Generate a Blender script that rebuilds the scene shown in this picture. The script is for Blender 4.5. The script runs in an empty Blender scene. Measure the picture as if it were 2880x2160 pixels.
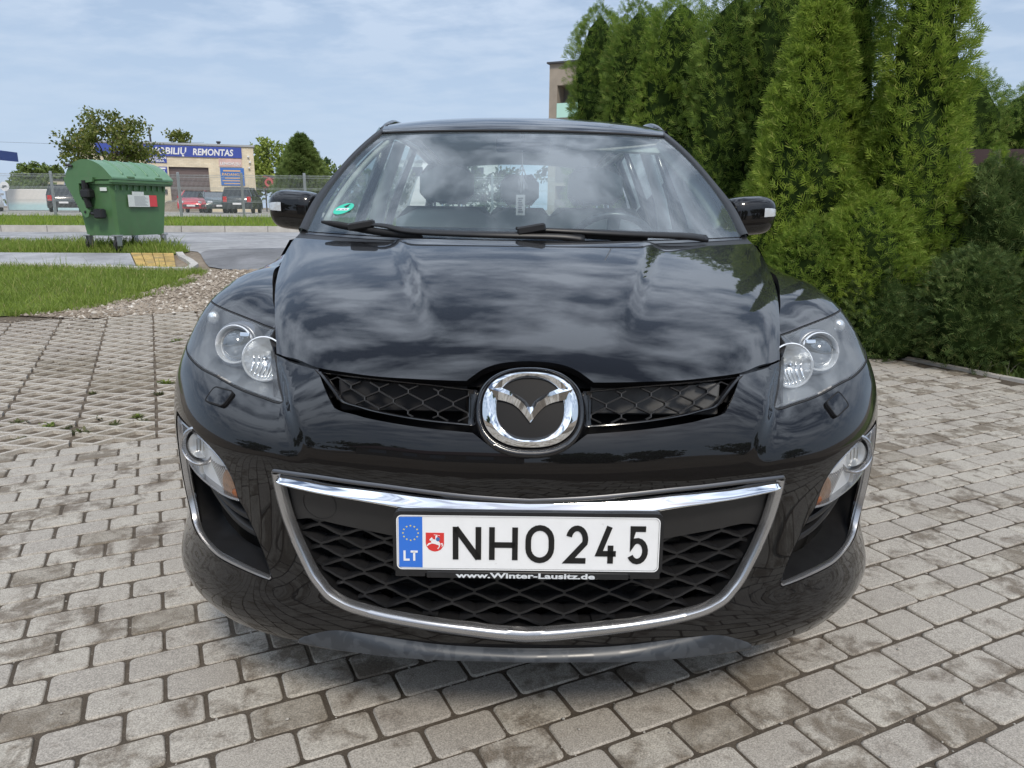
import bpy, bmesh, math, random
import numpy as np
from mathutils import Vector, Matrix
from mathutils.geometry import delaunay_2d_cdt
random.seed(7); rng = np.random.default_rng(11)
scene = bpy.context.scene
COL = scene.collection
# ---------------------------------------------------------------- camera
TH = math.radians(13.4); RO = math.radians(0.42)
_f = Vector((0, math.cos(TH), -math.sin(TH))); _r = Vector((1, 0, 0)); _u = Vector((0, math.sin(TH), math.cos(TH)))
_rt = _r*math.cos(RO) + _u*math.sin(RO); _up = _u*math.cos(RO) - _r*math.sin(RO)
cam = bpy.data.cameras.new('camera'); camo = bpy.data.objects.new('camera', cam); COL.objects.link(camo)
cam.sensor_width = 36; cam.lens = 25.75; cam.clip_start = .05; cam.clip_end = 3000
M = Matrix.Identity(4)
for i in range(3):
    M[i][0] = _rt[i]; M[i][1] = _up[i]; M[i][2] = -_f[i]
M[2][3] = 1.2
camo.matrix_world = M
scene.camera = camo
# ---------------------------------------------------------------- sky and sun
SUN_EL = math.radians(48); SUN_AZ = math.radians(166)      # azimuth clockwise from +Y: behind the camera, to the right
world = bpy.data.worlds.new('World'); scene.world = world; world.use_nodes = True
nt = world.node_tree; nt.nodes.clear()
def N(tree, typ, **kw):
    n = tree.nodes.new(typ)
    for k, v in kw.items(): setattr(n, k, v)
    return n
out = N(nt, 'ShaderNodeOutputWorld'); bg = N(nt, 'ShaderNodeBackground')
sky = N(nt, 'ShaderNodeTexSky'); sky.sky_type = 'NISHITA'; sky.sun_disc = False
sky.sun_elevation = SUN_EL; sky.sun_rotation = SUN_AZ; sky.air_density = 1.0; sky.dust_density = 1.2; sky.ozone_density = 1.4
tc = N(nt, 'ShaderNodeTexCoord')
# clouds on a flat layer: direction / (z + small) gives the perspective of a cloud deck
sep = N(nt, 'ShaderNodeSeparateXYZ'); nt.links.new(tc.outputs['Generated'], sep.inputs[0])
zadd = N(nt, 'ShaderNodeMath', operation='ADD'); zadd.inputs[1].default_value = .16
zmax = N(nt, 'ShaderNodeMath', operation='MAXIMUM'); zmax.inputs[1].default_value = .0
nt.links.new(sep.outputs['Z'], zmax.inputs[0]); nt.links.new(zmax.outputs[0], zadd.inputs[0])
dx = N(nt, 'ShaderNodeMath', operation='DIVIDE'); dy = N(nt, 'ShaderNodeMath', operation='DIVIDE')
nt.links.new(sep.outputs['X'], dx.inputs[0]); nt.links.new(zadd.outputs[0], dx.inputs[1])
nt.links.new(sep.outputs['Y'], dy.inputs[0]); nt.links.new(zadd.outputs[0], dy.inputs[1])
cmb = N(nt, 'ShaderNodeCombineXYZ'); nt.links.new(dx.outputs[0], cmb.inputs[0]); nt.links.new(dy.outputs[0], cmb.inputs[1])
mp = N(nt, 'ShaderNodeMapping'); mp.inputs['Rotation'].default_value = (0, 0, math.radians(28)); mp.inputs['Scale'].default_value = (.85, 1.15, 1); mp.inputs['Location'].default_value = (3.1, .8, 0)
nt.links.new(cmb.outputs[0], mp.inputs[0])
n1 = N(nt, 'ShaderNodeTexNoise'); n1.inputs['Scale'].default_value = 4.2; n1.inputs['Detail'].default_value = 10; n1.inputs['Roughness'].default_value = .56; n1.inputs['Distortion'].default_value = .15
n2 = N(nt, 'ShaderNodeTexNoise'); n2.inputs['Scale'].default_value = .62; n2.inputs['Detail'].default_value = 3
nt.links.new(mp.outputs[0], n1.inputs['Vector']); nt.links.new(mp.outputs[0], n2.inputs['Vector'])
nm = N(nt, 'ShaderNodeMix'); nm.data_type = 'FLOAT'; nm.inputs[0].default_value = .38
nt.links.new(n1.outputs['Fac'], nm.inputs[2]); nt.links.new(n2.outputs['Fac'], nm.inputs[3])
cr = N(nt, 'ShaderNodeValToRGB'); cr.color_ramp.elements[0].position = .425; cr.color_ramp.elements[1].position = .555
cr.color_ramp.elements[0].color = (.02, .02, .02, 1); cr.color_ramp.elements[1].color = (.90, .90, .90, 1)
nt.links.new(nm.outputs[0], cr.inputs[0])
# near the horizon the deck thins to an even pale veil
veil = N(nt, 'ShaderNodeMapRange'); veil.inputs['From Min'].default_value = .0; veil.inputs['From Max'].default_value = .75; veil.inputs['To Min'].default_value = .92; veil.inputs['To Max'].default_value = 0
nt.links.new(sep.outputs['Z'], veil.inputs['Value'])
inv = N(nt, 'ShaderNodeMapRange'); inv.inputs['From Min'].default_value = .10; inv.inputs['From Max'].default_value = .62; inv.inputs['To Min'].default_value = .08; inv.inputs['To Max'].default_value = 1
nt.links.new(sep.outputs['Z'], inv.inputs['Value'])
cl1 = N(nt, 'ShaderNodeMath', operation='MULTIPLY'); nt.links.new(cr.outputs[0], cl1.inputs[0]); nt.links.new(inv.outputs[0], cl1.inputs[1])
vm = N(nt, 'ShaderNodeMix'); vm.data_type = 'RGBA'; vm.inputs['B'].default_value = (5.1, 6.4, 8.4, 1)
nt.links.new(veil.outputs[0], vm.inputs[0]); nt.links.new(sky.outputs[0], vm.inputs['A'])
cz = N(nt, 'ShaderNodeMapRange'); cz.inputs['From Min'].default_value = .15; cz.inputs['From Max'].default_value = .75; nt.links.new(sep.outputs['Z'], cz.inputs['Value'])
cc0 = N(nt, 'ShaderNodeMix'); cc0.data_type = 'RGBA'; cc0.inputs['A'].default_value = (8.2, 8.8, 9.6, 1); cc0.inputs['B'].default_value = (16.6, 18.8, 22.0, 1); nt.links.new(cz.outputs[0], cc0.inputs[0])
cm = N(nt, 'ShaderNodeMix'); cm.data_type = 'RGBA'; nt.links.new(cc0.outputs['Result'], cm.inputs['B'])
nt.links.new(cl1.outputs[0], cm.inputs[0]); nt.links.new(vm.outputs['Result'], cm.inputs['A'])
nt.links.new(cm.outputs['Result'], bg.inputs['Color']); bg.inputs['Strength'].default_value = .085
nt.links.new(bg.outputs[0], out.inputs[0])
sun = bpy.data.lights.new('sun', 'SUN'); sun.energy = 2.0; sun.angle = math.radians(11); sun.color = (1, .92, .80)
suno = bpy.data.objects.new('sun', sun); COL.objects.link(suno)
sd = Vector((math.sin(SUN_AZ)*math.cos(SUN_EL), math.cos(SUN_AZ)*math.cos(SUN_EL), math.sin(SUN_EL)))
suno.rotation_euler = sd.to_track_quat('Z', 'Y').to_euler(); suno.location = (6, -8, 12)
vs = scene.view_settings; vs.view_transform = 'Standard'; vs.look = 'None'; vs.exposure = 0.28; vs.gamma = 1; vs.use_curve_mapping = False

# ---------------------------------------------------------------- helpers
def tag(o, label=None, cat=None, group=None, kind=None):
    if label: o['label'] = label
    if cat: o['category'] = cat
    if group: o['group'] = group
    if kind: o['kind'] = kind
    return o
def empty(name, loc=(0, 0, 0), rot=(0, 0, 0), parent=None):
    o = bpy.data.objects.new(name, None); COL.objects.link(o); o.location = loc; o.rotation_euler = rot; o.parent = parent; return o
def mesh_obj(name, verts, faces, mat, parent=None, smooth=False, normals=None, fmat=None):
    me = bpy.data.meshes.new(name)
    me.from_pydata([tuple(map(float, v)) for v in verts], [], [tuple(map(int, f)) for f in faces])
    mats = mat if isinstance(mat, (list, tuple)) else [mat]
    for m in mats: me.materials.append(m)
    if fmat is not None: me.polygons.foreach_set('material_index', list(fmat))
    if smooth: me.polygons.foreach_set('use_smooth', [True]*len(me.polygons))
    me.update()
    if normals is not None: me.normals_split_custom_set(normals)
    o = bpy.data.objects.new(name, me); COL.objects.link(o)
    if parent: o.parent = parent
    return o
class MB:
    """collects simple solids; build() makes one mesh object"""
    def __init__(s): s.v = []; s.f = []; s.m = []; s.mi = 0
    def add(s, vs, fs):
        b = len(s.v); s.v += [tuple(map(float, q)) for q in vs]; s.f += [tuple(b+i for i in f) for f in fs]; s.m += [s.mi]*len(fs); return s
    def box(s, x0, x1, y0, y1, z0, z1, M=None):
        vs = [(x, y, z) for z in (z0, z1) for y in (y0, y1) for x in (x0, x1)]
        if M is not None: vs = [tuple(M @ Vector(q)) for q in vs]
        return s.add(vs, [(0, 2, 3, 1), (4, 5, 7, 6), (0, 1, 5, 4), (2, 6, 7, 3), (0, 4, 6, 2), (1, 3, 7, 5)])
    def bbox(s, x0, x1, y0, y1, z0, z1, b=.01, M=None):
        """box with chamfered edges"""
        vs = []; 
        for z in (z0, z1):
            zi = z0+b if z == z0 else z1-b
            ring1 = [(x0+b, y0), (x1-b, y0), (x1, y0+b), (x1, y1-b), (x1-b, y1), (x0+b, y1), (x0, y1-b), (x0, y0+b)]
            ring0 = [(x0+2*b, y0+b), (x1-2*b, y0+b), (x1-b, y0+2*b), (x1-b, y1-2*b), (x1-2*b, y1-b), (x0+2*b, y1-b), (x0+b, y1-2*b), (x0+b, y0+2*b)]
            if z == z0: rows = [(ring0, z0), (ring1, zi)]
            else: rows = [(ring1, zi), (ring0, z1)]
            for r, zz in rows: vs += [(x, y, zz) for x, y in r]
        if M is not None: vs = [tuple(M @ Vector(q)) for q in vs]
        fs = [tuple(range(7, -1, -1)), tuple(range(24, 32))]
        for k in range(3):
            for i in range(8): j = (i+1) % 8; fs.append((k*8+i, k*8+j, k*8+8+j, k*8+8+i))
        return s.add(vs, fs)
    def tube(s, pts, r, n=8, cap=True, flat=None):
        pts = [Vector(p) for p in pts]; rs = r if isinstance(r, (list, tuple)) else [r]*len(pts)
        vs = []; prev = None
        for i, p in enumerate(pts):
            t = (pts[min(i+1, len(pts)-1)]-pts[max(i-1, 0)])
            if t.length < 1e-9: t = Vector((0, 0, 1))
            t.normalize()
            if prev is None: a = t.orthogonal().normalized()
            else:
                a = prev - t*prev.dot(t)
                a = a.normalized() if a.length > 1e-6 else t.orthogonal().normalized()
            prev = a; b = t.cross(a)
            for k in range(n):
                g = 2*math.pi*k/n; vs.append(p + (a*math.cos(g) + b*math.sin(g)*(flat or 1))*rs[i])
        fs = []
        for i in range(len(pts)-1):
            for k in range(n):
                j = (k+1) % n; fs.append((i*n+k, i*n+j, (i+1)*n+j, (i+1)*n+k))
        if cap: fs += [tuple(range(n-1, -1, -1)), tuple((len(pts)-1)*n+k for k in range(n))]
        return s.add(vs, fs)
    def lathe(s, prof, n=32, M=None):
        """profile of (radius, height) round local z"""
        vs = []
        for r, z in prof:
            for k in range(n): g = 2*math.pi*k/n; vs.append((r*math.cos(g), r*math.sin(g), z))
        if M is not None: vs = [tuple(M @ Vector(q)) for q in vs]
        fs = []
        for i in range(len(prof)-1):
            for k in range(n): j = (k+1) % n; fs.append((i*n+k, i*n+j, (i+1)*n+j, (i+1)*n+k))
        return s.add(vs, fs)
    def prism(s, poly, h0, h1, M=None):
        n = len(poly); vs = [(x, y, h0) for x, y in poly] + [(x, y, h1) for x, y in poly]
        if M is not None: vs = [tuple(M @ Vector(q)) for q in vs]
        fs = [tuple(range(n-1, -1, -1)), tuple(range(n, 2*n))] + [(i, (i+1) % n, n+(i+1) % n, n+i) for i in range(n)]
        return s.add(vs, fs)
    def build(s, name, mat, parent=None, smooth=False, angle=None):
        o = mesh_obj(name, s.v, s.f, mat, parent, smooth, fmat=s.m if isinstance(mat, (list, tuple)) else None)
        if angle is not None: autosmooth(o, angle)
        return o
def autosmooth(o, deg):
    me = o.data; bm = bmesh.new(); bm.from_mesh(me); a = math.radians(deg)
    bmesh.ops.recalc_face_normals(bm, faces=bm.faces)
    for f in bm.faces: f.smooth = True
    for e in bm.edges:
        if len(e.link_faces) == 2 and e.calc_face_angle(0) > a: e.smooth = False
    bm.to_mesh(me); bm.free(); me.update()
def grid_obj(name, P, mat, parent=None, closed=False, smooth=True):
    """P: array rows x cols x 3"""
    P = np.asarray(P); r, c = P.shape[:2]; fs = []
    for i in range(r-1):
        for j in range(c if closed else c-1):
            k = (j+1) % c; fs.append((i*c+j, i*c+k, (i+1)*c+k, (i+1)*c+j))
    return mesh_obj(name, P.reshape(-1, 3), fs, mat, parent, smooth)
def cr_spline(pts, n=6, closed=False):
    """Catmull-Rom through points (any dimension)"""
    P = np.array(pts, float); m = len(P); o = []
    rngi = range(m if closed else m-1)
    for i in rngi:
        if closed: p0, p1, p2, p3 = P[(i-1) % m], P[i], P[(i+1) % m], P[(i+2) % m]
        else: p1, p2 = P[i], P[i+1]; p0 = P[i-1] if i > 0 else 2*p1-p2; p3 = P[i+2] if i+2 < m else 2*p2-p1
        for k in range(n):
            t = k/n; o.append(.5*((2*p1)+(p2-p0)*t+(2*p0-5*p1+4*p2-p3)*t*t+(-p0+3*p1-3*p2+p3)*t**3))
    if not closed: o.append(P[-1])
    return np.array(o)
def resample(P, d, closed=False):
    P = np.asarray(P, float)
    if closed: P = np.vstack([P, P[:1]])
    L = np.r_[0, np.cumsum(np.linalg.norm(np.diff(P, axis=0), axis=1))]
    n = max(2, int(round(L[-1]/d))); t = np.linspace(0, L[-1], n+1)
    if closed: t = t[:-1]
    return np.stack([np.interp(t, L, P[:, k]) for k in range(P.shape[1])], -1)
def pip(pt, poly):
    """vectorised even-odd test"""
    x, y = pt[:, 0], pt[:, 1]; ins = np.zeros(len(pt), bool); n = len(poly)
    for i in range(n):
        x1, y1 = poly[i]; x2, y2 = poly[(i+1) % n]
        c = ((y1 > y) != (y2 > y)); 
        with np.errstate(divide='ignore', invalid='ignore'): c &= x < (x2-x1)*(y-y1)/((y2-y1) if y2 != y1 else 1e-12)+x1
        ins ^= c
    return ins
def seg_dist(pt, poly):
    d = np.full(len(pt), 1e9); n = len(poly)
    for i in range(n):
        a = np.array(poly[i]); b = np.array(poly[(i+1) % n]); ab = b-a; L = ab@ab+1e-18
        t = np.clip(((pt-a)@ab)/L, 0, 1); d = np.minimum(d, np.linalg.norm(pt-(a+t[:, None]*ab), axis=1))
    return d
def cdt_panel(loops, h):
    """triangulate a region bounded by loops (first outer, others holes); returns 2D verts, tris, boundary loops as index lists"""
    loops = [np.asarray(l, float) for l in loops]
    allv = []; edges = []; lid = []
    for l in loops:
        b = len(allv); allv += l.tolist(); n = len(l); edges += [(b+i, b+(i+1) % n) for i in range(n)]; lid.append(list(range(b, b+n)))
    lo = loops[0].min(0); hi = loops[0].max(0)
    gx = np.arange(lo[0]+h/2, hi[0], h); gy = np.arange(lo[1]+h/2, hi[1], h*.866)
    G = np.array([(x+(h/2 if j % 2 else 0), y) for j, y in enumerate(gy) for x in gx])
    ins = pip(G, loops[0])
    for l in loops[1:]: ins &= ~pip(G, l)
    G = G[ins]
    for l in loops:
        if len(G): G = G[seg_dist(G, l) > h*.55]
    allv += G.tolist()
    V, E_, F_, ov, oe, of = delaunay_2d_cdt([Vector(v) for v in allv], edges, [], 0, 1e-7)
    V = np.array([tuple(v) for v in V]); F_ = np.array([f for f in F_ if len(f) == 3])
    c = V[F_].mean(1); ins = pip(c, loops[0])
    for l in loops[1:]: ins &= ~pip(c, l)
    F_ = F_[ins]
    mp = {}
    for i, o in enumerate(ov):
        for k in o: mp[k] = i
    return V, F_, [[mp[i] for i in l] for l in lid]
def surf_panel(name, loops, h, fn, mat, parent, flange=.012, eps=.0015, off=0.0, flip=False, fl_in=.0):
    """panel cut from the surface fn(2D)->3D, analytic normals, edges turned inwards by flange"""
    V, F_, B = cdt_panel(loops, h)
    P = fn(V); e = eps
    du = fn(V+[e, 0])-fn(V-[e, 0]); dv = fn(V+[0, e])-fn(V-[0, e]); n = np.cross(du, dv); n /= np.linalg.norm(n, axis=1)[:, None]+1e-12
    if flip: n = -n
    P = P+n*off
    # orient triangles to agree with the normal
    t = np.cross(P[F_[:, 1]]-P[F_[:, 0]], P[F_[:, 2]]-P[F_[:, 0]]); bad = (t*n[F_[:, 0]]).sum(1) < 0
    F_ = F_.copy(); F_[bad] = F_[bad][:, ::-1]
    verts = P.tolist(); faces = F_.tolist(); vn = n.tolist(); ln = [vn[i] for f in faces for i in f]
    if flange:
        for b in B:
            m = len(b); base = len(verts)
            for i in b: verts.append(P[i].tolist())
            for i in b: verts.append((P[i]-n[i]*flange).tolist())
            for k in range(m):
                k2 = (k+1) % m; f = [base+k, base+k2, base+m+k2, base+m+k]
                q = np.cross(np.array(verts[f[1]])-np.array(verts[f[0]]), np.array(verts[f[3]])-np.array(verts[f[0]])); q /= np.linalg.norm(q)+1e-12
                faces.append(f); ln += [q.tolist()]*4
    o = mesh_obj(name, verts, faces, mat, parent, smooth=True)
    o.data.normals_split_custom_set(ln)
    return o
# ---------------------------------------------------------------- materials
def mat(name, color=(.5, .5, .5), rough=.5, metal=0., coat=0., coat_rough=.03, spec=.5, var=0., vscale=8., bump=0., bscale=60., alpha=None, emis=None, objvar=0., detail=4, trans=0., dirt=None, bdist=.01, sheen=0., coord='Object'):
    m = bpy.data.materials.new(name); m.use_nodes = True; t = m.node_tree; b = t.nodes['Principled BSDF']
    b.inputs['Base Color'].default_value = (*color, 1); b.inputs['Roughness'].default_value = rough; b.inputs['Metallic'].default_value = metal
    b.inputs['Coat Weight'].default_value = coat; b.inputs['Coat Roughness'].default_value = coat_rough; b.inputs['Specular IOR Level'].default_value = spec
    b.inputs['Transmission Weight'].default_value = trans
    if emis: b.inputs['Emission Color'].default_value = (*emis[:3], 1); b.inputs['Emission Strength'].default_value = emis[3]
    src = None
    if var or bump or objvar or dirt:
        co = N(t, 'ShaderNodeTexCoord')
    if var or objvar or dirt:
        hsv = N(t, 'ShaderNodeHueSaturation'); hsv.inputs['Color'].default_value = (*color, 1); src = hsv.outputs[0]
        val = None
        if var:
            nz = N(t, 'ShaderNodeTexNoise'); nz.inputs['Scale'].default_value = vscale; nz.inputs['Detail'].default_value = detail; nz.inputs['Roughness'].default_value = .62
            t.links.new(co.outputs[coord], nz.inputs['Vector'])
            mr = N(t, 'ShaderNodeMapRange'); mr.inputs['From Min'].default_value = .25; mr.inputs['From Max'].default_value = .75; mr.inputs['To Min'].default_value = 1-var; mr.inputs['To Max'].default_value = 1+var
            t.links.new(nz.outputs['Fac'], mr.inputs['Value']); val = mr.outputs[0]
        if objvar:
            oi = N(t, 'ShaderNodeObjectInfo'); m2 = N(t, 'ShaderNodeMapRange'); m2.inputs['To Min'].default_value = 1-objvar; m2.inputs['To Max'].default_value = 1+objvar
            t.links.new(oi.outputs['Random'], m2.inputs['Value'])
            if val is None: val = m2.outputs[0]
            else:
                mm = N(t, 'ShaderNodeMath', operation='MULTIPLY'); t.links.new(val, mm.inputs[0]); t.links.new(m2.outputs[0], mm.inputs[1]); val = mm.outputs[0]
        if val is not None: t.links.new(val, hsv.inputs['Value'])
        if dirt:
            (dc, dscale, dlo, dhi, damt) = dirt
            nz = N(t, 'ShaderNodeTexNoise'); nz.inputs['Scale'].default_value = dscale; nz.inputs['Detail'].default_value = 6; nz.inputs['Roughness'].default_value = .6
            t.links.new(co.outputs[coord], nz.inputs['Vector'])
            mr = N(t, 'ShaderNodeMapRange'); mr.inputs['From Min'].default_value = dlo; mr.inputs['From Max'].default_value = dhi; mr.inputs['To Max'].default_value = damt
            t.links.new(nz.outputs['Fac'], mr.inputs['Value'])
            mx = N(t, 'ShaderNodeMix'); mx.data_type = 'RGBA'; mx.inputs['B'].default_value = (*dc, 1); t.links.new(mr.outputs[0], mx.inputs[0]); t.links.new(src, mx.inputs['A']); src = mx.outputs['Result']
        t.links.new(src, b.inputs['Base Color'])
    if bump:
        nz = N(t, 'ShaderNodeTexNoise'); nz.inputs['Scale'].default_value = bscale; nz.inputs['Detail'].default_value = 5
        t.links.new(co.outputs[coord], nz.inputs['Vector'])
        bp = N(t, 'ShaderNodeBump'); bp.inputs['Strength'].default_value = bump; bp.inputs['Distance'].default_value = bdist
        t.links.new(nz.outputs['Fac'], bp.inputs['Height']); t.links.new(bp.outputs[0], b.inputs['Normal'])
    return m
def thin_glass(name, tint=(.86, .94, .91), refl=1.0, haze=0., hazecol=(.8, .85, .9), rough=0.):
    """single sheet of clear glass or plastic: mirror by Fresnel, the rest passes straight through"""
    m = bpy.data.materials.new(name); m.use_nodes = True; t = m.node_tree; t.nodes.clear()
    o = N(t, 'ShaderNodeOutputMaterial'); tr = N(t, 'ShaderNodeBsdfTransparent'); tr.inputs[0].default_value = (*tint, 1)
    gl = N(t, 'ShaderNodeBsdfGlossy'); gl.inputs['Roughness'].default_value = rough
    fr = N(t, 'ShaderNodeFresnel'); fr.inputs[0].default_value = 1.5
    mu = N(t, 'ShaderNodeMath', operation='MULTIPLY', use_clamp=True); mu.inputs[1].default_value = refl; t.links.new(fr.outputs[0], mu.inputs[0])
    body = tr.outputs[0]
    if haze:
        df = N(t, 'ShaderNodeBsdfDiffuse'); df.inputs[0].default_value = (*hazecol, 1); mh = N(t, 'ShaderNodeMixShader'); mh.inputs[0].default_value = haze
        t.links.new(tr.outputs[0], mh.inputs[1]); t.links.new(df.outputs[0], mh.inputs[2]); body = mh.outputs[0]
    mx = N(t, 'ShaderNodeMixShader'); t.links.new(mu.outputs[0], mx.inputs[0]); t.links.new(body, mx.inputs[1]); t.links.new(gl.outputs[0], mx.inputs[2])
    t.links.new(mx.outputs[0], o.inputs[0]); return m
PAINT = mat('black_car_paint', (.0045, .0043, .0046), .35, 0, 1., .004, .06); PAINT.node_tree.nodes['Principled BSDF'].inputs['Coat IOR'].default_value = 1.52
BLK = mat('black_plastic', (.012, .012, .013), .42, var=.25, vscale=40, bump=.06, bscale=400, bdist=.001)
BLKMAT = mat('black_cavity', (.004, .004, .005), .9)
GLOSSBLK = mat('gloss_black', (.008, .008, .009), .18, 0, .6, .05)
GREYPL = mat('grey_black_plastic', (.030, .034, .040), .40, var=.3, vscale=14, bump=.08, bscale=300, bdist=.001)
CHROME = mat('chrome', (.86, .87, .88), .045, 1.)
SILVER = mat('satin_silver', (.50, .50, .51), .24, .9, bump=.01, bscale=200, bdist=.001)
DKSILVER = mat('dark_satin_trim', (.16, .16, .165), .3, .85)
RUBBER = mat('rubber', (.014, .014, .015), .75, bump=.1, bscale=150, bdist=.002)
# ================================================================ GROUND
def pchip(xs, ys):
    xs = np.array(xs, float); ys = np.array(ys, float); h = np.diff(xs); dl = np.diff(ys)/h; m = np.zeros(len(xs))
    for i in range(1, len(xs)-1):
        if dl[i-1]*dl[i] > 0:
            w1 = 2*h[i]+h[i-1]; w2 = h[i]+2*h[i-1]; m[i] = (w1+w2)/(w1/dl[i-1]+w2/dl[i])
    m[0] = dl[0]; m[-1] = dl[-1]
    def f(x):
        x = np.clip(x, xs[0], xs[-1]); i = np.clip(np.searchsorted(xs, x)-1, 0, len(xs)-2); t = (x-xs[i])/h[i]
        return (2*t**3-3*t**2+1)*ys[i]+(t**3-2*t**2+t)*h[i]*m[i]+(-2*t**3+3*t**2)*ys[i+1]+(t**3-t**2)*h[i]*m[i+1]
    return f
HT = pchip([-60, 4.2, 5, 6, 7, 8, 9, 10, 11, 12, 13, 14, 16, 17.6, 30, 90], [0, 0, .015, .058, .108, .165, .24, .32, .40, .47, .52, .56, .60, .62, .80, .85])
def hz(y): return float(HT(y))
def pos_mat(name, build):
    """material with world-position coordinates; build(t, pos, bsdf)"""
    m = bpy.data.materials.new(name); m.use_nodes = True; t = m.node_tree; b = t.nodes['Principled BSDF']
    g = N(t, 'ShaderNodeNewGeometry'); build(t, g, b); return m
def noise(t, vec, scale, detail=4, rough=.6, dist=0.):
    n = N(t, 'ShaderNodeTexNoise'); n.inputs['Scale'].default_value = scale; n.inputs['Detail'].default_value = detail; n.inputs['Roughness'].default_value = rough; n.inputs['Distortion'].default_value = dist
    t.links.new(vec, n.inputs['Vector']); return n.outputs['Fac']
def rng_(t, v, a, b, c, d, smooth=False):
    r = N(t, 'ShaderNodeMapRange'); r.inputs['From Min'].default_value = a; r.inputs['From Max'].default_value = b; r.inputs['To Min'].default_value = c; r.inputs['To Max'].default_value = d
    if smooth: r.interpolation_type = 'SMOOTHSTEP'
    t.links.new(v, r.inputs['Value']); return r.outputs[0]
def mixc(t, f, A, B):
    x = N(t, 'ShaderNodeMix'); x.data_type = 'RGBA'
    for i, s in (('A', A), ('B', B)):
        if isinstance(s, tuple): x.inputs[i].default_value = (*s, 1)
        else: t.links.new(s, x.inputs[i])
    if isinstance(f, float): x.inputs[0].default_value = f
    else: t.links.new(f, x.inputs[0])
    return x.outputs['Result']
def mth(t, op, a, b=None, clamp=False):
    m = N(t, 'ShaderNodeMath', operation=op, use_clamp=clamp)
    for i, s in enumerate((a, b)):
        if s is None: continue
        if isinstance(s, (int, float)): m.inputs[i].default_value = s
        else: t.links.new(s, m.inputs[i])
    return m.outputs[0]
def bumpn(t, b, h, strength=.5, dist=.002):
    bp = N(t, 'ShaderNodeBump'); bp.inputs['Strength'].default_value = strength; bp.inputs['Distance'].default_value = dist
    t.links.new(h, bp.inputs['Height']); t.links.new(bp.outputs[0], b.inputs['Normal'])
def concrete(island, light=(.39, .358, .310), dark=(.125, .098, .072), stain=.85, spk=260):
    def build(t, g, b):
        p = g.outputs['Position']
        if island: rnd = g.outputs['Random Per Island']
        else: rnd = N(t, 'ShaderNodeObjectInfo').outputs['Random']
        fine = noise(t, p, spk, 2, .7); mid = noise(t, p, 55, 3); big = noise(t, p, 3.3, 5, .62, .4); sm = noise(t, p, 13, 5, .66, .6)
        grain = rng_(t, fine, .32, .68, .62, 1.36); m2 = rng_(t, mid, .3, .7, .9, 1.1)
        shade = rng_(t, rnd, 0, 1, .86, 1.1)
        s = mth(t, 'ADD', mth(t, 'ADD', mth(t, 'MULTIPLY', big, .75), mth(t, 'MULTIPLY', sm, .75)), mth(t, 'MULTIPLY', rnd, .22))
        st = rng_(t, s, .82, 1.04, 0, stain, True)
        # a few bricks are dirty all over
        db = mth(t, 'MULTIPLY', rng_(t, rnd, .86, .97, 0, .85), rng_(t, sm, .35, .6, .45, 1.0))
        st = mth(t, 'MAXIMUM', st, db)
        c = mixc(t, st, light, dark)
        hs = N(t, 'ShaderNodeHueSaturation'); t.links.new(c, hs.inputs['Color']); t.links.new(mth(t, 'MULTIPLY', mth(t, 'MULTIPLY', grain, m2), shade), hs.inputs['Value'])
        hue = rng_(t, rnd, 0, 1, .494, .506); t.links.new(hue, hs.inputs['Hue'])
        t.links.new(hs.outputs[0], b.inputs['Base Color']); b.inputs['Roughness'].default_value = .82; b.inputs['Specular IOR Level'].default_value = .3
        bumpn(t, b, fine, .5, .0015)
    return build
BRICK_O = pos_mat('paver_concrete', concrete(False)); BRICK_I = pos_mat('paver_concrete_joined', concrete(True))
GRID_O = pos_mat('grid_block_concrete', concrete(False, (.43, .395, .345), (.22, .19, .155), .5))
def dirt_build(c1, c2, c3, sc=1.):
    def build(t, g, b):
        p = g.outputs['Position']; f = noise(t, p, 220*sc, 3, .75); m = noise(t, p, 24*sc, 4); L = noise(t, p, 1.3*sc, 5, .6)
        c = mixc(t, rng_(t, m, .35, .65, 0, 1), c1, c2); c = mixc(t, rng_(t, f, .60, .72, 0, .8), c, c3)
        hs = N(t, 'ShaderNodeHueSaturation'); t.links.new(c, hs.inputs['Color']); t.links.new(rng_(t, L, .3, .7, .75, 1.25), hs.inputs['Value']); t.links.new(hs.outputs[0], b.inputs['Base Color'])
        b.inputs['Roughness'].default_value = .95; b.inputs['Specular IOR Level'].default_value = .2; bumpn(t, b, f, .9, .006)
    return build
SAND = pos_mat('joint_sand', dirt_build((.082, .066, .050), (.118, .096, .074), (.34, .30, .25)))
DIRT = pos_mat('dirt', dirt_build((.17, .135, .10), (.24, .20, .155), (.42, .39, .34), .5))
LAWN = pos_mat('lawn_soil', dirt_build((.10, .13, .035), (.13, .17, .04), (.20, .22, .08), .5))
def asphalt_build(a, spk):
    def build(t, g, b):
        p = g.outputs['Position']; f = noise(t, p, 130, 2, .7); m = noise(t, p, 1.1, 5, .65, .5); k = noise(t, p, 9, 4)
        hs = N(t, 'ShaderNodeHueSaturation'); hs.inputs['Color'].default_value = (*a, 1)
        t.links.new(mth(t, 'MULTIPLY', mth(t, 'MULTIPLY', rng_(t, f, .3, .7, 1-spk, 1+spk), rng_(t, m, .35, .65, .72, 1.25)), rng_(t, k, .3, .7, .9, 1.1)), hs.inputs['Value'])
        t.links.new(hs.outputs[0], b.inputs['Base Color']); b.inputs['Roughness'].default_value = .8; bumpn(t, b, f, .5, .004)
    return build
ASPH = pos_mat('road_asphalt', asphalt_build((.29, .29, .295), .2)); ASPH2 = pos_mat('driveway_asphalt', asphalt_build((.16, .16, .165), .35)); WALKM = pos_mat('walk_asphalt', asphalt_build((.32, .32, .33), .2))
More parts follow.
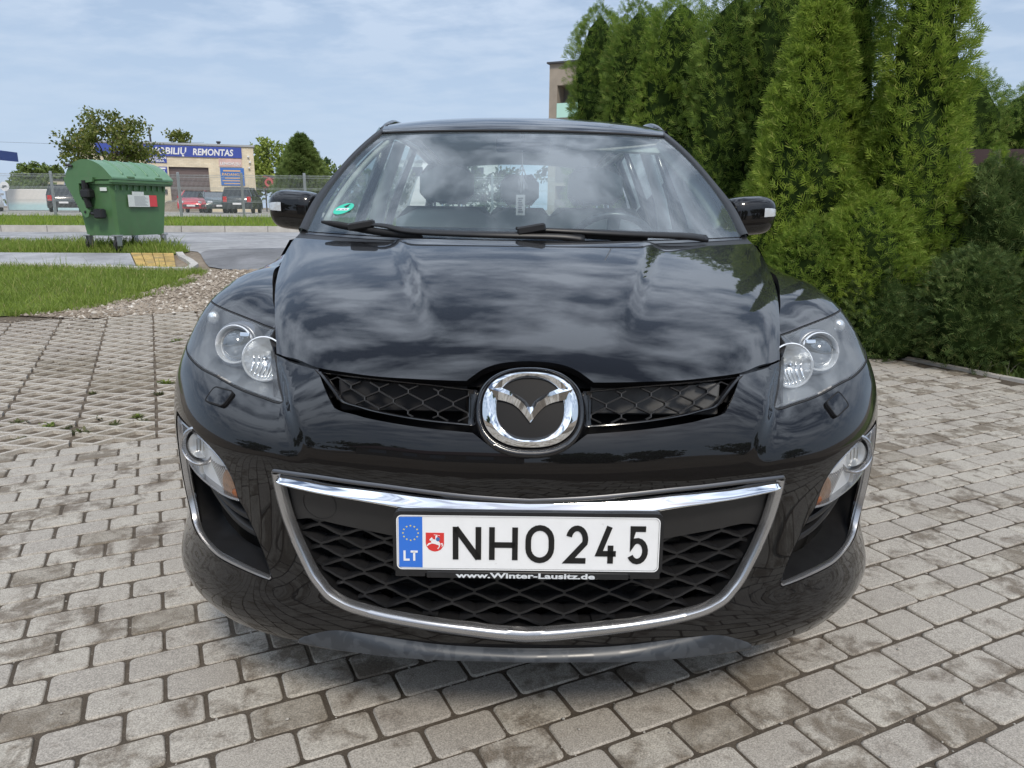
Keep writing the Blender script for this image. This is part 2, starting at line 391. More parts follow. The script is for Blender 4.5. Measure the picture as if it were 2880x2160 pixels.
KERBM = mat('kerb_concrete', (.42, .40, .37), .85, var=.18, vscale=6, bump=.3, bscale=120, bdist=.003, objvar=.08)
def sheet(name, poly, dz, m, h=.5, kind='structure', parent=None):
    """flat region draped on the terrain"""
    P = resample(np.array(poly, float), h, True)
    V, F_, B = cdt_panel([P], h)
    vs = [(x, y, hz(y)+dz) for x, y in V]
    fs = []
    for f in F_:
        a, b, c = [np.array(vs[i]) for i in f]
        fs.append(tuple(f) if np.cross(b-a, c-a)[2] > 0 else tuple(f[::-1]))
    o = mesh_obj(name, vs, fs, m, parent, True)
    if kind: o['kind'] = kind
    return o
# base terrain, one sheet to the horizon
ys = np.r_[-400, -60, -20, -8, -2, np.arange(0, 20, .5), 22, 26, 30, 40, 60, 90, 150, 400, 1500]; xs = np.r_[-1500, -300, -80, -40, -20, -10, -5, 0, 5, 10, 20, 40, 80, 300, 1500]
P = np.array([[(x, y, hz(y)-.022) for x in xs] for y in ys]); g = grid_obj('ground', P, DIRT); g['kind'] = 'structure'
# ---- brick paving
PSI = math.radians(25.67); BL, BW = .1511*1.2, .0991*1.2; CU = np.array([math.cos(PSI), math.sin(PSI)]); CV = np.array([math.sin(PSI), -math.cos(PSI)])
U0, V0 = -2.4599, -19.2143
def uv2xy(u, v): return CU*(u+U0)*BL + CV*(v+V0)*BW
def xy2uv(x, y): p = np.array([x, y]); return p@CU/BL-U0, p@CV/BW-V0
V_EDGE = -16.0
def hedge_side(x, y): return (x-2.98)*.93 + (y-6.04)*.68      # >0: beyond the edging line on the hedge side
paving = sheet('paving', [(-5.5, -1.5), (5.4, -1.5), (4.75, 3.6), (3.66, 5.11), (2.98, 6.04), (2.2, 7.1), tuple(uv2xy(22, -16)), tuple(uv2xy(-9, -16)), (-4.6, 1.8)], -.0052, SAND, .6)
def brick_mesh(l, w, rc=.013):
    hx, hy = l/2, w/2; ring = []
    for cx, cy, a0 in ((hx-rc, hy-rc, 0), (-hx+rc, hy-rc, 90), (-hx+rc, -hy+rc, 180), (hx-rc, -hy+rc, 270)):
        for a in (5, 45, 85): g = math.radians(a0+a); ring.append((cx+rc*math.cos(g), cy+rc*math.sin(g), cx, cy))
    top = [(x-.0035*np.sign(x), y-.0035*np.sign(y), 0) for x, y, a, b in ring]; mid = [(x, y, -.0035) for x, y, a, b in ring]; low = [(x, y, -.03) for x, y, a, b in ring]
    n = 12; fs = [tuple(range(n))]+[(n+i, n+(i+1) % n, (i+1) % n, i) for i in range(n)]+[(2*n+i, 2*n+(i+1) % n, n+(i+1) % n, n+i) for i in range(n)]
    return top+mid+low, fs
bv, bf = brick_mesh(BL-.0092, BW-.0095)
bme = bpy.data.meshes.new('brick'); bme.from_pydata(bv, [], bf); bme.materials.append(BRICK_O)
bme.polygons.foreach_set('use_smooth', [False]+[True]*(len(bf)-1)); bme.update()
def px(x, y, z):
    w = Vector((x, y, z-1.2)); d = w.dot(_f); return (512+732.4*w.dot(_rt)/d, 384-732.4*w.dot(_up)/d, d) if d > .05 else (-9999, -9999, -1)
cells = []
for j in range(-16, 24):
    for i in range(-26, 60):
        u = i+(1.0 if j % 2 == 0 else .5); c = uv2xy(u, j+.5)
        if c[1] < -.6 or hedge_side(*c) > -.07 or abs(c[0]) > 5: continue
        if c[0] < -4.4: continue
        sx, sy, d = px(c[0], c[1], hz(c[1]))
        vis = -30 < sx < 1054 and -30 < sy < 800
        hid = abs(c[0]-.03) < .80 and c[1] > 1.62
        cells.append((0 if (vis and not hid) else 1, d if d > 0 else 99, c))
cells.sort(key=lambda q: (q[0], q[1]))
sv, sf = [], []
for k, (h_, d, c) in enumerate(cells):
    z = hz(c[1])+random.uniform(-.0022, .0018); rz = PSI+random.gauss(0, .006); tx, ty = random.gauss(0, .006), random.gauss(0, .006)
    if c[1] > 4.2: tx += (hz(c[1]+.1)-hz(c[1]-.1))/.2*math.cos(PSI)
    R = Matrix.Translation((c[0]+random.gauss(0, .0008), c[1]+random.gauss(0, .0008), z)) @ Matrix.Rotation(rz, 4, 'Z') @ Matrix.Rotation(tx, 4, 'X') @ Matrix.Rotation(ty, 4, 'Y')
    if k < 300:
        o = bpy.data.objects.new('brick', bme); COL.objects.link(o); o.matrix_world = R; o.parent = paving
    else:
        b0 = len(sv); sv += [tuple(R @ Vector(q)) for q in bv]; sf += [tuple(b0+i for i in f) for f in bf]
o = mesh_obj('bricks', sv, sf, BRICK_I, paving); o['kind'] = 'stuff'
o.data.polygons.foreach_set('use_smooth', ([False]+[True]*(len(bf)-1))*(len(sf)//len(bf)))
# pebbles in the joints
PEB = mat('pebble', (.50, .47, .42), .8, objvar=.3, var=.3, vscale=30)
pv, pf = [], []
def pebble(vs, fs, x, y, z, r):
    b = len(vs); q = [(1, 0, 0), (-1, 0, 0), (0, 1, 0), (0, -1, 0), (0, 0, .7), (0, 0, -.7)]; a = random.uniform(0, 6.28); sx = random.uniform(.7, 1.4)
    for X, Y, Z in q: X *= sx; vs.append((x+r*(X*math.cos(a)-Y*math.sin(a)), y+r*(X*math.sin(a)+Y*math.cos(a)), z+r*Z))
    fs += [(b+i, b+j, b+k) for i, j, k in ((0, 2, 4), (2, 1, 4), (1, 3, 4), (3, 0, 4), (2, 0, 5), (1, 2, 5), (3, 1, 5), (0, 3, 5))]
for k in range(2600):
    j = random.randint(-16, 20); u = random.uniform(-14, 40); along = random.random() < .6
    c = uv2xy(u, j+random.gauss(0, .02)) if along else uv2xy(math.floor(u)+(.5 if j % 2 == 0 else 0)+random.gauss(0, .02), j+random.random())
    if c[1] < .3 or hedge_side(*c) > -.1 or abs(c[0]) > 4.2: continue
    pebble(pv, pf, c[0], c[1], hz(c[1])-.0045, random.choice((.002, .0025, .003, .003, .004)))
for k in range(260):
    c = (random.uniform(-2.5, 3.5), random.uniform(.8, 5.5))
    if hedge_side(*c) < -.1: pebble(pv, pf, c[0], c[1], hz(c[1])+.002, random.choice((.002, .003, .004, .005)))
o = mesh_obj('joint_grit', pv, pf, PEB, None, True); tag(o, 'small pale pebbles and grit lying in the brick paving joints', 'grit', kind='stuff')
# edging along the hedge
ed = np.array([2.98, 6.04]); dd = np.array([3.66-2.98, 5.11-6.04]); dd /= np.linalg.norm(dd); nn = np.array([-dd[1], dd[0]])*1.0
if nn@np.array([.93, .68]) < 0: nn = -nn
edg = MB(); 
edging = empty('edging', (0, 0, 0)); tag(edging, 'low concrete edging strip between brick paving and conifer hedge', 'edging')
for k in range(-2, 7):
    a = ed+dd*(k*1.0+.004); b = ed+dd*(k*1.0+.996); m_ = MB()
    q = [a, b, b+nn*.06, a+nn*.06]
    za, zb = hz(a[1]), hz(b[1])
    vs = [(q[0][0], q[0][1], za-.05), (q[1][0], q[1][1], zb-.05), (q[2][0], q[2][1], zb-.05), (q[3][0], q[3][1], za-.05), (q[0][0], q[0][1], za+.018), (q[1][0], q[1][1], zb+.018), (q[2][0], q[2][1], zb+.018), (q[3][0], q[3][1], za+.018)]
    m_.add(vs, [(3, 2, 1, 0), (4, 5, 6, 7), (0, 1, 5, 4), (1, 2, 6, 5), (2, 3, 7, 6), (3, 0, 4, 7)]); m_.build('edging_stone', KERBM, edging)
sheet('hedge_bed', [tuple(ed+nn*.05-dd*5), tuple(ed+nn*.05+dd*6), tuple(ed+nn*6+dd*6), tuple(ed+nn*7-dd*5)], -.004, LAWN, .5)
# ---- lawn-grid blocks (concrete lattice)
GB_L, GB_W = .6, .40
def grid_block_mesh():
    mb = MB(); per = .20; pitch = .10; amp = .034; th = .027; n = 9
    for k in range(6):
        yc = -GB_L/2+pitch*(k+.5); ph = 1 if k % 2 == 0 else -1; xs_ = np.linspace(-GB_W/2+.004, GB_W/2-.004, n); top = []; 
        for i, x in enumerate(xs_):
            f = abs(((x+GB_W/2)/per+.0) % 1-.5)*2; f = f*f*(3-2*f)     # rounded zigzag 1..0..1
            top.append((x, yc+ph*amp*(2*f-1)))
        for i in range(n-1):
            (x0, y0), (x1, y1) = top[i], top[i+1]; h = th/2
            vs = [(x0, y0-h, 0), (x1, y1-h, 0), (x1, y1+h, 0), (x0, y0+h, 0), (x0, y0-h-.006, -.04), (x1, y1-h-.006, -.04), (x1, y1+h+.006, -.04), (x0, y0+h+.006, -.04)]
            fs = [(0, 1, 2, 3), (4, 5, 1, 0), (2, 6, 7, 3)]
            if i == 0: fs.append((0, 3, 7, 4))
            if i == n-2: fs.append((1, 5, 6, 2))
            mb.add(vs, fs)
    me = bpy.data.meshes.new('grid_block'); me.from_pydata(mb.v, [], mb.f); me.materials.append(GRID_O); me.update(); return me
gbm = grid_block_mesh()
gb_rows = 8; UW = GB_W/BL*1.02; VW = GB_L/BW*1.008
P4 = [tuple(uv2xy(-19, -16.1)), tuple(uv2xy(13, -16.1)), tuple(uv2xy(13, -16-VW*7.8)), tuple(uv2xy(-19, -16-VW*7.8))]
gpav = sheet('grid_paving', P4, -.017, pos_mat('grid_fill', dirt_build((.105, .083, .062), (.155, .127, .098), (.36, .32, .27), .8)), .4)
weeds = []
for r in range(8):
    for cc in range(-8, 6):
        u = -.285+(cc+.5)*2.25; v = -16-VW*(r+.5); c = uv2xy(u, v)
        if c[0] > -.9 and c[1] > 1.5 and c[1] < 6.5 and c[0] < 1: continue
        if c[0] > .5 or c[0] < -6.2: continue
        # lawn covers the far left corner
        if c[1] > 7.0 and c[0] < -4.4 - (c[1]-7.0)*.2: continue
        sl = (hz(c[1]+.1)-hz(c[1]-.1))/.2
        o = bpy.data.objects.new('grid_block', gbm); COL.objects.link(o); o.parent = gpav
        o.matrix_world = Matrix.Translation((c[0], c[1], hz(c[1])+random.uniform(-.004, .003))) @ Matrix.Rotation(math.atan(sl), 4, 'X') @ Matrix.Rotation(PSI+random.gauss(0, .008)+math.pi, 4, 'Z')
# ---- blades of grass
def blades(name, region, n, hr, wr, m, lean=.5, parent=None, patch=None, flowers=0):
    reg = np.array(region); lo, hi = reg.min(0), reg.max(0); vs = []; fs = []; pts = []
    while len(pts) < n:
        c = rng.uniform(lo, hi, (n*2, 2)); c = c[pip(c, reg)]
        if patch is not None: c = c[np.array([patch(*q) > rng.random() for q in c])]
        pts += c.tolist()
    for x, y in pts[:n]:
        a = random.uniform(0, 6.283); h = random.uniform(*hr); w = random.uniform(*wr); lx, ly = random.gauss(0, lean)*h, random.gauss(0, lean)*h; z = hz(y)-.01; dx_, dy_ = math.cos(a)*w/2, math.sin(a)*w/2; b = len(vs)
        vs += [(x-dx_, y-dy_, z), (x+dx_, y+dy_, z), (x+lx*.45+dx_*.7, y+ly*.45+dy_*.7, z+h*.6), (x+lx*.45-dx_*.7, y+ly*.45-dy_*.7, z+h*.6), (x+lx, y+ly, z+h)]
        fs += [(b, b+1, b+2, b+3), (b+3, b+2, b+4)]
    return vs, fs
def leaf_mat(name, c1, c2, c3=None, trans=.35, rough=.6, ns=1.2):
    """foliage: colour varies by island and in space; some light passes through"""
    m = bpy.data.materials.new(name); m.use_nodes = True; t = m.node_tree; b = t.nodes['Principled BSDF']; o = t.nodes['Material Output']
    g = N(t, 'ShaderNodeNewGeometry'); r = g.outputs['Random Per Island']; nz = noise(t, g.outputs['Position'], ns, 3)
    f = mth(t, 'ADD', mth(t, 'MULTIPLY', r, .55), mth(t, 'MULTIPLY', rng_(t, nz, .3, .7, 0, 1), .45))
    c = mixc(t, rng_(t, f, .2, .8, 0, 1), c1, c2)
    if c3: c = mixc(t, rng_(t, r, .90, .97, 0, 1), c, c3)
    t.links.new(c, b.inputs['Base Color']); b.inputs['Roughness'].default_value = rough; b.inputs['Specular IOR Level'].default_value = .25
    tl = N(t, 'ShaderNodeBsdfTranslucent'); t.links.new(c, tl.inputs[0]); mx = N(t, 'ShaderNodeMixShader'); mx.inputs[0].default_value = trans
    t.links.new(b.outputs[0], mx.inputs[1]); t.links.new(tl.outputs[0], mx.inputs[2]); t.links.new(mx.outputs[0], o.inputs[0]); return m
GRASS = leaf_mat('grass_blades', (.15, .22, .035), (.27, .35, .07), (.40, .36, .16), .4, .55)
GRASS2 = leaf_mat('verge_grass', (.17, .26, .035), (.29, .38, .06), (.30, .28, .10), .4, .55, .6)
LAWN_A = [(-9.5, 9.9), (-9.0, 7.9), (-5.6, 7.0), (-5.19, 7.30), (-4.9, 7.45), (-4.62, 7.9), (-4.36, 8.5), (-4.32, 9.2), (-4.34, 9.8), (-4.25, 10.25), (-5.2, 10.42), (-7.35, 10.62), (-12, 11.1), (-12, 9.5)]
lw = sheet('lawn', LAWN_A, -.006, LAWN, .4)
def patchA(x, y): return 1.0 if x < -5 else .75
vs, fs = blades('lawn', LAWN_A, 30000, (.03, .10), (.006, .011), GRASS, .5)
v2, f2 = blades('lawn', LAWN_A, 700, (.12, .26), (.005, .009), GRASS, .3); b0 = len(vs); vs += v2; fs += [tuple(b0+i for i in f) for f in f2]
# ragged tufts creeping over the gravel edge
EDGE = [(-5.3, 7.25), (-4.8, 7.35), (-4.45, 7.7), (-4.1, 8.5), (-4.05, 9.4), (-4.2, 10.2), (-4.6, 10.2), (-4.5, 8.5), (-5.0, 7.6)]
v2, f2 = blades('lawn', EDGE, 2600, (.03, .09), (.006, .010), GRASS, .6, patch=lambda x, y: .5+.5*math.sin(x*9+math.sin(y*7)*2)); b0 = len(vs); vs += v2; fs += [tuple(b0+i for i in f) for f in f2]
o = mesh_obj('lawn_grass', vs, fs, GRASS, None, True); tag(o, 'rough green grass patch between the gravel and the grey footpath', 'grass', kind='stuff')
STRIP = [(-13, 12.1), (-8.2, 11.95), (-6.2, 11.93), (-5.45, 11.93), (-5.35, 12.3), (-5.7, 12.9), (-7.0, 13.3), (-9.0, 13.7), (-13, 14.0)]
sheet('roadside_strip', STRIP, -.004, LAWN, .4)
vs, fs = blades('strip', STRIP, 15000, (.05, .15), (.008, .013), GRASS, .4)
v2, f2 = blades('strip', [(-8, 12), (-5.6, 12), (-5.7, 12.9), (-8, 13.3)], 700, (.15, .26), (.010, .018), GRASS, .4); b0 = len(vs); vs += v2; fs += [tuple(b0+i for i in f) for f in f2]
o = mesh_obj('strip_grass', vs, fs, GRASS, None, True); tag(o, 'green grass strip under the waste container beside the road', 'grass', kind='stuff')
# ---- footpath with tactile slab field, road, driveway
sheet('footpath', [(-13, 10.98), (-7.35, 10.62), (-5.30, 10.40), (-6.12, 11.86), (-8.15, 11.82), (-13, 12.0)], .018, WALKM, .5)
tact = empty('tactile_paving', (0, 0, 0)); tag(tact, 'yellow ribbed tactile paving slabs at the end of the footpath', 'paving')
YEL = mat('yellow_concrete', (.46, .33, .12), .8, var=.3, vscale=9, objvar=.18, dirt=((.25, .21, .13), 5, .5, .7, .8))
ca, cb, cc_, cd = np.array([-5.29, 10.41]), np.array([-4.72, 10.36]), np.array([-5.42, 11.86]), np.array([-6.11, 11.86])
for i in range(4):
    for j in range(9):
        def q(a, b): lo_ = ca+(cb-ca)*a; hi_ = cd+(cc_-cd)*a; return lo_+(hi_-lo_)*b
        p = [q((i+.03)/4, (j+.03)/9), q((i+.97)/4, (j+.03)/9), q((i+.97)/4, (j+.97)/9), q((i+.03)/4, (j+.97)/9)]; mb = MB()
        vs = [(a[0], a[1], hz(a[1])-.02) for a in p]+[(a[0], a[1], hz(a[1])+.020) for a in p]
        mb.add(vs, [(4, 5, 6, 7), (0, 1, 5, 4), (1, 2, 6, 5), (2, 3, 7, 6), (3, 0, 4, 7)])
        for r in range(3):      # raised ribs
            s0, s1 = (r+.25)/3, (r+.7)/3; w = [p[0]+(p[3]-p[0])*s0, p[1]+(p[2]-p[1])*s0, p[1]+(p[2]-p[1])*s1, p[0]+(p[3]-p[0])*s1]
            vs = [(a[0], a[1], hz(a[1])+.0201) for a in w]+[(a[0]*.96+sum(b[0] for b in w)*.01, a[1]*.96+sum(b[1] for b in w)*.01, hz(a[1])+.026) for a in w]
            mb.add(vs, [(4, 5, 6, 7), (0, 1, 5, 4), (1, 2, 6, 5), (2, 3, 7, 6), (3, 0, 4, 7)])
        mb.build('tactile_slab', YEL, tact)
fk = empty('footpath_kerb', (0, 0, 0)); tag(fk, 'pale kerb stones curving round the end of the tactile slabs', 'kerb')
kp = resample(cr_spline([(-12, 10.93), (-7.35, 10.56), (-5.3, 10.34), (-4.55, 10.28), (-4.42, 10.42), (-4.72, 11.0), (-5.2, 11.7), (-5.34, 12.0)], 8), .5)
for i in range(len(kp)-1):
    a, b = kp[i], kp[i+1]; d = (b-a)/np.linalg.norm(b-a); n = np.array([d[1], -d[0]]); a = a+d*.004; b = b-d*.004; w = .10; q = [a, b, b+n*w, a+n*w] if True else None
    q = [a-n*0, b-n*0, b-n*w, a-n*w]; mb = MB()
    vs = [(p[0], p[1], hz(p[1])-.06) for p in q]+[(p[0], p[1], hz(p[1])+.03) for p in q]
    mb.add(vs, [(3, 2, 1, 0), (4, 5, 6, 7), (0, 1, 5, 4), (1, 2, 6, 5), (2, 3, 7, 6), (3, 0, 4, 7)]); o = mb.build('kerb_stone', KERBM, fk); autosmooth(o, 20)
def fark(x): return 17.5+.13*(x+12)
sheet('road', [(-60, 9.5), (-14, 13.9), (-9, 13.6), (-7, 13.2), (-5.6, 12.85), (-5.2, 12.3), (-4.6, 11.2), (-4.0, 11.0), (6, 12.0), (50, 18), (50, fark(50)), (-60, fark(-60))], -.012, ASPH, 1.2)
sheet('driveway', [(-5.1, 12.1), (-4.62, 11.1), (-4.3, 10.5), (-3.6, 10.35), (-1.5, 10.6), (2.0, 11.4), (2.0, 13.3), (-3.5, 13.2), (-5.2, 12.7)], -.006, ASPH2, .4)
mb = MB(); x0, x1 = -5.9, -2.0
rl = MB()
for a, b in ((-8.6, -6.9), (-5.6, -2.6), (-15.5, -12.5)):
    y0 = fark(a)-2.9; y1 = fark(b)-2.9; rl.add([(a, y0, hz(y0)-.007), (b, y1, hz(y1)-.007), (b, y1+.12, hz(y1)-.007), (a, y0+.12, hz(y0)-.007)], [(0, 1, 2, 3)])
o = rl.build('lane_marking', mat('road_paint', (.72, .72, .70), .7, var=.15, vscale=5)); o['kind'] = 'structure'
kb = empty('roadside_kerb', (0, 0, 0)); tag(kb, 'long grey kerb on the far side of the road', 'kerb')
for i in range(40):
    a = -30+i*1.0; y0, y1 = fark(a+.008), fark(a+.992); mb = MB(); z0 = hz(17.5)
    vs = [(a+.008, y0, z0-.1), (a+.992, y1, z0-.1), (a+.992, y1+.15, z0-.1), (a+.008, y0+.15, z0-.1), (a+.008, y0+.02, z0+.14), (a+.992, y1+.02, z0+.14), (a+.992, y1+.15, z0+.14), (a+.008, y0+.15, z0+.14)]
    mb.add(vs, [(3, 2, 1, 0), (4, 5, 6, 7), (0, 1, 5, 4), (1, 2, 6, 5), (2, 3, 7, 6), (3, 0, 4, 7)]); mb.build('kerb_stone', KERBM, kb)
vg = [(-45, fark(-45)+.1), (14, fark(14)+.1), (14, 33), (-45, 33)]
def hv(y): return max(hz(y), hz(17.6)+.13)
VP = np.array([[(x, fark(x)+.14+(31.5-fark(x)-.14)*t, hv(fark(x)+(31.5-fark(x))*t)+.0) for x in np.linspace(-50, 14, 33)] for t in np.linspace(0, 1, 8)])
o = grid_obj('verge', VP, LAWN); o['kind'] = 'structure'
vs, fs = [], []
for k in range(26000):
    x = random.uniform(-28, -3); t = random.random()**1.3; y = fark(x)+.15+(30.2-fark(x))*t
    a = random.uniform(0, 6.283); h = random.uniform(.06, .17)*(1+.5*math.sin(x*3+math.sin(x*7.3))); w = random.uniform(.014, .03); lx, ly = random.gauss(0, .4)*h, random.gauss(0, .4)*h; z = hv(y)-.02; b = len(vs); dx_, dy_ = math.cos(a)*w/2, math.sin(a)*w/2
    vs += [(x-dx_, y-dy_, z), (x+dx_, y+dy_, z), (x+lx, y+ly, z+h)]; fs.append((b, b+1, b+2))
o = mesh_obj('verge_grass', vs, fs, GRASS2, None, True); tag(o, 'bright green grass verge between the far kerb and the mesh fence', 'grass', kind='stuff')
# yard beyond the fence
YARD = pos_mat('yard_gravel', dirt_build((.28, .26, .23), (.36, .34, .30), (.45, .43, .40), .3))
P = np.array([[(x, y, hz(y)+.01) for x in np.linspace(-90, 30, 25)] for y in np.linspace(31.4, 110, 12)]); o = grid_obj('yard', P, YARD); o['kind'] = 'structure'
# ---- gravel
GRAV = [(-5.0, 7.35), (-4.75, 7.55), (-4.4, 8.2), (-4.3, 9.0), (-4.35, 9.8), (-4.2, 10.3), (-3.6, 10.4), (-1.5, 10.6), (-.5, 9.6), (-1.0, 8.6), (-2.4, 8.05), (-3.4, 7.55), (-4.2, 7.2)]
sheet('gravel', GRAV, -.004, pos_mat('gravel_bed', dirt_build((.17, .133, .098), (.25, .20, .155), (.42, .38, .32), .45)), .3)
STONE = leaf_mat('gravel_stones', (.19, .155, .118), (.36, .31, .255), (.58, .54, .48), .0, .85, .8)
vs, fs = [], []; reg = np.array(GRAV); n = 0
while n < 9000:
    x, y = random.uniform(-5.2, -.5), random.uniform(7.1, 10.7)
    if not pip(np.array([[x, y]]), reg)[0]: continue
    if math.sin(x*2.1+1)*math.sin(y*2.6) < random.uniform(-1.3, .5) - .2: pass
    n += 1; pebble(vs, fs, x, y, hz(y)+.002, abs(random.gauss(.012, .007))+.004)
for k in range(2500):          # stray stones over the grid blocks
    c = uv2xy(random.uniform(-6, 8), -16-VW*random.triangular(2.5, 7.3, 7)); pebble(vs, fs, c[0], c[1], hz(c[1])-.008, random.uniform(.004, .011))
o = mesh_obj('gravel_stones', vs, fs, STONE, None, False); tag(o, 'loose pale gravel stones between the grass and the grid paving', 'gravel', kind='stuff')
# ---- weeds in the grid holes
WEED = leaf_mat('weed_leaf', (.10, .15, .025), (.22, .28, .06), (.26, .22, .12), .35)
WEED2 = leaf_mat('weed_leaf_dull', (.085, .10, .035), (.15, .16, .07), (.22, .19, .12), .3)
def weed_mesh(k):
    r = random.Random(k); vs, fs = [], []
    for i in range(46):
        a = r.uniform(0, 6.283); L = r.uniform(.02, .06); w = r.uniform(.004, .008); el = r.uniform(.15, 1.2); c, s = math.cos(a), math.sin(a); x0, y0 = r.gauss(0, .016), r.gauss(0, .012); b = len(vs)
        d = (c*math.cos(el), s*math.cos(el), math.sin(el)*.7); q = (-s*w, c*w, 0)
        vs += [(x0, y0, 0), (x0+d[0]*L*.5+q[0], y0+d[1]*L*.5+q[1], d[2]*L*.55), (x0+d[0]*L, y0+d[1]*L, d[2]*L*.8), (x0+d[0]*L*.5-q[0], y0+d[1]*L*.5-q[1], d[2]*L*.55)]; fs.append((b, b+1, b+2, b+3))
    me = bpy.data.meshes.new('weed'); me.from_pydata(vs, [], fs); me.polygons.foreach_set('use_smooth', [True]*len(fs)); return me
wm = [weed_mesh(k) for k in range(4)]
for k, me in enumerate(wm): me.materials.append(WEED if k < 2 else WEED2)
for (x, y, s, k) in ((-2.62, 3.97, 1.0, 0), (-2.93, 3.93, .9, 0), (-3.02, 4.04, .7, 1), (-2.82, 4.02, 1.1, 2), (-3.12, 3.78, 1.2, 2), (-3.25, 3.86, .8, 3), (-2.36, 3.84, 1.3, 2), (-2.62, 3.72, .8, 3), (-2.5, 3.93, .8, 3), (-2.43, 4.12, .8, 2), (-2.27, 4.0, 1.0, 3), (-1.9, 4.16, 1.3, 0), (-2.22, 4.18, .9, 1), (-2.15, 4.07, 1.0, 2), (-1.98, 4.55, 1.2, 3), (-2.1, 4.62, .9, 2), (-2.02, 4.86, 1.0, 2), (-2.33, 4.70, .9, 3), (-2.42, 4.96, 1.3, 1), (-2.15, 5.6, .9, 1), (-2.92, 6.3, 1.1, 1), (-2.78, 4.7, .7, 2), (-1.75, 5.3, .8, 0)):
    o = bpy.data.objects.new('weed', wm[k]); COL.objects.link(o); o.location = (x, y, hz(y)-.014); o.scale = (s, s, s); o.rotation_euler = (0, 0, random.uniform(0, 6))
    tag(o, 'small weed tuft growing in a hole of the concrete grid paving', 'weed', 'weeds in the grid paving')
# ================================================================ CAR  (local x: across, y: backwards from the nose, z: up)
car = empty('car', (.032, 1.36, 0), (0, math.radians(.3), 0))
tag(car, 'black SUV with chrome winged front badge and plate NHO 245', 'car')
# ---- front body surface: one smooth skin given by control points, cut into panels
PX = [0, .2, .4, .55, .68, .78, .85, .895, .92, .935, .94]; PS = [0, .008, .04, .085, .155, .245, .345, .44, .55, .75, 1.0]
planS = pchip(PX, PS)
ZL = [.235, .27, .32, .36, .40, .50, .58, .64, .69, .73, .77]
INS = {0: [.035, .022, .012, .012, .012, .01, .005, -.004, -.010, -.004, .012], 2: [.035, .018, .008, .011, .016, .012, .006, 0, -.006, 0, .014],
       4: [.040, .006, -.012, -.007, .013, .010, .006, .0, -.003, .003, .018], 6: [.045, .002, -.020, -.013, .010, .006, .002, 0, 0, .004, .014],
       8: [.05, .014, -.004, -.003, .008, .004, .001, 0, 0, .001, .004], 10: [.05, .03, .02, .014, .010, .004, .001, 0, 0, 0, .002]}
CPT = []
for k in range(11):
    x, s = PX[k], PS[k]; a = max(k-1, 0); b = min(k+1, 10); tx, ts = PX[b]-PX[a], PS[b]-PS[a]
    if k == 0: tx, ts = 1, 0
    L = math.hypot(tx, ts); n = (-ts/L, tx/L); a = k if k in INS else k-1; b = k if k in INS else k+1
    for j, z in enumerate(ZL):
        d = .5*(INS[a][j]+INS[b][j]); CPT.append((x+n[0]*d, s+n[1]*d, z))
for x in (0, .2, .4):
    s0 = float(planS(x)); CPT += [(x, s0+.035, .81), (x, s0+.075, .85), (x, s0+.14, .885)]
CPT += [(.53, .10, .79), (.62, .165, .795), (.62, .205, .818), (.70, .215, .795), (.71, .27, .825), (.78, .29, .80), (.785, .345, .838), (.84, .37, .81), (.845, .42, .848), (.885, .47, .81), (.885, .52, .852), (.915, .62, .81), (.91, .65, .86), (.935, .8, .80), (.94, 1.0, .80), (.527, .16, .812),
        (.57, .27, .872), (.655, .33, .879), (.735, .41, .889), (.81, .475, .896), (.862, .53, .90), (.616, .38, .922), (.69, .45, .932), (.77, .53, .943), (.845, .615, .951), (.885, .69, .945),
        (.665, .55, .968), (.745, .60, .975), (.82, .68, .981), (.875, .75, .962), (.91, .75, .90), (.71, .72, 1.000), (.78, .78, 1.006), (.845, .82, 1.000), (.89, .85, .965), (.92, .88, .89),
        (.75, .95, 1.022), (.81, .97, 1.018), (.86, 1.0, 1.0), (.90, 1.02, .96), (.926, 1.05, .885), (.79, 1.25, 1.055), (.83, 1.25, 1.045), (.87, 1.25, 1.018), (.903, 1.25, .965), (.928, 1.25, .885), (.94, 1.25, .78), (.938, 1.25, .6), (.93, 1.25, .4)]
CPT = np.array([q for p in CPT for q in ((p, (-p[0], p[1], p[2])) if p[0] > 1e-6 else (p,))])
OC = np.array([0, 1.6, .42])
def to_sph(p):
    d = np.asarray(p, float)-OC; r = np.linalg.norm(d, axis=-1); return np.stack([np.arctan2(d[..., 0], -d[..., 1]), np.arcsin(d[..., 2]/r)], -1), r
CA, CRr = to_sph(CPT); keep = []
for i in range(len(CA)):
    if all(math.hypot(*(CA[i]-CA[j])) > .004 for j in keep): keep.append(i)
CA = CA[keep]; CRr = CRr[keep]; n = len(CA)
Mx = np.zeros((n+3, n+3)); Mx[:n, :n] = np.linalg.norm(CA[:, None]-CA[None], axis=-1)**3+1e-4*np.eye(n); Mx[:n, n:] = np.c_[np.ones(n), CA]; Mx[n:, :n] = Mx[:n, n:].T
RW = np.linalg.solve(Mx, np.r_[CRr, 0, 0, 0])
RA = to_sph([(.549, .256, .867), (.514, .172, .829), (.471, .08, .791), (.445, .051, .744), (.43, .045, .70)])[0]; RA = RA[np.argsort(RA[:, 1])]
RPF = np.polyfit(RA[:, 1], RA[:, 0], 2)
def rib(a):
    d = (np.abs(a[:, 0])-np.polyval(RPF, np.clip(a[:, 1], RA[0, 1]-.05, RA[-1, 1]+.03)))*1.35; t = np.clip(d/.052, 0, 1); t = t*t*(3-2*t); e0, e1 = RA[0, 1]-.01, RA[2, 1]+.015
    f = np.clip((a[:, 1]-e0)/(e1-e0), 0, 1); f = f*f*(3-2*f); dd = np.maximum(d-.02, 0)/.16; return -.024*t*f/(1+dd*dd)**1.5
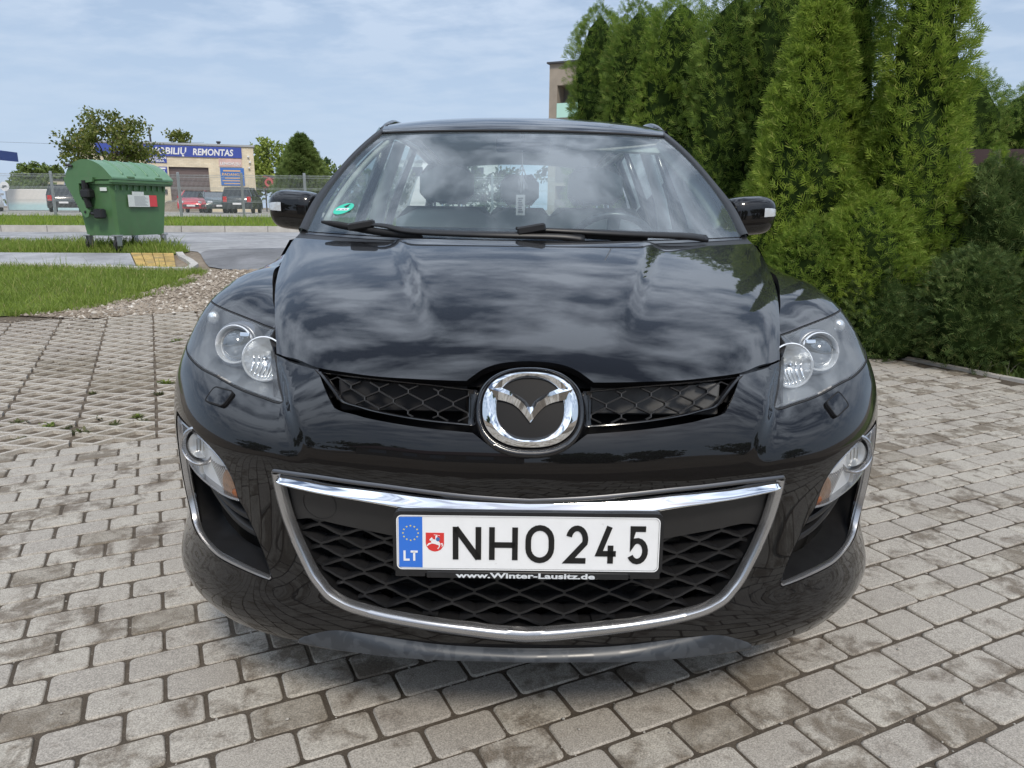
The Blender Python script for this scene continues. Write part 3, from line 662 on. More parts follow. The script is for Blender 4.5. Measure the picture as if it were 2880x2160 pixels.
def body(a, inset=0.):
    a = np.atleast_2d(np.asarray(a, float)); r = np.zeros(len(a))
    for i in range(0, len(a), 2000): q = a[i:i+2000]; r[i:i+2000] = (np.linalg.norm(q[:, None]-CA[None], axis=-1)**3)@RW[:-3]+RW[-3]+q@RW[-2:]+rib(q)
    r -= inset; return OC+np.stack([np.sin(a[:, 0])*np.cos(a[:, 1]), -np.cos(a[:, 0])*np.cos(a[:, 1]), np.sin(a[:, 1])], -1)*r[:, None]
def bnorm(a):
    e = .002; du = body(a+[e, 0])-body(a-[e, 0]); dv = body(a+[0, e])-body(a-[0, e]); n = np.cross(du, dv); n /= np.linalg.norm(n, axis=1)[:, None]
    c = body(a)-OC; s = np.sign((n*c).sum(1)); return n*s[:, None]
def S(pts, n=5): return to_sph(cr_spline(pts, n))[0]      # smooth 3D polyline -> surface coordinates
def mir(a): b = np.array(a).copy(); b[:, 0] *= -1; return b
def loop(*segs):
    o = []
    for s in segs:
        s = np.asarray(s)
        if len(o) and np.hypot(*(s[0]-o[-1])) < 2e-3: s = s[1:]
        o += s.tolist()
    if math.hypot(o[0][0]-o[-1][0], o[0][1]-o[-1][1]) < 2e-3: o.pop()
    return np.array(o)
def shrink(p, d):
    """move a closed 2D polygon inwards by d"""
    p = np.asarray(p); ar = .5*np.sum(p[:, 0]*np.roll(p[:, 1], -1)-np.roll(p[:, 0], -1)*p[:, 1]); t = np.roll(p, -1, 0)-np.roll(p, 1, 0); t /= np.linalg.norm(t, axis=1)[:, None]+1e-12
    n = np.stack([-t[:, 1], t[:, 0]], -1)*(1 if ar > 0 else -1); return p+n*d
# outlines (left half of the picture = negative x)
hl_top = [(-.885, .70, .945), (-.846, .60, .948), (-.797, .544, .941), (-.762, .515, .935), (-.69, .45, .925), (-.651, .414, .919), (-.616, .388, .914)]
hl_in = [(-.616, .388, .914), (-.607, .366, .903), (-.593, .331, .885), (-.568, .267, .849), (-.545, .208, .819), (-.528, .166, .802), (-.524, .151, .797), (-.530, .147, .793)]
hl_bot = [(-.530, .147, .793), (-.546, .157, .793), (-.568, .171, .796), (-.632, .205, .806), (-.709, .269, .82), (-.775, .33, .829), (-.845, .42, .846), (-.885, .52, .86), (-.90, .585, .872)]
hl_out = [(-.90, .585, .872), (-.90, .63, .90), (-.892, .675, .93), (-.885, .70, .945)]
HL = loop(S(hl_top), S(hl_in), S(hl_bot), S(hl_out))
gr = [(-.447, .165, .86), (-.436, .139, .851), (-.422, .109, .837), (-.405, .083, .818), (-.394, .071, .806)]
gr2 = [(-.394, .071, .806), (-.377, .065, .801), (-.35, .057, .797), (-.323, .05, .792), (-.269, .037, .786), (-.212, .027, .781), (-.147, .019, .777), (-.112, .015, .775)]
gr3 = [(-.112, .015, .775), (-.104, .013, .770), (-.077, .004, .752), (-.042, -.001, .74), (0, -.002, .735)]
hoodu = [(-.596, .335, .887), (-.574, .30, .868), (-.509, .235, .864), (-.452, .19, .870), (-.447, .165, .86)]
lgt = [(-.531, .074, .664), (-.527, .072, .6705), (-.518, .068, .672), (-.477, .054, .672), (-.428, .041, .671), (-.349, .027, .666), (-.285, .015, .663), (-.217, .005, .658), (-.132, -.002, .651), (-.062, -.005, .647), (0, -.005, .644)]
lgl = [(-.531, .074, .664), (-.53, .076, .642), (-.526, .079, .608), (-.519, .081, .567), (-.511, .08, .536), (-.501, .079, .505), (-.484, .076, .464), (-.466, .072, .429), (-.448, .067, .406), (-.429, .062, .386), (-.405, .057, .373), (-.379, .051, .363), (-.341, .042, .355), (-.296, .034, .348), (-.225, .024, .340), (-.135, .017, .330), (-.06, .014, .321), (0, .013, .317)]
LGt, LGl = S(lgt, 4), S(lgl, 4)
LG = loop(LGt, mir(LGt)[::-1], mir(LGl), LGl[::-1])
fpi = [(-.825, .307, .715), (-.746, .208, .709), (-.699, .166, .693), (-.661, .139, .667), (-.637, .128, .632), (-.626, .128, .581), (-.612, .123, .556), (-.597, .117, .518), (-.575, .11, .465), (-.554, .102, .408)]
fpo = [(-.554, .102, .408), (-.559, .104, .402), (-.572, .11, .403), (-.627, .137, .408), (-.698, .184, .412), (-.74, .22, .42), (-.78, .263, .431), (-.807, .297, .448), (-.821, .312, .488), (-.828, .317, .53), (-.830, .314, .579), (-.830, .31, .625), (-.829, .304, .672), (-.825, .307, .715)]
FP = loop(S(fpi), S(fpo))
fpo_h = fpo[:6]+[(-.792, .268, .428), (-.826, .318, .443), (-.846, .345, .488), (-.853, .350, .53), (-.856, .350, .579), (-.856, .350, .625), (-.854, .345, .672), (-.842, .330, .718), (-.825, .307, .722)]
fpi_h = [(-.825, .307, .722)]+fpi[1:]
FPH = loop(S(fpi_h), S(fpo_h))
bott = [(0, .04, .268), (-.2, .045, .268), (-.4, .075, .266), (-.55, .12, .262), (-.68, .19, .258), (-.76, .27, .256), (-.83, .38, .255), (-.87, .50, .252), (-.885, .6, .25)]
seam = [(-.885, .6, .25), (-.905, .60, .34), (-.925, .60, .45), (-.933, .62, .6), (-.936, .66, .72), (-.932, .71, .80), (-.918, .67, .85), (-.90, .585, .872)]
half = loop(S(bott), S(seam), S(hl_bot)[::-1], S(hl_in)[::-1], S(hoodu, 3), S(gr), S(gr2), S(gr3))
i1 = np.argmin(np.linalg.norm(half-to_sph([(-.607, .366, .903)])[0], axis=1)); i2 = np.argmin(np.linalg.norm(half-to_sph([(-.596, .335, .887)])[0], axis=1))
j0 = len(S(bott))-1+len(S(seam))-1+len(S(hl_bot))-1
hi_r = S(hl_in)[::-1]; cut = int(np.argmin(np.linalg.norm(hi_r-to_sph([(-.593, .331, .885)])[0], axis=1)))
half = loop(S(bott), S(seam), S(hl_bot)[::-1], hi_r[:cut+1], S(hoodu[1:], 3), S(gr), S(gr2), S(gr3))
BUMP = loop(half, mir(half)[::-1])
gap = .0016
surf_panel('bumper', [shrink(BUMP, gap*.9), LG, FPH, mir(FPH)], .0088, body, PAINT, car, .022)
# black backing sheet, stands in for the shade behind all openings
azs = np.linspace(-1.52, 1.52, 90); els = np.linspace(-.13, .36, 20)
cg = np.array([[(a, e) for a in azs] for e in els]); cp = body(cg.reshape(-1, 2), .165).reshape(20, 90, 3)
grid_obj('dark_backing', cp, BLKMAT, car)
# ---- fenders
gapc = [(-.616, .388, .914), (-.634, .455, .942), (-.663, .548, .965), (-.687, .632, .985), (-.708, .703, .997), (-.738, .815, 1.012), (-.762, .95, 1.024), (-.778, 1.08, 1.04), (-.788, 1.22, 1.052)]
arch = [( -.938, .98+.41*math.cos(math.radians(a)), .36+.41*math.sin(math.radians(a))) for a in (12, 30, 50, 70, 90, 110, 130, 150)]
fend = loop(S(hl_top)[::-1], S(hl_out)[::-1], S(seam[::-1][:4]), to_sph(arch[::-1])[0], to_sph([(-.938, 1.32, .40), (-.938, 1.30, .62), (-.936, 1.29, .80), (-.925, 1.28, .9), (-.895, 1.27, .98), (-.85, 1.25, 1.03), (-.788, 1.22, 1.052)])[0], S(gapc)[::-1])
for sgn in (1, -1):
    p = shrink(fend, gap); p = p if sgn == 1 else mir(p)
    surf_panel('fender', [p], .02, body, PAINT, car, .02)
# ---- hood
_sx = np.array([.05, .10, .17, .218, .267, .30, .388, .455, .548, .632, .703, .815, .95, 1.08, 1.22, 1.4]); _px = np.polyfit(_sx, [.50, .52, .545, .558, .568, .58, .610, .630, .659, .683, .704, .734, .758, .774, .784, .79], 3); XE = lambda s: np.polyval(_px, s)
_pe = np.polyfit(_sx, [.78, .80, .828, .848, .868, .884, .918, .945, .969, .988, 1.001, 1.021, 1.05, 1.078, 1.106, 1.12], 5); ZE = lambda s: np.polyval(_pe, s)
_sc = np.array([.075, .10, .13, .17, .22, .3, .4, .5, .6, .7, .8, .9, 1.0, 1.1, 1.25]); _pc = np.polyfit(np.sqrt(_sc+.02), [.856, .871, .886, .903, .922, .951, .983, 1.009, 1.033, 1.055, 1.076, 1.095, 1.110, 1.121, 1.13], 4); ZC = lambda s: np.polyval(_pc, np.sqrt(np.maximum(s, .05)+.02))
def hood_z(x, s):
    q = np.abs(x)/XE(s); P = .72*(1-q**2.3)+.28*(1-np.minimum(q, 1)**18); z = ZE(s)+(ZC(s)-ZE(s))*P
    xr = .21+.19*(s-.2)/.75; d = (np.abs(x)-xr)/.020; st = 1/(1+np.exp(np.clip(d*2.4, -30, 30))); am = np.clip((s-.16)/.62, 0, 1); am = am*am*(3-2*am)
    return z+.0155*am*(st-.5)
def hoodf(a): return np.stack([a[:, 0], a[:, 1], hood_z(a[:, 0], a[:, 1])], -1)
front = [(-.568, .268), (-.545, .243), (-.509, .214), (-.452, .167), (-.38, .134), (-.31, .110), (-.227, .094), (-.16, .086), (-.128, .084)]
notch = [(-.128, .084), (-.112, .100), (-.092, .118), (-.065, .131), (-.033, .138), (0, .140)]
side = [(-float(XE(s)), s) for s in (.268, .30, .388, .455, .548, .632, .703, .815, .95, 1.08, 1.20)]
rear = [(-float(XE(1.20)), 1.20), (-.70, 1.135), (-.60, 1.075), (-.5, 1.035), (-.353, .985), (-.2, .948), (0, .93)]
hh_ = loop(cr_spline(front, 4), cr_spline(notch, 4))
hl_ = loop(cr_spline(side, 4)[::-1], cr_spline(front, 4), cr_spline(notch, 4)); rr_ = cr_spline(rear, 4)
left = np.vstack([rr_[::-1][:-1], cr_spline(side, 4)[::-1][:-1], cr_spline(front, 4)[:-1], cr_spline(notch, 4)])
HOOD = np.vstack([left, (mir(left)[::-1])[1:-1]])
surf_panel('hood', [shrink(HOOD, .0022)], .015, hoodf, PAINT, car, .016, eps=.002)
# black plate added under the hood so the panel gap stays dark
ss = np.linspace(.12, 1.25, 24); qs = np.linspace(-1, 1, 25)
grid_obj('hood_backing', np.array([[(q*float(XE(s))*1.03, s+.02, float(hood_z(np.array([q*float(XE(s))*.97]), np.array([s]))[0])-.045) for q in qs] for s in ss]), BLKMAT, car)
# ---- sweep of a profile along a line on the body
def sweep(name, line, prof, m, parent, closed=False, width=None, inset=0.):
    """line: surface coords; prof: list of (inward b, outward n) in metres; width scales b per point"""
    a = np.asarray(line); P = body(a, inset); Nn = bnorm(a); t = (np.roll(P, -1, 0)-np.roll(P, 1, 0)) if closed else np.gradient(P, axis=0); t /= np.linalg.norm(t, axis=1)[:, None]; B = np.cross(Nn, t)
    w = np.ones(len(a)) if width is None else np.asarray(width)
    G = np.stack([P+B*(b*w)[:, None]+Nn*nn for b, nn in prof], 1); 
    if closed: G = np.vstack([G, G[:1]])
    o = grid_obj(name, G, m, parent); autosmooth(o, 40); return o
def dens(a, d=.008):
    return resample(a, d)
def sgn_in(line, inside):
    """+1 if the sweep's B axis points to the inside point"""
    a = np.asarray(line); k = len(a)//2; P = body(a[k:k+2]); Nn = bnorm(a[k:k+1])[0]; t = P[1]-P[0]; B = np.cross(Nn, t); return 1. if B@(body([inside])[0]-P[0]) > 0 else -1.
cl = to_sph([(0, .02, .48)])[0][0]
ringl = loop(LGl, mir(LGl)[::-1]); sg = sgn_in(ringl, cl)
dx_ = np.abs(body(ringl)[:, 0]); wd = .021+.006*np.exp(-(dx_/.25)**2)
sweep('grille_surround', ringl, [(-.002*sg, -.012), (-.002*sg, .001), (.10*sg*.02, .0045), (.45*sg, .010) if False else (.009*sg, .0085), (.016*sg, .0075), (.021*sg, .002), (.0225*sg, -.012)], SILVER, car, width=wd/.0225)
topl = loop(LGt, mir(LGt)[::-1]); sg2 = sgn_in(topl, cl)
sweep('grille_top_trim', topl, [(-.001*sg2, -.012), (-.001*sg2, .002), (.003*sg2, .005), (.006*sg2, .005), (.009*sg2, .001), (.0095*sg2, -.03)], DKSILVER, car)
# chrome bar
chT = [(-.512, .067, .6605), (-.508, .065, .661), (-.455, .049, .657), (-.393, .036, .651), (-.285, .017, .646), (-.218, .007, .641), (-.152, .001, .638), (-.062, -.004, .636), (0, -.004, .635)]
chB = [(-.511, .067, .656), (-.504, .065, .649), (-.457, .051, .643), (-.394, .039, .636), (-.286, .019, .626), (-.219, .011, .616), (-.153, .005, .61), (-.062, .001, .605), (0, .001, .603)]
a, b = S(chT, 4), S(chB, 4); a = np.vstack([a, mir(a)[::-1][1:]]); b = np.vstack([b, mir(b)[::-1][1:]])
pa, pb = body(a), body(b); nn_ = bnorm(.5*(a+b)); rows = []
for t, o_ in ((-.08, -.03), (0, -.001), (.10, .001), (.30, .0055), (.55, .0115), (.80, .0165), (.95, .0185), (1.02, .016), (1.06, -.02)): rows.append(pa+(pb-pa)*t+nn_*o_)
o = grid_obj('chrome_bar', np.array(rows), CHROME, car)
# blank panel behind the number plate, then the black lattice
pb_ = [(-.512, .07, .655), (-.515, .076, .625), (-.508, .078, .575), (-.50, .078, .553), (-.46, .066, .560), (-.40, .05, .553), (-.33, .037, .545), (-.25, .025, .535), (-.12, .012, .525), (0, .01, .52)]
ptop = [(-.512, .07, .655)]+[(x, s, z-.004) for x, s, z in chB[1:]]
pl = loop(S(pb_, 4)[::-1], S(ptop, 4)); pl = np.vstack([S(pb_, 4), (mir(S(pb_, 4))[::-1])[1:], (mir(S(ptop, 4)))[1:], S(ptop, 4)[::-1][1:-1]])
surf_panel('blank_panel', [shrink(pl, .001)], .02, lambda q: body(q, .016), mat('satin_black_panel', (.017, .017, .018), .32, 0, .2, .2, var=.15, vscale=20), car, .02)
# round tow-eye cover: a fine ring line
tc_ = to_sph([(-.44, .05, .600)])[0][0]; ring = np.array([[tc_[0]+.0235*math.cos(g), tc_[1]+.0215*math.sin(g)] for g in np.linspace(0, 2*math.pi, 40, endpoint=False)])
sweep('tow_cover_seam', ring, [(-.0009, -.001), (-.0009, .0012), (.0009, .0012), (.0009, -.001)], BLK, car, True, inset=.0165)
def lattice(name, x0, x1, z0, z1, pw, ph, tie, th, inside, fn, m, parent, depth=.016, wav=True):
    """honeycomb of curved bars; fn(x, z) -> surface point and outward normal, inside(x, z) -> bool"""
    mb = MB(); nr = int((z1-z0)/ph)+2; nc = int((x1-x0)/pw)+3
    def bar(p, q, t0):
        n_ = 3; pts = [(p[0]+(q[0]-p[0])*k/n_, p[1]+(q[1]-p[1])*k/n_) for k in range(n_+1)]
        if wav and abs(q[0]-p[0]) > 1e-4:      # S-curve
            pts = [(x, p[1]+(q[1]-p[1])*(lambda u: u*u*(3-2*u)*.55+u*.45)((x-p[0])/(q[0]-p[0]))) for x, _ in pts]
        for i in range(n_):
            a, b = pts[i], pts[i+1]
            if not (inside(*a) and inside(*b)): continue
            dx, dz = b[0]-a[0], b[1]-a[1]; L = math.hypot(dx, dz); nx, nz = -dz/L*t0/2, dx/L*t0/2; vs = []
            for (x, z) in (a, b):
                c, nn = fn(x, z); up = np.array([nx, 0, nz])
                vs += [c+up*.6+nn*.0015, c-up*.6+nn*.0015, c-up-nn*depth*.15, c-up-nn*depth, c+up-nn*depth, c+up-nn*depth*.15]
            mb.add(vs, [(k, (k+1) % 6, 6+(k+1) % 6, 6+k) for k in range(6)])
    for r in range(nr):
        z = z1-r*ph; off = (r % 2)*pw/2
        for c in range(-1, nc):
            x = x0+c*pw+off
            bar((x, z+tie/2), (x, z-tie/2), th)
            for sx in (-1, 1): bar((x, z-tie/2), (x+sx*pw/2, z-ph+tie/2), th)
    o = mb.build(name, m, parent, True); autosmooth(o, 35); return o
def bodyfn(inset):
    cache = {}
    def f(x, z):
        s = float(planS(abs(x)))
        for _ in range(3):
            a = to_sph([(x, s, z)])[0]; P = body(a, inset)[0]; s += P[1]-s
        return P, bnorm(a)[0]
    return f
LGp = body(shrink(LG, .010)); LGxz = LGp[:, [0, 2]]
pbx = np.array([(x, z) for x, s, z in pb_]); pbx = np.vstack([pbx, (pbx*[-1, 1])[::-1]])
def in_low(x, z): return bool(pip(np.array([[x, z]]), LGxz)[0]) and z < np.interp(x, pbx[:, 0], pbx[:, 1])+.012
lattice('lower_grille', -.5825, .5825, .30, .575, .0945, .0262, .007, .0085, in_low, bodyfn(.024), BLK, car, .030)
# frame of the lower grille opening: inner wall
inn = shrink(LG, .0165*.55)
sweep('grille_inner_frame', inn, [(0, -.004), (0, -.06)], BLK, car, True)
# some grey engine-bay pieces dimly seen behind the mesh
mb = MB(); mb.bbox(-.30, .34, .135, .15, .33, .52, .006); mb.bbox(-.42, -.36, .13, .16, .40, .5, .006); mb.bbox(.40, .45, .13, .16, .42, .5, .006)
for k in range(9): mb.tube([(-.30, .13, .345+.02*k), (.34, .13, .345+.02*k)], .003, 6)
mb.build('radiator', mat('radiator', (.02, .021, .022), .5, .4), car)
# ---- upper grille
GU = np.vstack([S(gr, 4), S(gr2, 4)[1:]]); gp = body(GU)
up_top = [(-.112, .10, .842), (-.2, .105, .850), (-.31, .118, .855), (-.40, .15, .857), (-.447, .165, .858)]
GUX = np.vstack([gp[:, [0, 2]], np.array([(x, z) for x, s, z in up_top])])
def gsurf(x, z):
    ax = abs(x); s = .060+.30*(z-.775)+.62*max(0, ax-.10)**2; return np.array([x, s, z]), np.array([0, -.96, .28])
gi = shrink(GUX, .003); GIN = shrink(GUX, .0075)
def in_up(x, z):
    return bool(pip(np.array([[-abs(x), z]]), gi)[0])
GGREY = mat('grille_grey', (.05, .05, .052), .35, .3)
for sg4 in (-1, 1): lattice('upper_grille', -.465, .465, .775, .856, .062, .0205, .0065, .0034, (lambda x, z: x*sg4 > 0 and in_up(x, z)), gsurf, GGREY, car, .014, False)
for sg3 in (-1, 1):
    P0 = np.array([gsurf(x*-sg3, z)[0] for x, z in resample(GUX, .012, True)]); P0c = P0.mean(0)
    def rr(k, dn): return np.array([p+(P0c-p)*k+np.array([0, -.96, .28])*dn for p in P0])
    G = np.stack([rr(-.05, .004), rr(-.02, .0075), rr(.03, .0075), rr(.07, .003), rr(.075, -.035)], 0); G = np.concatenate([G, G[:, :1]], 1)
    o = grid_obj('grille_frame', G, GLOSSBLK, car); autosmooth(o, 40)
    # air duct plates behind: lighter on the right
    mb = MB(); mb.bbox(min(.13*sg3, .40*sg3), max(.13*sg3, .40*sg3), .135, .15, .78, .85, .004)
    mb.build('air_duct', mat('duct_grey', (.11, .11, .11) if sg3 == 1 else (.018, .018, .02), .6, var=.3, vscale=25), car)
# ---- emblem
EC = np.array([0, .034, .817]); EU = np.array([0, .4545, .8907]); EN = np.array([0, -.8907, .4545])
def epl(x, y, h): return EC+np.array([x, 0, 0])+EU*y+EN*h
def sel(a, b, g, e=2.35, cy=0): c, s = math.cos(g), math.sin(g); return (a*abs(c)**(2/e)*math.copysign(1, c), cy+b*abs(s)**(2/e)*math.copysign(1, s))
em = empty('emblem', (0, 0, 0), parent=car)
gs = np.linspace(0, 2*math.pi, 97)[:-1]
def ering(a0, b0, h0, c0, e=2.35): return [epl(*sel(a0, b0, g, e, c0), h0) for g in gs]
G = np.array([ering(.0945, .077, 0, 0), ering(.0945, .077, .005, 0), ering(.0925, .0752, .0075, 0), ering(.0815, .0685, .0145, .0012), ering(.070, .0625, .0085, .0022), ering(.0665, .0598, .0045, .0024), ering(.0662, .0595, -.004, .0024)])
G = np.concatenate([G, G[:, :1]], 1); o = grid_obj('emblem_ring', G, CHROME, em); autosmooth(o, 25)
kx, ky = .0001142, .0001213
def ez(p): return [((928-x)*-kx, (815-y)*ky) for x, y in p]
wt = cr_spline(ez([(255, 395), (410, 467), (600, 545), (750, 620), (850, 690), (928, 795)]), 6); wr = cr_spline(ez([(200, 500), (290, 530), (500, 592), (700, 672), (820, 765), (928, 925)]), 6); wb = cr_spline(ez([(285, 655), (340, 672), (500, 702), (650, 762), (780, 872), (928, 1052)]), 6)
rows = [[epl(x, y, .002) for x, y in wt], [epl(x, y, .0075) for x, y in wt], [epl(x, y, .0165) for x, y in wr], [epl(x, y, .0075) for x, y in wb], [epl(x, y, .002) for x, y in wb]]
R_ = [np.array(r) for r in rows]; R_ = [np.vstack([r, (r*[-1, 1, 1])[::-1][1:]]) for r in R_]
o = grid_obj('emblem_wings', np.array(R_), CHROME, em); autosmooth(o, 12)
G = np.array([ering(.001, .001, .003, 0), ering(.03, .028, .003, 0), ering(.07, .063, .001, .001)]); G = np.concatenate([G, G[:, :1]], 1); grid_obj('emblem_plate', G, mat('emblem_black', (.006, .006, .007), .5, spec=.15), em)
G = np.array([ering(.125, .102, -.075, -.0055), ering(.111, .0925, -.012, -.0055), ering(.1065, .0895, .002, -.0045), ering(.1035, .0865, .0045, -.0035), ering(.0985, .081, .002, -.001), ering(.0945, .077, -.004, 0), ering(.06, .05, -.006, 0)]); G = np.concatenate([G, G[:, :1]], 1); o = grid_obj('emblem_surround', G, GLOSSBLK, em); autosmooth(o, 50)
# ---- number plate
PL_C = np.array([-.001, -.026, .560]); PL_N = np.array([0, -.998, .06])
pm = Matrix(((1, 0, 0, PL_C[0]), (0, .06, -.998, PL_C[1]), (0, .998, .06, PL_C[2]), (0, 0, 0, 1)))     # local x, y(up), z(out)
WHT = mat('plate_white', (.78, .79, .80), .35, 0, .3, .1, var=.03, vscale=30, dirt=((.45, .43, .40), 45, .68, .76, .5)); INK = mat('plate_ink', (.008, .008, .008), .4); EUB = mat('plate_blue', (.03, .16, .62), .35, 0, .3, .1); RED = mat('shield_red', (.62, .04, .035), .4); YST = mat('star_yellow', (.75, .62, .12), .4)
def rrect(x0, x1, y0, y1, r, n=5):
    o = []
    for cx, cy, a0 in ((x1-r, y1-r, 0), (x0+r, y1-r, 90), (x0+r, y0+r, 180), (x1-r, y0+r, 270)):
        for k in range(n+1): g = math.radians(a0+90*k/n); o.append((cx+r*math.cos(g), cy+r*math.sin(g)))
    return o
plate = MB().prism(rrect(-.258, .258, -.0555, .0555, .010), 0, .003, pm).build('license_plate', WHT, car, False); autosmooth(plate, 30)
fr = MB()
def ringprism(mb, outer, inner, h0, h1, M):
    n = len(outer); vs = [(x, y, h0) for x, y in outer]+[(x, y, h1) for x, y in outer]+[(x, y, h1) for x, y in inner]+[(x, y, h0) for x, y in inner]; vs = [tuple(M @ Vector(v)) for v in vs]
    fs = []
    for i in range(n):
        j = (i+1) % n
        for k in range(4): fs.append((k*n+i, k*n+j, ((k+1) % 4)*n+j, ((k+1) % 4)*n+i))
    mb.add(vs, fs)
ringprism(fr, rrect(-.266, .266, -.064, .064, .014), rrect(-.2565, .2565, -.054, .054, .009), -.006, .0042, pm)
fr.prism(rrect(-.266, .266, -.064, .064, .014), -.016, -.002, pm); fr.bbox(-.20, .20, -.0735, -.060, -.012, .0050, .0012, pm); fr.bbox(-.262, -.203, -.0715, -.060, -.012, .0040, .0012, pm); fr.bbox(.203, .262, -.0715, -.060, -.012, .0040, .0012, pm)
o = fr.build('plate_frame', BLK, plate); autosmooth(o, 35)
bd = MB(); ringprism(bd, rrect(-.2588, .2588, -.0563, .0563, .0105), rrect(-.2568, .2568, -.0543, .0543, .009), .001, .0045, pm); bd.build('plate_border', WHT, plate)
MB().prism([(-.2545, -.0520), (-.208, -.0525), (-.208, .0525), (-.2545, .0520)], .001, .0034, pm).build('country_band', EUB, plate)
def stroke(mb, pts, w, h0, h1, M, closed=False):
    pts = [Vector((p[0], p[1])) for p in pts]; n = len(pts); L = []; R = []
    for i in range(n):
        if closed: a, b = pts[(i-1) % n], pts[(i+1) % n]; d1 = (pts[i]-a).normalized(); d2 = (b-pts[i]).normalized()
        else: d1 = (pts[i]-pts[i-1]).normalized() if i > 0 else (pts[1]-pts[0]).normalized(); d2 = (pts[i+1]-pts[i]).normalized() if i < n-1 else d1
        n1 = Vector((-d1.y, d1.x)); n2 = Vector((-d2.y, d2.x)); m_ = n1+n2; m_ = m_/max(m_.length, 1e-6); k = 1/max(.35, m_.dot(n1)); L.append(pts[i]+m_*w/2*k); R.append(pts[i]-m_*w/2*k)
    vs = [tuple(M @ Vector((p.x, p.y, h))) for h in (h0, h1) for p in L+R]; fs = []; m2 = 2*n
    for i in range(n if closed else n-1):
        j = (i+1) % n; fs += [(m2+i, m2+n+i, m2+n+j, m2+j), (i, j, m2+j, m2+i), (n+j, n+i, m2+n+i, m2+n+j)]
    if not closed: fs += [(0, m2, m2+n, n), (n-1, 2*n-1, m2+2*n-1, m2+n-1)]
    mb.add(vs, fs)
def arc(cx, cy, rx, ry, a0, a1, n=10): return [(cx+rx*math.cos(math.radians(a0+(a1-a0)*k/n)), cy+ry*math.sin(math.radians(a0+(a1-a0)*k/n))) for k in range(n+1)]
GL = {'N': [[(0, 0), (0, 1)], [(0, .97), (1, .03)], [(1, 0), (1, 1)]], 'H': [[(0, 0), (0, 1)], [(1, 0), (1, 1)], [(0, .46), (1, .46)]],
      'O': [arc(.5, .62, .5, .38, 0, 180)+arc(.5, .38, .5, .38, 180, 360)],
      '2': [arc(.5, .66, .46, .34, 165, -20, 12)+[(.04, .0), (1.0, .0)]], '4': [[(.62, 1.06), (.02, .23), (1.02, .23)], [(.70, .48), (.70, -.07)]],
      '5': [[(.95, 1.0), (.16, 1.0), (.12, .52)]+arc(.46, .32, .49, .32, 125, -150, 14)]}
lt = MB(); ph_ = .0675; yc = -.0345; w_ = .0112
for ch, x0, x1 in (('N', 577, 783), ('H', 840, 1048), ('O', 1103, 1312), ('2', 1390, 1562), ('4', 1613, 1778), ('5', 1840, 1998)):
    a = (x0-1122)*.000272+w_/2; b = (x1-1122)*.000272-w_/2
    for st in GL[ch]: stroke(lt, [(a+(b-a)*x, yc+ph_*y) for x, y in st], w_ if ch != 'N' or len(st) > 2 or st[0][0] == st[1][0] else w_*1.05, .003, .0046, pm, ch == 'O')
lt.build('plate_characters', INK, plate)
st = MB()
for k in range(12):
    g = 2*math.pi*k/12; cx, cy = -.2312+.0150*math.cos(g), .019+.0150*math.sin(g)
    st.prism([(cx+(.0021 if i % 2 == 0 else .0010)*math.sin(math.pi*i/5), cy+(.0021 if i % 2 == 0 else .0010)*math.cos(math.pi*i/5)) for i in range(10)], .0034, .0038, pm)
st.build('eu_stars', YST, plate)
lt = MB(); stroke(lt, [(-.2435, -.0175), (-.2435, -.0365), (-.2335, -.0365)], .0042, .0034, .004, pm); stroke(lt, [(-.2315, -.0195), (-.2175, -.0195)], .0042, .0034, .004, pm); stroke(lt, [(-.2245, -.0195), (-.2245, -.0385)], .0042, .0034, .004, pm); lt.build('country_code', WHT, plate)
sh = [(-.018, .018), (.018, .018), (.018, -.004), (.0165, -.010), (.012, -.0165), (.006, -.0198), (0, -.021), (-.006, -.0198), (-.012, -.0165), (-.0165, -.010), (-.018, -.004)]
MB().prism([(x-.1835, y+.002) for x, y in sh], .0031, .0036, pm).build('shield', RED, plate)
hs = MB()
def blob(pts): hs.prism([(x-.1835, y+.002) for x, y in pts], .0036, .0040, pm)
blob([(-.008, .002), (-.004, .005), (.004, .003), (.009, -.001), (.011, -.006), (.006, -.007), (.0, -.005), (-.006, -.004)]); blob([(-.009, .006), (-.006, .009), (-.003, .004), (-.007, .001), (-.011, .003)]); blob([(-.013, -.004), (-.007, -.002), (-.006, -.004), (-.012, -.007), (-.015, -.010), (-.016, -.008)])
blob([(.007, -.006), (.011, -.006), (.009, -.012), (.006, -.016), (.005, -.014), (.008, -.011)]); blob([(.001, .003), (.005, .004), (.005, .011), (.003, .013), (.001, .011)]); blob([(-.002, .0135), (.010, .012), (.010, .0128), (-.002, .0145)]); blob([(.011, -.004), (.015, -.003), (.016, -.009), (.013, -.011), (.014, -.007)])
hs.build('shield_rider', WHT, plate)
BLU = mat('shield_blue', (.06, .16, .36), .4); MB().prism([(-.1835+.006+.004*math.cos(g), .007+.0045*math.sin(g)) for g in np.linspace(0, 6.0, 9)], .0040, .0043, pm).build('rider_shield', BLU, plate)
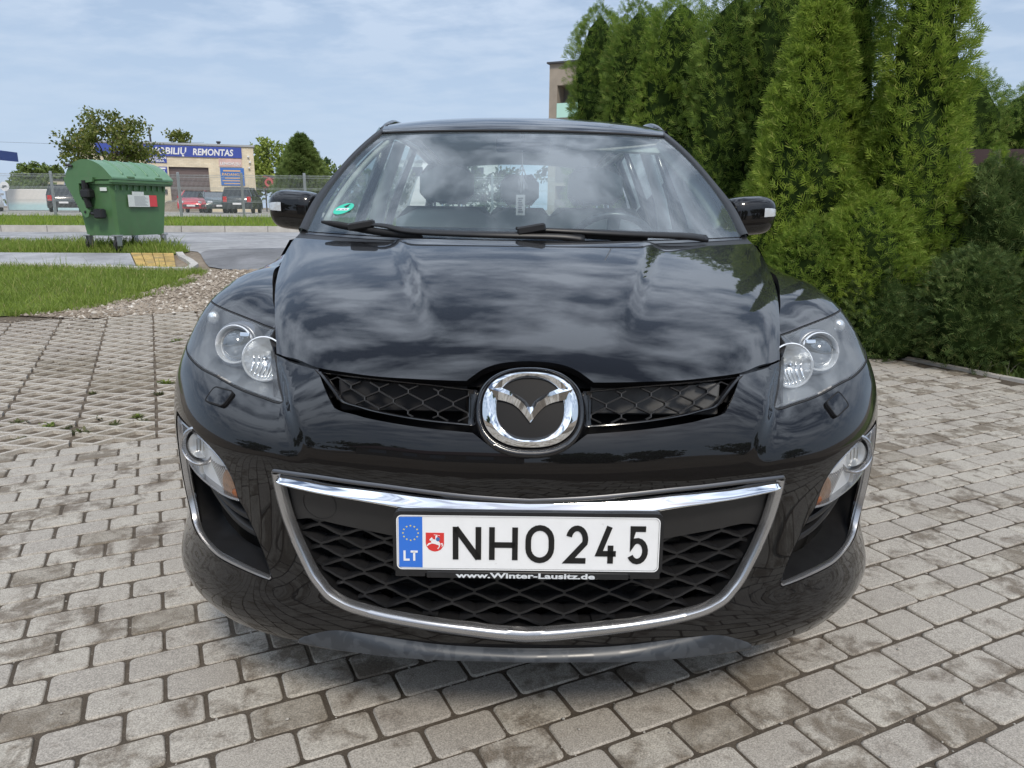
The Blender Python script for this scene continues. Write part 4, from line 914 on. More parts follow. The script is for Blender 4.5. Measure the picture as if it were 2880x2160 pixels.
def text_obj(name, body_, size, m, parent, M, width=None, shear=0., bold=0., extrude=.0004, align='LEFT', spacing=1.):
    cu = bpy.data.curves.new(name, 'FONT'); cu.body = body_; cu.size = size; cu.align_x = align; cu.align_y = 'BOTTOM_BASELINE' if hasattr(cu, 'align_y') else cu.align_y; cu.extrude = extrude; cu.shear = shear; cu.offset = bold; cu.space_character = spacing; cu.resolution_u = 3
    ob = bpy.data.objects.new(name, cu); COL.objects.link(ob); bpy.context.view_layer.update(); dg = bpy.context.evaluated_depsgraph_get(); me = bpy.data.meshes.new_from_object(ob.evaluated_get(dg)); bpy.data.objects.remove(ob); bpy.data.curves.remove(cu)
    co = np.zeros(len(me.vertices)*3); me.vertices.foreach_get('co', co); co = co.reshape(-1, 3)
    if width and len(co):
        lo, hi = co[:, 0].min(), co[:, 0].max(); k = width/(hi-lo); co[:, 0] = (co[:, 0]-lo)*k if align == 'LEFT' else (co[:, 0]-.5*(lo+hi))*k
    Mn = np.array(M); co = co@Mn[:3, :3].T+Mn[:3, 3]; me.vertices.foreach_set('co', co.ravel()); me.materials.clear(); me.materials.append(m); me.update()
    o = bpy.data.objects.new(name, me); COL.objects.link(o)
    if parent: o.parent = parent
    return o
text_obj('dealer_lettering', 'www.Winter-Lausitz.de', .0148, mat('frame_print', (.62, .65, .68), .4), plate, pm @ Matrix.Translation((-.1425, -.0722, .0052)), .276, 0, .00045, .0003, 'LEFT')
# ---- front lip
LIPX = np.linspace(-.50, .50, 61); rows = [[], [], [], [], [], [], []]
for x in LIPX:
    ax = abs(x); s = float(planS(ax)); e = 1-min(1, (ax/.50))**3; zt = .298+.022*min(1, ax/.40)**2
    if ax > .40: u = (ax-.40)/.10; zt = .320-(.320-.270)*u*u
    zb = .279-.014*(ax/.5)**2; zt = max(zt, zb+.002)
    for k, (o_, z) in enumerate(((.026, zt+.003), (.014, zt), (.012-.012*e, zt-(zt-zb)*.28), (.012-.018*e, zb+(zt-zb)*.20), (.012-.018*e, zb), (.016-.010*e, zb-.006), (.09, zb-.008))): rows[k].append((x, s+o_, z))
o = grid_obj('front_lip', np.array(rows), pos_mat('lip_plastic', lambda t, g, b: (t.links.new(mixc(t, rng_(t, noise(t, g.outputs['Position'], 26, 4, .55, .6), .50, .53, 0, 1), (.042, .047, .054), (.030, .034, .040)), b.inputs['Base Color']), t.links.new(rng_(t, noise(t, g.outputs['Position'], 26, 4, .55, .6), .50, .53, .40, .30), b.inputs['Roughness']))), car); autosmooth(o, 40)
# underside
grid_obj('undertray', np.array([[(x, float(planS(min(abs(x), .94)))+.02+d, .272-.01*min(d*8, 1)) for x in np.linspace(-.76, .76, 41)] for d in (0.03, .08, .3, .6)]), BLKMAT, car)
# ---- headlights
FREF = mat('fog_reflector', (.86, .87, .88), .15, .35, bump=.3, bscale=80, bdist=.004)
LAMPS = mat('lamp_silver', (.97, .98, .99), .25, .0, 0, bump=.15, bscale=75, bdist=.004)
LENS = thin_glass('headlight_lens', (.95, .97, .98), 1.2, .085, (.66, .71, .76), .01)
HOUSE = mat('headlight_bezel', (.20, .215, .235), .32, .4, var=.08, vscale=10); CLEAR = thin_glass('clear_lens', (.99, .995, .995), .6)
PROJ = mat('projector_glass', (.12, .14, .16), .05, .2, 1., .01)
REFL = mat('lamp_reflector', (.84, .86, .88), .16, .65, bump=.25, bscale=70, bdist=.004)
RINGW = mat('bright_ring', (.80, .82, .84), .18, .35)
AMB = mat('amber_insert', (.86, .50, .27), .25, .2, .6, .05, var=.35, vscale=60, bump=.5, bscale=90, bdist=.004)
def axisM(c, d, up=(0, 0, 1)):
    d = Vector(d).normalized(); x = Vector(up).cross(d).normalized(); y = d.cross(x); return Matrix(((x.x, y.x, d.x, c[0]), (x.y, y.y, d.y, c[1]), (x.z, y.z, d.z, c[2]), (0, 0, 0, 1)))
for sg in (-1, 1):
    F = (lambda a: a) if sg == -1 else mir
    hl = empty('headlight', (0, 0, 0), parent=car)
    H0 = F(shrink(HL, gap))
    surf_panel('lens', [H0], .014, body, LENS, hl, 0, off=-.0005)
    # bowl behind the lens: walls + floor
    flo = shrink(HL, .010); P1 = body(F(shrink(HL, gap*1.6)), .003); P2 = body(F(flo), .125); G = np.stack([P1, P2], 0); G = np.concatenate([G, G[:, :1]], 1); grid_obj('bezel_wall', G, HOUSE, hl)
    surf_panel('bezel', [F(flo)], .02, lambda q: body(q, .125), HOUSE, hl, 0)
    # rubber seal line round the lens
    ln = F(shrink(HL, gap*.2)); sweep('lens_seal', ln, [(-.0018, -.010), (-.0018, -.0004), (.0018, -.0004), (.0018, -.010)], RUBBER, hl, True)
    ax = Vector((sg*.10, -.97, .22))
    c = Vector((sg*.712, .395, .872)); Mp = axisM(c, ax)
    mb = MB(); mb.lathe([(.040, -.03), (.0475, -.004), (.0485, .004), (.046, .007), (.0425, .003), (.041, -.012), (.034, -.016)], 48, Mp); o = mb.build('projector_ring', RINGW, hl, True); autosmooth(o, 50)
    mb = MB(); mb.lathe([(.041, -.018), (.0365, -.010), (.033, .0), (.026, .010), (.015, .016), (.004, .018), (.0001, .018)], 40, Mp); mb.build('projector_lens', PROJ, hl, True)
    mb = MB(); mb.lathe([(.060, -.040), (.056, -.012), (.0495, -.002), (.047, -.008)], 48, Mp); mb.build('projector_shroud', HOUSE, hl, True)
    c = Vector((sg*.618, .322, .852)); Mr = axisM(c, ax)
    mb = MB(); mb.lathe([(.052, -.008), (.0535, .003), (.051, .005), (.049, .0)], 48, Mr); o = mb.build('reflector_ring', RINGW, hl, True); autosmooth(o, 50)
    pr = [(.0001, -.042), (.010, -.041), (.02, -.036), (.03, -.028), (.04, -.016), (.050, .0)]; mb = MB(); mb.lathe(pr, 40, Mr); mb.build('reflector', REFL, hl, True)
    mb = MB(); mb.lathe([(.0001, .0), (.006, -.002), (.0075, -.008), (.0075, -.03)], 16, Mr); mb.build('bulb', CHROME, hl, True)
    fl = MB()
    for k in range(-4, 5):      # vertical flutes in the reflector
        x = k*.0085; hgt = math.sqrt(max(.0001, .046**2-x*x)); fl.tube([Mr @ Vector((x, y, -.042+.042*(x*x+y*y)/.0025+.001)) for y in np.linspace(-hgt, hgt*.2, 7)], .0022, 5)
    fl.build('flutes', CHROME, hl, True)
    # decorative arcs on the bezel floor
    for (x, y, z, r) in ((.645, .235, .800, .085), (.745, .33, .822, .09)):
        cs = to_sph([(sg*x, y, z)])[0][0]; A = np.array([[cs[0]+r/1.32*math.cos(g), cs[1]+r*.62/1.32*math.sin(g)] for g in np.linspace(.15*math.pi, .85*math.pi, 22)])
        A = A[pip(A, F(shrink(HL, .014)))]
        if len(A) > 4: sweep('bezel_arc', A, [(-.0015, -.001), (-.0012, .0015), (.0012, .0015), (.0015, -.001)], SILVER, hl, inset=.122)
    c = Vector((sg*.828, .565, .912)); mb = MB(); mb.lathe([(.012, -.004), (.018, .002), (.012, .008), (.0001, .010)], 14, axisM(c, ax)); mb.build('side_bulb', REFL, hl, True)
    c = Vector((sg*.666, .345, .905)); mb = MB(); mb.bbox(-.012, .012, -.005, .005, -.002, .006, .0015, axisM(c, ax)); mb.build('bezel_insert', CHROME, hl)
    # ---- washer cover
    wc, w1_, w2_ = to_sph([(sg*.683, .206, .788), (sg*.74, .30, .8245), (sg*.632, .205, .806)])[0]; e1 = (w2_-w1_)/np.linalg.norm(w2_-w1_); e2 = np.array([-e1[1], e1[0]]); e2 *= np.sign(e2[1]); k_ = 1/1.42
    wl = np.array([wc+e1*(x*k_*sg*-1)+e2*(y+.12*x)*k_ for x, y in rrect(-.029, .029, -.0145, .0145, .007, 6)])
    surf_panel('washer_cover', [wl], .006, lambda q: body(q), PAINT, car, .008, off=.0060)
    sweep('washer_seam', wl, [(-.0016, -.001), (-.0016, .0064), (.0016, .0064), (.0016, -.001)], BLKMAT, car, True)
    # ---- fog lamp pocket
    fog = empty('fog_lamp', (0, 0, 0), parent=car)
    pk = F(FPH); P1 = body(pk, .004); P2 = body(F(shrink(FPH, .004)), .085); G = np.stack([P1, .5*(P1+P2), P2], 0); G = np.concatenate([G, G[:, :1]], 1); grid_obj('pocket_wall', G, BLK, fog)
    # silver trim along the outer and lower edge
    tl = F(dens(np.vstack([S(fpo, 6)]), .006)); inside = to_sph([(sg*.70, .18, .55)])[0][0]; s_ = sgn_in(tl, inside); u = np.linspace(0, 1, len(tl)); wv = np.where(u < .12, 1.0, 1.0)*(.0062+.0055*np.exp(-((u-.22)/.2)**2)); wv *= np.clip((1.02-u)/.10, .25, 1)
    sweep('pocket_trim', tl, [(0, -.012), (0, .001), (.3*s_, .0045), (.75*s_, .004), (1.0*s_, -.002), (1.02*s_, -.006)], SILVER, fog, width=wv, inset=.003)
    tl2 = F(dens(S(fpi, 6), .006)); s2 = sgn_in(tl2, inside); sweep('pocket_edge', tl2, [(0, -.010), (0, .0005), (.004*s2, -.002), (.005*s2, -.03)], PAINT, fog)
    # lamp unit
    lo = [(-.823, .307, .705), (-.746, .208, .702), (-.702, .166, .686), (-.665, .139, .661), (-.642, .128, .628), (-.631, .128, .583), (-.627, .127, .573)]
    lb = [(-.627, .127, .573), (-.671, .156, .572), (-.724, .195, .583), (-.775, .244, .597), (-.803, .279, .615), (-.815, .295, .655), (-.822, .306, .705)]
    LO = F(loop(S(lo), S(lb))); surf_panel('lamp_cover', [shrink(LO, .002)], .012, lambda q: body(q, .008), CLEAR, fog, 0)
    lsw = F(dens(loop(S(lo), S(lb)), .005)); s3 = sgn_in(lsw[:len(lsw)//2], inside); sweep('lamp_rim', LO, [(-.001*s3, -.03), (-.001*s3, 0), (.0025*s3, .002), (.0055*s3, .0008), (.0065*s3, -.012)], SILVER, fog, True, inset=.008)
    surf_panel('lamp_body', [shrink(LO, .004)], .01, lambda q: body(q, .020), LAMPS, fog, 0)
    fd = Vector((sg*.25, -.96, .08)); c = Vector((sg*.742, .216, .672)); Mf = axisM(c, fd)
    mb = MB(); mb.lathe([(.0475, -.012), (.0455, .004), (.041, .007), (.0375, .003), (.037, -.02)], 40, Mf); o = mb.build('fog_ring', SILVER, fog, True); autosmooth(o, 50)
    mb = MB(); mb.lathe([(.037, -.02), (.032, -.014), (.031, -.006)], 32, Mf); mb.build('fog_bezel', BLK, fog, True)
    mb = MB(); mb.lathe([(.0001, -.026), (.012, -.024), (.022, -.018), (.031, -.006)], 32, Mf); mb.build('fog_reflector', FREF, fog, True)
    mb = MB(); mb.lathe([(.031, -.006), (.028, .002), (.018, .008), (.006, .0105), (.0001, .0108)], 32, Mf); mb.build('fog_glass', CLEAR, fog, True)
    mb = MB()
    for k in range(3): mb.bbox(-.010+.009*k, -.007+.009*k, -.014, .014, -.02, -.004, .0008, Mf)
    mb.build('fog_shield', CHROME, fog)
    # turn signal part with amber bulbs and ribs
    rb = MB()
    for k in range(9):
        t = k/8; a_ = np.array([sg*-1*-(.648+.028*t), .128+.03*t, .655-.03*t]); pts = []
        for u in np.linspace(0, 1, 6):
            x = .700-.010*t-.052*u*(1-.5*t)+.02*t*(1-u)-.0062*k*(1-u)*0; x = .712-.0068*k-.030*u+.0; z = .650-.072*u-.006*math.sin(t*3.14)
            q = to_sph([(sg*x, float(planS(x)), z)])[0]; pts.append(body(q, .016)[0])
        rb.tube(pts, .0021, 6)
    rb.build('signal_ribs', thin_glass('rib_plastic', (.97, .95, .93), 2.2, .08, (.9, .9, .92)), fog, True)
    ac = to_sph([(sg*.668, float(planS(.668)), .606)])[0][0]; AP = np.array([ac+np.array([sg*(.0145*math.cos(g)-.006*math.sin(g)), .0215*math.sin(g)]) for g in np.linspace(0, 2*math.pi, 28, endpoint=False)])
    surf_panel('amber_insert', [AP], .006, lambda q: body(q, .0175), AMB, fog, 0)
    q = to_sph([(sg*.650, float(planS(.650)), .588)])[0]; p = body(q, .016)[0]; mb = MB(); mb.lathe([(.010, -.006), (.010, 0), (.008, .003), (.004, .005), (.0001, .0055)], 20, axisM(p, fd)); mb.build('amber_bulb', mat('amber_dark', (.45, .13, .03), .2, 0, .6, .05), fog, True)
    mb = MB(); q = to_sph([(sg*.745, float(planS(.745)), .612)])[0]; p = body(q, .024)[0]; mb.lathe([(.026, -.004), (.022, .0), (.012, -.005), (.0001, -.008)], 24, axisM(p, fd)); mb.build('position_reflector', REFL, fog, True)
    # two curved slats under the lamp
    for k, (za, zb_) in enumerate(((.560, .520), (.525, .480))):
        A = []
        for u in np.linspace(0, 1, 16):
            x = .800-(.205+.012*k)*u-.03*k*(1-u); z = za+(zb_-za)*u-.030*math.sin(math.pi*u)*.5+.03*(1-u)**3; q = to_sph([(sg*x, float(planS(x)), z)])[0]; A.append(q[0])
        sweep('pocket_slat', np.array(A), [(-.009, -.02), (-.009, 0), (-.003, .003), (.004, .002), (.009, -.004), (.009, -.02)], BLK, fog, inset=.042)
# ---- windshield
WE = cr_spline([(.774, 1.30, 1.116), (.773, 1.50, 1.213), (.742, 1.70, 1.322), (.678, 1.855, 1.430), (.603, 1.955, 1.512)], 6); WC = cr_spline([(0, 1.02, 1.105), (0, 1.25, 1.225), (0, 1.47, 1.336), (0, 1.68, 1.437), (0, 1.87, 1.519)], 6)
def wsp(q, t):
    t = np.clip(t, -.02, 1.02)*(len(WE)-1); i = np.clip(np.floor(t).astype(int), 0, len(WE)-2); f = (t-i)[:, None]; e = WE[i]*(1-f)+WE[i+1]*f; c = WC[i]*(1-f)+WC[i+1]*f; k = (np.abs(q)**2.1)
    return np.stack([e[:, 0]*q, c[:, 1]+(e[:, 1]-c[:, 1])*k, c[:, 2]+(e[:, 2]-c[:, 2])*k], -1)
def wgrid(q0, q1, t0, t1, nq, nt_, off=0.):
    qs, ts = np.linspace(q0, q1, nq), np.linspace(t0, t1, nt_); Q, T = np.meshgrid(qs, ts); P = wsp(Q.ravel(), T.ravel()); e = .01
    n = np.cross(wsp(Q.ravel()+e, T.ravel())-P, wsp(Q.ravel(), T.ravel()+e)-P); n /= np.linalg.norm(n, axis=1)[:, None]; n *= np.sign(-n[:, 1])[:, None]
    return (P+n*off).reshape(nt_, nq, 3)
WGL = thin_glass('windshield_glass', (.74, .84, .84), 1.5, .09, (.60, .73, .82))
wsh = grid_obj('windshield', wgrid(-1, 1, 0, 1, 61, 41), WGL, car)
FRIT = mat('frit_black', (.01, .01, .011), .25, 0, .8, .02)
for a in ((-1, -.955, 0, 1), (.955, 1, 0, 1), (-1, 1, .975, 1), (-1, 1, -.02, .075)): grid_obj('frit_band', wgrid(a[0], a[1], a[2], a[3], 41 if a[1]-a[0] > 1 else 4, 31 if a[3]-a[2] > .5 else 4, -.002), FRIT, wsh)
# green emission sticker with a 4
SG = mat('sticker_green', (.03, .50, .34), .5)
def wpt(x, t, off): return wgrid(x/.774, x/.774+.001, t, t+.001, 2, 2, off)[0, 0]
sc = wpt(-.652, .19, .004); sx_ = (wpt(-.60, .19, .004)-wpt(-.70, .19, .004)); sx_ /= np.linalg.norm(sx_); sy_ = (wpt(-.652, .30, .004)-wpt(-.652, .10, .004)); sy_ -= sx_*(sy_@sx_); sy_ /= np.linalg.norm(sy_); sn = np.cross(sx_, sy_)
sm = Matrix(((sx_[0], sy_[0], sn[0], sc[0]), (sx_[1], sy_[1], sn[1], sc[1]), (sx_[2], sy_[2], sn[2], sc[2]), (0, 0, 0, 1)))
MB().prism([(.040*math.cos(g), .040*math.sin(g)) for g in np.linspace(0, 2*math.pi, 40, endpoint=False)], 0, .0006, sm).build('emission_sticker', SG, wsh)
MB().prism([(-.028, -.013), (.028, -.013), (.028, .002), (-.028, .002)], .0007, .0012, sm).build('sticker_field', WHT, wsh)
text_obj('sticker_number', '4', .042, INK, wsh, sm @ Matrix.Translation((.002, .004, .0010)), None, 0, .0012, .0003, 'CENTER')
text_obj('sticker_registration', 'BZ  WL 45', .010, INK, wsh, sm @ Matrix.Translation((0, -.010, .0014)), None, 0, .0001, .0002, 'CENTER')
# ---- pillars, roof
def opil(t):
    P = cr_spline([(-.812, 1.36, 1.112), (-.815, 1.62, 1.228), (-.765, 1.83, 1.342), (-.697, 2.0, 1.457), (-.630, 2.15, 1.545), (-.612, 2.30, 1.585)], 8); return P
PO = opil(0)
Wl = WE*[-1, 1, 1]; wi = np.linspace(0, len(Wl)-1, len(PO)); Wr = np.stack([np.interp(wi*.999, np.arange(len(Wl)), Wl[:, k]) for k in range(3)], -1)
mid = .5*(PO+Wr)+np.array([-.010, -.014, .012])
for sg in (-1, 1):
    f = np.array([-sg, 1, 1.]) if sg == 1 else np.array([1, 1, 1.])
    G = np.array([Wr+[0, .012, -.010], Wr+[.002, -.004, .004], mid*[1, 1, 1]+[.012, -.004, 0], mid])*f; o = grid_obj('pillar_cover', G, BLK, car)
    G = np.array([mid, PO+[-.004, -.008, .008], PO+[-.010, .02, 0], PO+[-.002, .05, -.03]])*f; grid_obj('pillar', G, PAINT, car)
RS = [1.875, 1.95, 2.1, 2.3, 2.6, 3.0, 3.5, 3.9, 4.15]; RZ = [1.527, 1.556, 1.594, 1.622, 1.641, 1.645, 1.625, 1.585, 1.54]; RXE = [.603, .615, .625, .632, .638, .636, .62, .60, .58]; RDS = [.085, .07, .05, .03, .02, .01, 0, 0, 0]; RDZ = [.012, .02, .03, .035, .04, .042, .045, .05, .05]
rs_ = np.linspace(0, len(RS)-1, 49); I = np.arange(len(RS)); sz = lambda L: cr_spline(np.array(L)[:, None], 6)[:, 0]
rS, rZ, rX, rD, rE = map(sz, (RS, RZ, RXE, RDS, RDZ)); qq = np.linspace(-1, 1, 33)
G = np.array([[(x*q, s+d*q*q, z-e*abs(q)**2.4) for q in qq] for s, z, x, d, e in zip(rS, rZ, rX, rD, rE)]); roof = grid_obj('roof', G, PAINT, car)
grid_obj('headliner', G[:, 1:-1]*[.97, 1, 1]-[0, -.02, .025], mat('headliner', (.66, .67, .64), .9), car)
for sg in (-1, 1):
    mb = MB(); mb.tube(cr_spline([(sg*.640, 2.16, 1.545), (sg*.628, 2.28, 1.583), (sg*.618, 2.5, 1.608), (sg*.615, 3.1, 1.610), (sg*.605, 3.6, 1.585), (sg*.59, 3.95, 1.53)], 6).tolist(), .014, 8); mb.build('roof_rail', GLOSSBLK, car, True)
mb = MB(); mb.tube([tuple(p) for p in wgrid(-1, 1, .992, .993, 31, 2, .004)[0]], .005, 6); mb.build('windshield_seal', RUBBER, wsh, True)
# ---- cowl and wipers
cw = []
for x in np.linspace(-.80, .80, 41):
    ws_ = 1.02+.28*(x/.774)**2; hr = np.interp(abs(x), [0, .2, .353, .5, .6, .7, .78], [.93, .948, .985, 1.035, 1.075, 1.135, 1.20]); hzv = float(hood_z(np.array([min(abs(x), float(XE(hr))*.99)]), np.array([hr]))[0]); cw.append([(x, hr-.01, hzv-.020), (x, hr+.015, hzv-.012), (x, ws_-.02, 1.092+.012*(x/.774)**2), (x, ws_+.03, 1.110+.012*(x/.774)**2)])
grid_obj('cowl', np.array(cw).transpose(1, 0, 2), BLK, car)
def wiper(arm, blade, hub):
    w = empty('wiper', (0, 0, 0), parent=car); mb = MB(); a = cr_spline(arm, 5); mb.tube(a.tolist(), np.interp(np.linspace(0, 1, len(a)), [0, .3, 1], [.006, .011, .016]).tolist(), 8, flat=.6); mb.build('wiper_arm', BLK, w, True)
    mb = MB(); b = cr_spline(blade, 5); mb.tube(b.tolist(), np.interp(np.linspace(0, 1, len(b)), [0, .1, .9, 1], [.004, .010, .010, .004]).tolist(), 6, flat=1.4); mb.build('wiper_blade', RUBBER, w, True)
    mb = MB(); c = Vector(hub); mb.bbox(-.045, .045, -.014, .014, -.012, .014, .005, Matrix.Translation(c) @ Matrix.Rotation(math.radians(-10), 4, 'Y')); mb.build('wiper_joint', BLK, w)
wiper([(-.520, 1.12, 1.146), (-.459, 1.088, 1.143), (-.361, 1.051, 1.127), (-.129, .998, 1.122), (.10, .992, 1.120), (.187, 1.0, 1.112)], [(-.697, 1.222, 1.150), (-.528, 1.13, 1.128), (-.45, 1.09, 1.120), (-.33, 1.05, 1.110)], (-.54, 1.12, 1.142))
wiper([(-.016, .99, 1.142), (.172, 1.0, 1.135), (.36, 1.045, 1.127), (.53, 1.11, 1.121), (.613, 1.155, 1.112)], [(-.03, 1.005, 1.142), (.12, 1.012, 1.128), (.30, 1.045, 1.118), (.40, 1.075, 1.112)], (.02, .994, 1.140))
# ---- mirrors
def mirror_pt(sg, X, Z, off=0.):
    """front shell as a height field over the square X, Z in -1..1 (X outwards)"""
    n = 3.2; f = (max(0, 1-abs(X)**n)**(1/n))*(max(0, 1-abs(Z)**n)**(1/n)); hx = .103*(1-.16*max(0, -Z)**2*(1 if X > 0 else .2)); hz_ = .079
    x = X*hx*(1-.10*abs(Z)**4); z = Z*hz_*(1-.10*abs(X)**4)
    if Z > 0 and X > 0: z *= 1-.26*X**3
    return (sg*.934+sg*x, 1.755-.105*f**.8-off+.02*X, 1.187+z+.006*X)
for sg in (-1, 1):
    mi = empty('side_mirror', (0, 0, 0), parent=car); tt = np.sin(np.linspace(-math.pi/2, math.pi/2, 33)); G = np.array([[mirror_pt(sg, X, Z) for X in tt] for Z in tt]); grid_obj('mirror_shell', G, PAINT, mi)
    bd_ = np.vstack([G[0], G[1:, -1], G[-1, ::-1][1:], G[::-1, 0][1:]]); G2 = np.array([bd_, bd_+(bd_.mean(0)-bd_)*.02+[0, .03, 0], bd_+(bd_.mean(0)-bd_)*.10+[0, .04, 0]]); grid_obj('mirror_rim', G2, BLK, mi)
    q = np.array([[mirror_pt(sg, X, Z, .0035) for X in np.linspace(.34, .985, 16)] for Z in np.linspace(-.08, .36, 8)]); grid_obj('mirror_indicator', q, mat('indicator_lens', (.66, .68, .70), .12, .35, .8, .03, bump=.5, bscale=90, bdist=.004), mi)
    mb = MB(); mb.tube([(sg*.80, 1.68, 1.105), (sg*.84, 1.72, 1.125), (sg*.885, 1.75, 1.155)], [.045, .036, .045], 10, flat=.6); mb.build('mirror_foot', BLK, mi, True)
    mb = MB(); mb.bbox(sg*.934-.085, sg*.934+.085, 1.775, 1.785, 1.13, 1.245, .004); mb.build('mirror_glass', CHROME, mi)
# ---- doors and rear body
def sidep(s, v):
    """v: 0 sill .. 1 beltline"""
    zz = np.interp(v, [0, .15, .35, .55, .75, .9, 1], [.26, .36, .56, .76, .90, .99, 1.085]); xx = np.interp(v, [0, .15, .35, .55, .75, .9, 1], [.86, .915, .936, .940, .925, .893, .835]); k = np.clip((s-3.5)/1.1, 0, 1); return xx*(1-.16*k**2), zz+.0*(s-1.3)+.02*np.clip((s-1.3)/2.5, 0, 1)*v
for sg in (-1, 1):
    for nm_, s0, s1 in (('front_door', 1.30, 2.42), ('rear_door', 2.425, 3.36), ('rear_quarter', 3.365, 4.62)):
        ss = np.linspace(s0, s1, 24); vv = np.linspace(0, 1, 22); G = np.array([[(sg*float(sidep(s, v)[0]), s, float(sidep(s, v)[1])) for v in vv] for s in ss])
        if nm_ == 'rear_quarter':
            loopq = [(s0, .27), (s0, 1.07), (4.0, 1.09), (4.62, 1.10), (4.62, .45), (4.2, .3)]+[(3.73+.40*math.cos(math.radians(a)), .36+.40*math.sin(math.radians(a))) for a in range(0, 181, 15)][:]
            lp = [(s0, .40), (s0, 1.08), (4.0, 1.09), (4.62, 1.10), (4.62, .45), (4.15, .36)]+[(3.73+.40*math.cos(math.radians(a)), .36+.40*math.sin(math.radians(a))) for a in range(0, 181, 15)]
            lp = [p if p[0] > s0 else (s0, p[1]) for p in lp]
            zs = np.array([float(sidep(4., v)[1]) for v in np.linspace(0, 1, 40)])
            def fq(a):
                v = np.interp(a[:, 1], zs, np.linspace(0, 1, 40)); k = np.clip((a[:, 0]-3.5)/1.1, 0, 1); xx = np.interp(v, [0, .15, .35, .55, .75, .9, 1], [.86, .915, .936, .940, .925, .893, .835])*(1-.16*k**2); return np.stack([sg*xx, a[:, 0], a[:, 1]], -1)
            surf_panel(nm_, [np.array(lp)], .05, fq, PAINT, car, .02, flip=(sg < 0))
        else: grid_obj(nm_, G, PAINT, car)
    gl_ = thin_glass('side_glass', (.72, .80, .77), 1.2) if sg == -1 else gl_
    for nm_, b0, b1, t0, t1 in (('front_window', 1.62, 2.40, 2.12, 2.42), ('rear_window', 2.48, 3.33, 2.48, 3.28), ('quarter_window', 3.40, 4.15, 3.36, 3.85)):
        G = []
        for v in np.linspace(0, 1, 8):
            G.append([(sg*(.832-.185*v**1.1), b0+(b1-b0)*u+((t0-b0)*(1-u)+(t1-b1)*u)*v, 1.09+.465*v-.02*u*v) for u in np.linspace(0, 1, 8)])
        grid_obj(nm_, np.array(G), gl_, car)
    for b, t in ((2.44, 2.45), (3.365, 3.32)):
        mb = MB(); mb.tube([(sg*.833, b, 1.08), (sg*.745, .5*(b+t), 1.32), (sg*.648, t, 1.555)], .030, 8, flat=.5); mb.build('window_pillar', GLOSSBLK, car, True)
    mb = MB(); mb.tube([(sg*.628, 2.26, 1.560), (sg*.642, 2.5, 1.572), (sg*.645, 3.3, 1.575), (sg*.60, 4.1, 1.50), (sg*.70, 4.45, 1.15)], .03, 8); mb.build('window_frame', PAINT, car, True)
mb = MB(); G = np.array([[(x*(1-.02*k), 4.62-.03*abs(x)**2+.02*math.sin(k), z) for x in np.linspace(-.78, .78, 15)] for k, z in ((0, .35), (.5, .6), (1, .8), (1, .95), (.6, 1.1))]); grid_obj('tailgate', G, PAINT, car)
grid_obj('rear_glass', np.array([[(x*(.70-.14*t)/.7, 4.55-.42*t-.05*x*x, 1.10+.43*t) for x in np.linspace(-.70, .70, 13)] for t in np.linspace(0, 1, 7)]), gl_, car)
mb = MB(); mb.box(-.80, .80, .75, 4.4, .24, .30); mb.build('floor_pan', BLKMAT, car)
# ---- wheels
TY = mat('tyre', (.016, .016, .017), .8, bump=.3, bscale=80, bdist=.004); RIM = mat('alloy', (.45, .46, .47), .3, .9)
for (x, y) in ((-.80, .98), (.80, .98), (-.80, 3.73), (.80, 3.73)):
    w = empty('wheel', (x, y, .362), parent=car); Mw = axisM((0, 0, 0), (math.copysign(1, x), 0, 0))
    mb = MB(); mb.lathe([(.24, -.10), (.30, -.11), (.345, -.10), (.362, -.07), (.362, .07), (.345, .10), (.30, .11), (.24, .10)], 48, Mw); o = mb.build('tyre', TY, w, True); autosmooth(o, 50)
    mb = MB(); mb.lathe([(.245, -.09), (.235, .0), (.24, .095), (.225, .098), (.215, .05)], 40, Mw); mb.lathe([(.06, .03), (.06, .07), (.03, .08), (.0001, .08)], 24, Mw)
    for k in range(5):
        g = 2*math.pi*k/5; d = Vector((math.cos(g), math.sin(g), 0)); t = Vector((-math.sin(g), math.cos(g), 0)); p = [d*.04+t*.035, d*.225+t*.03, d*.225-t*.03, d*.04-t*.035]
        vs = [tuple(Mw @ (q+Vector((0, 0, h)))) for h in (.03, .075) for q in p]; mb.add(vs, [(3, 2, 1, 0), (4, 5, 6, 7), (0, 1, 5, 4), (1, 2, 6, 5), (2, 3, 7, 6), (3, 0, 4, 7)])
    mb.build('rim', RIM, w)
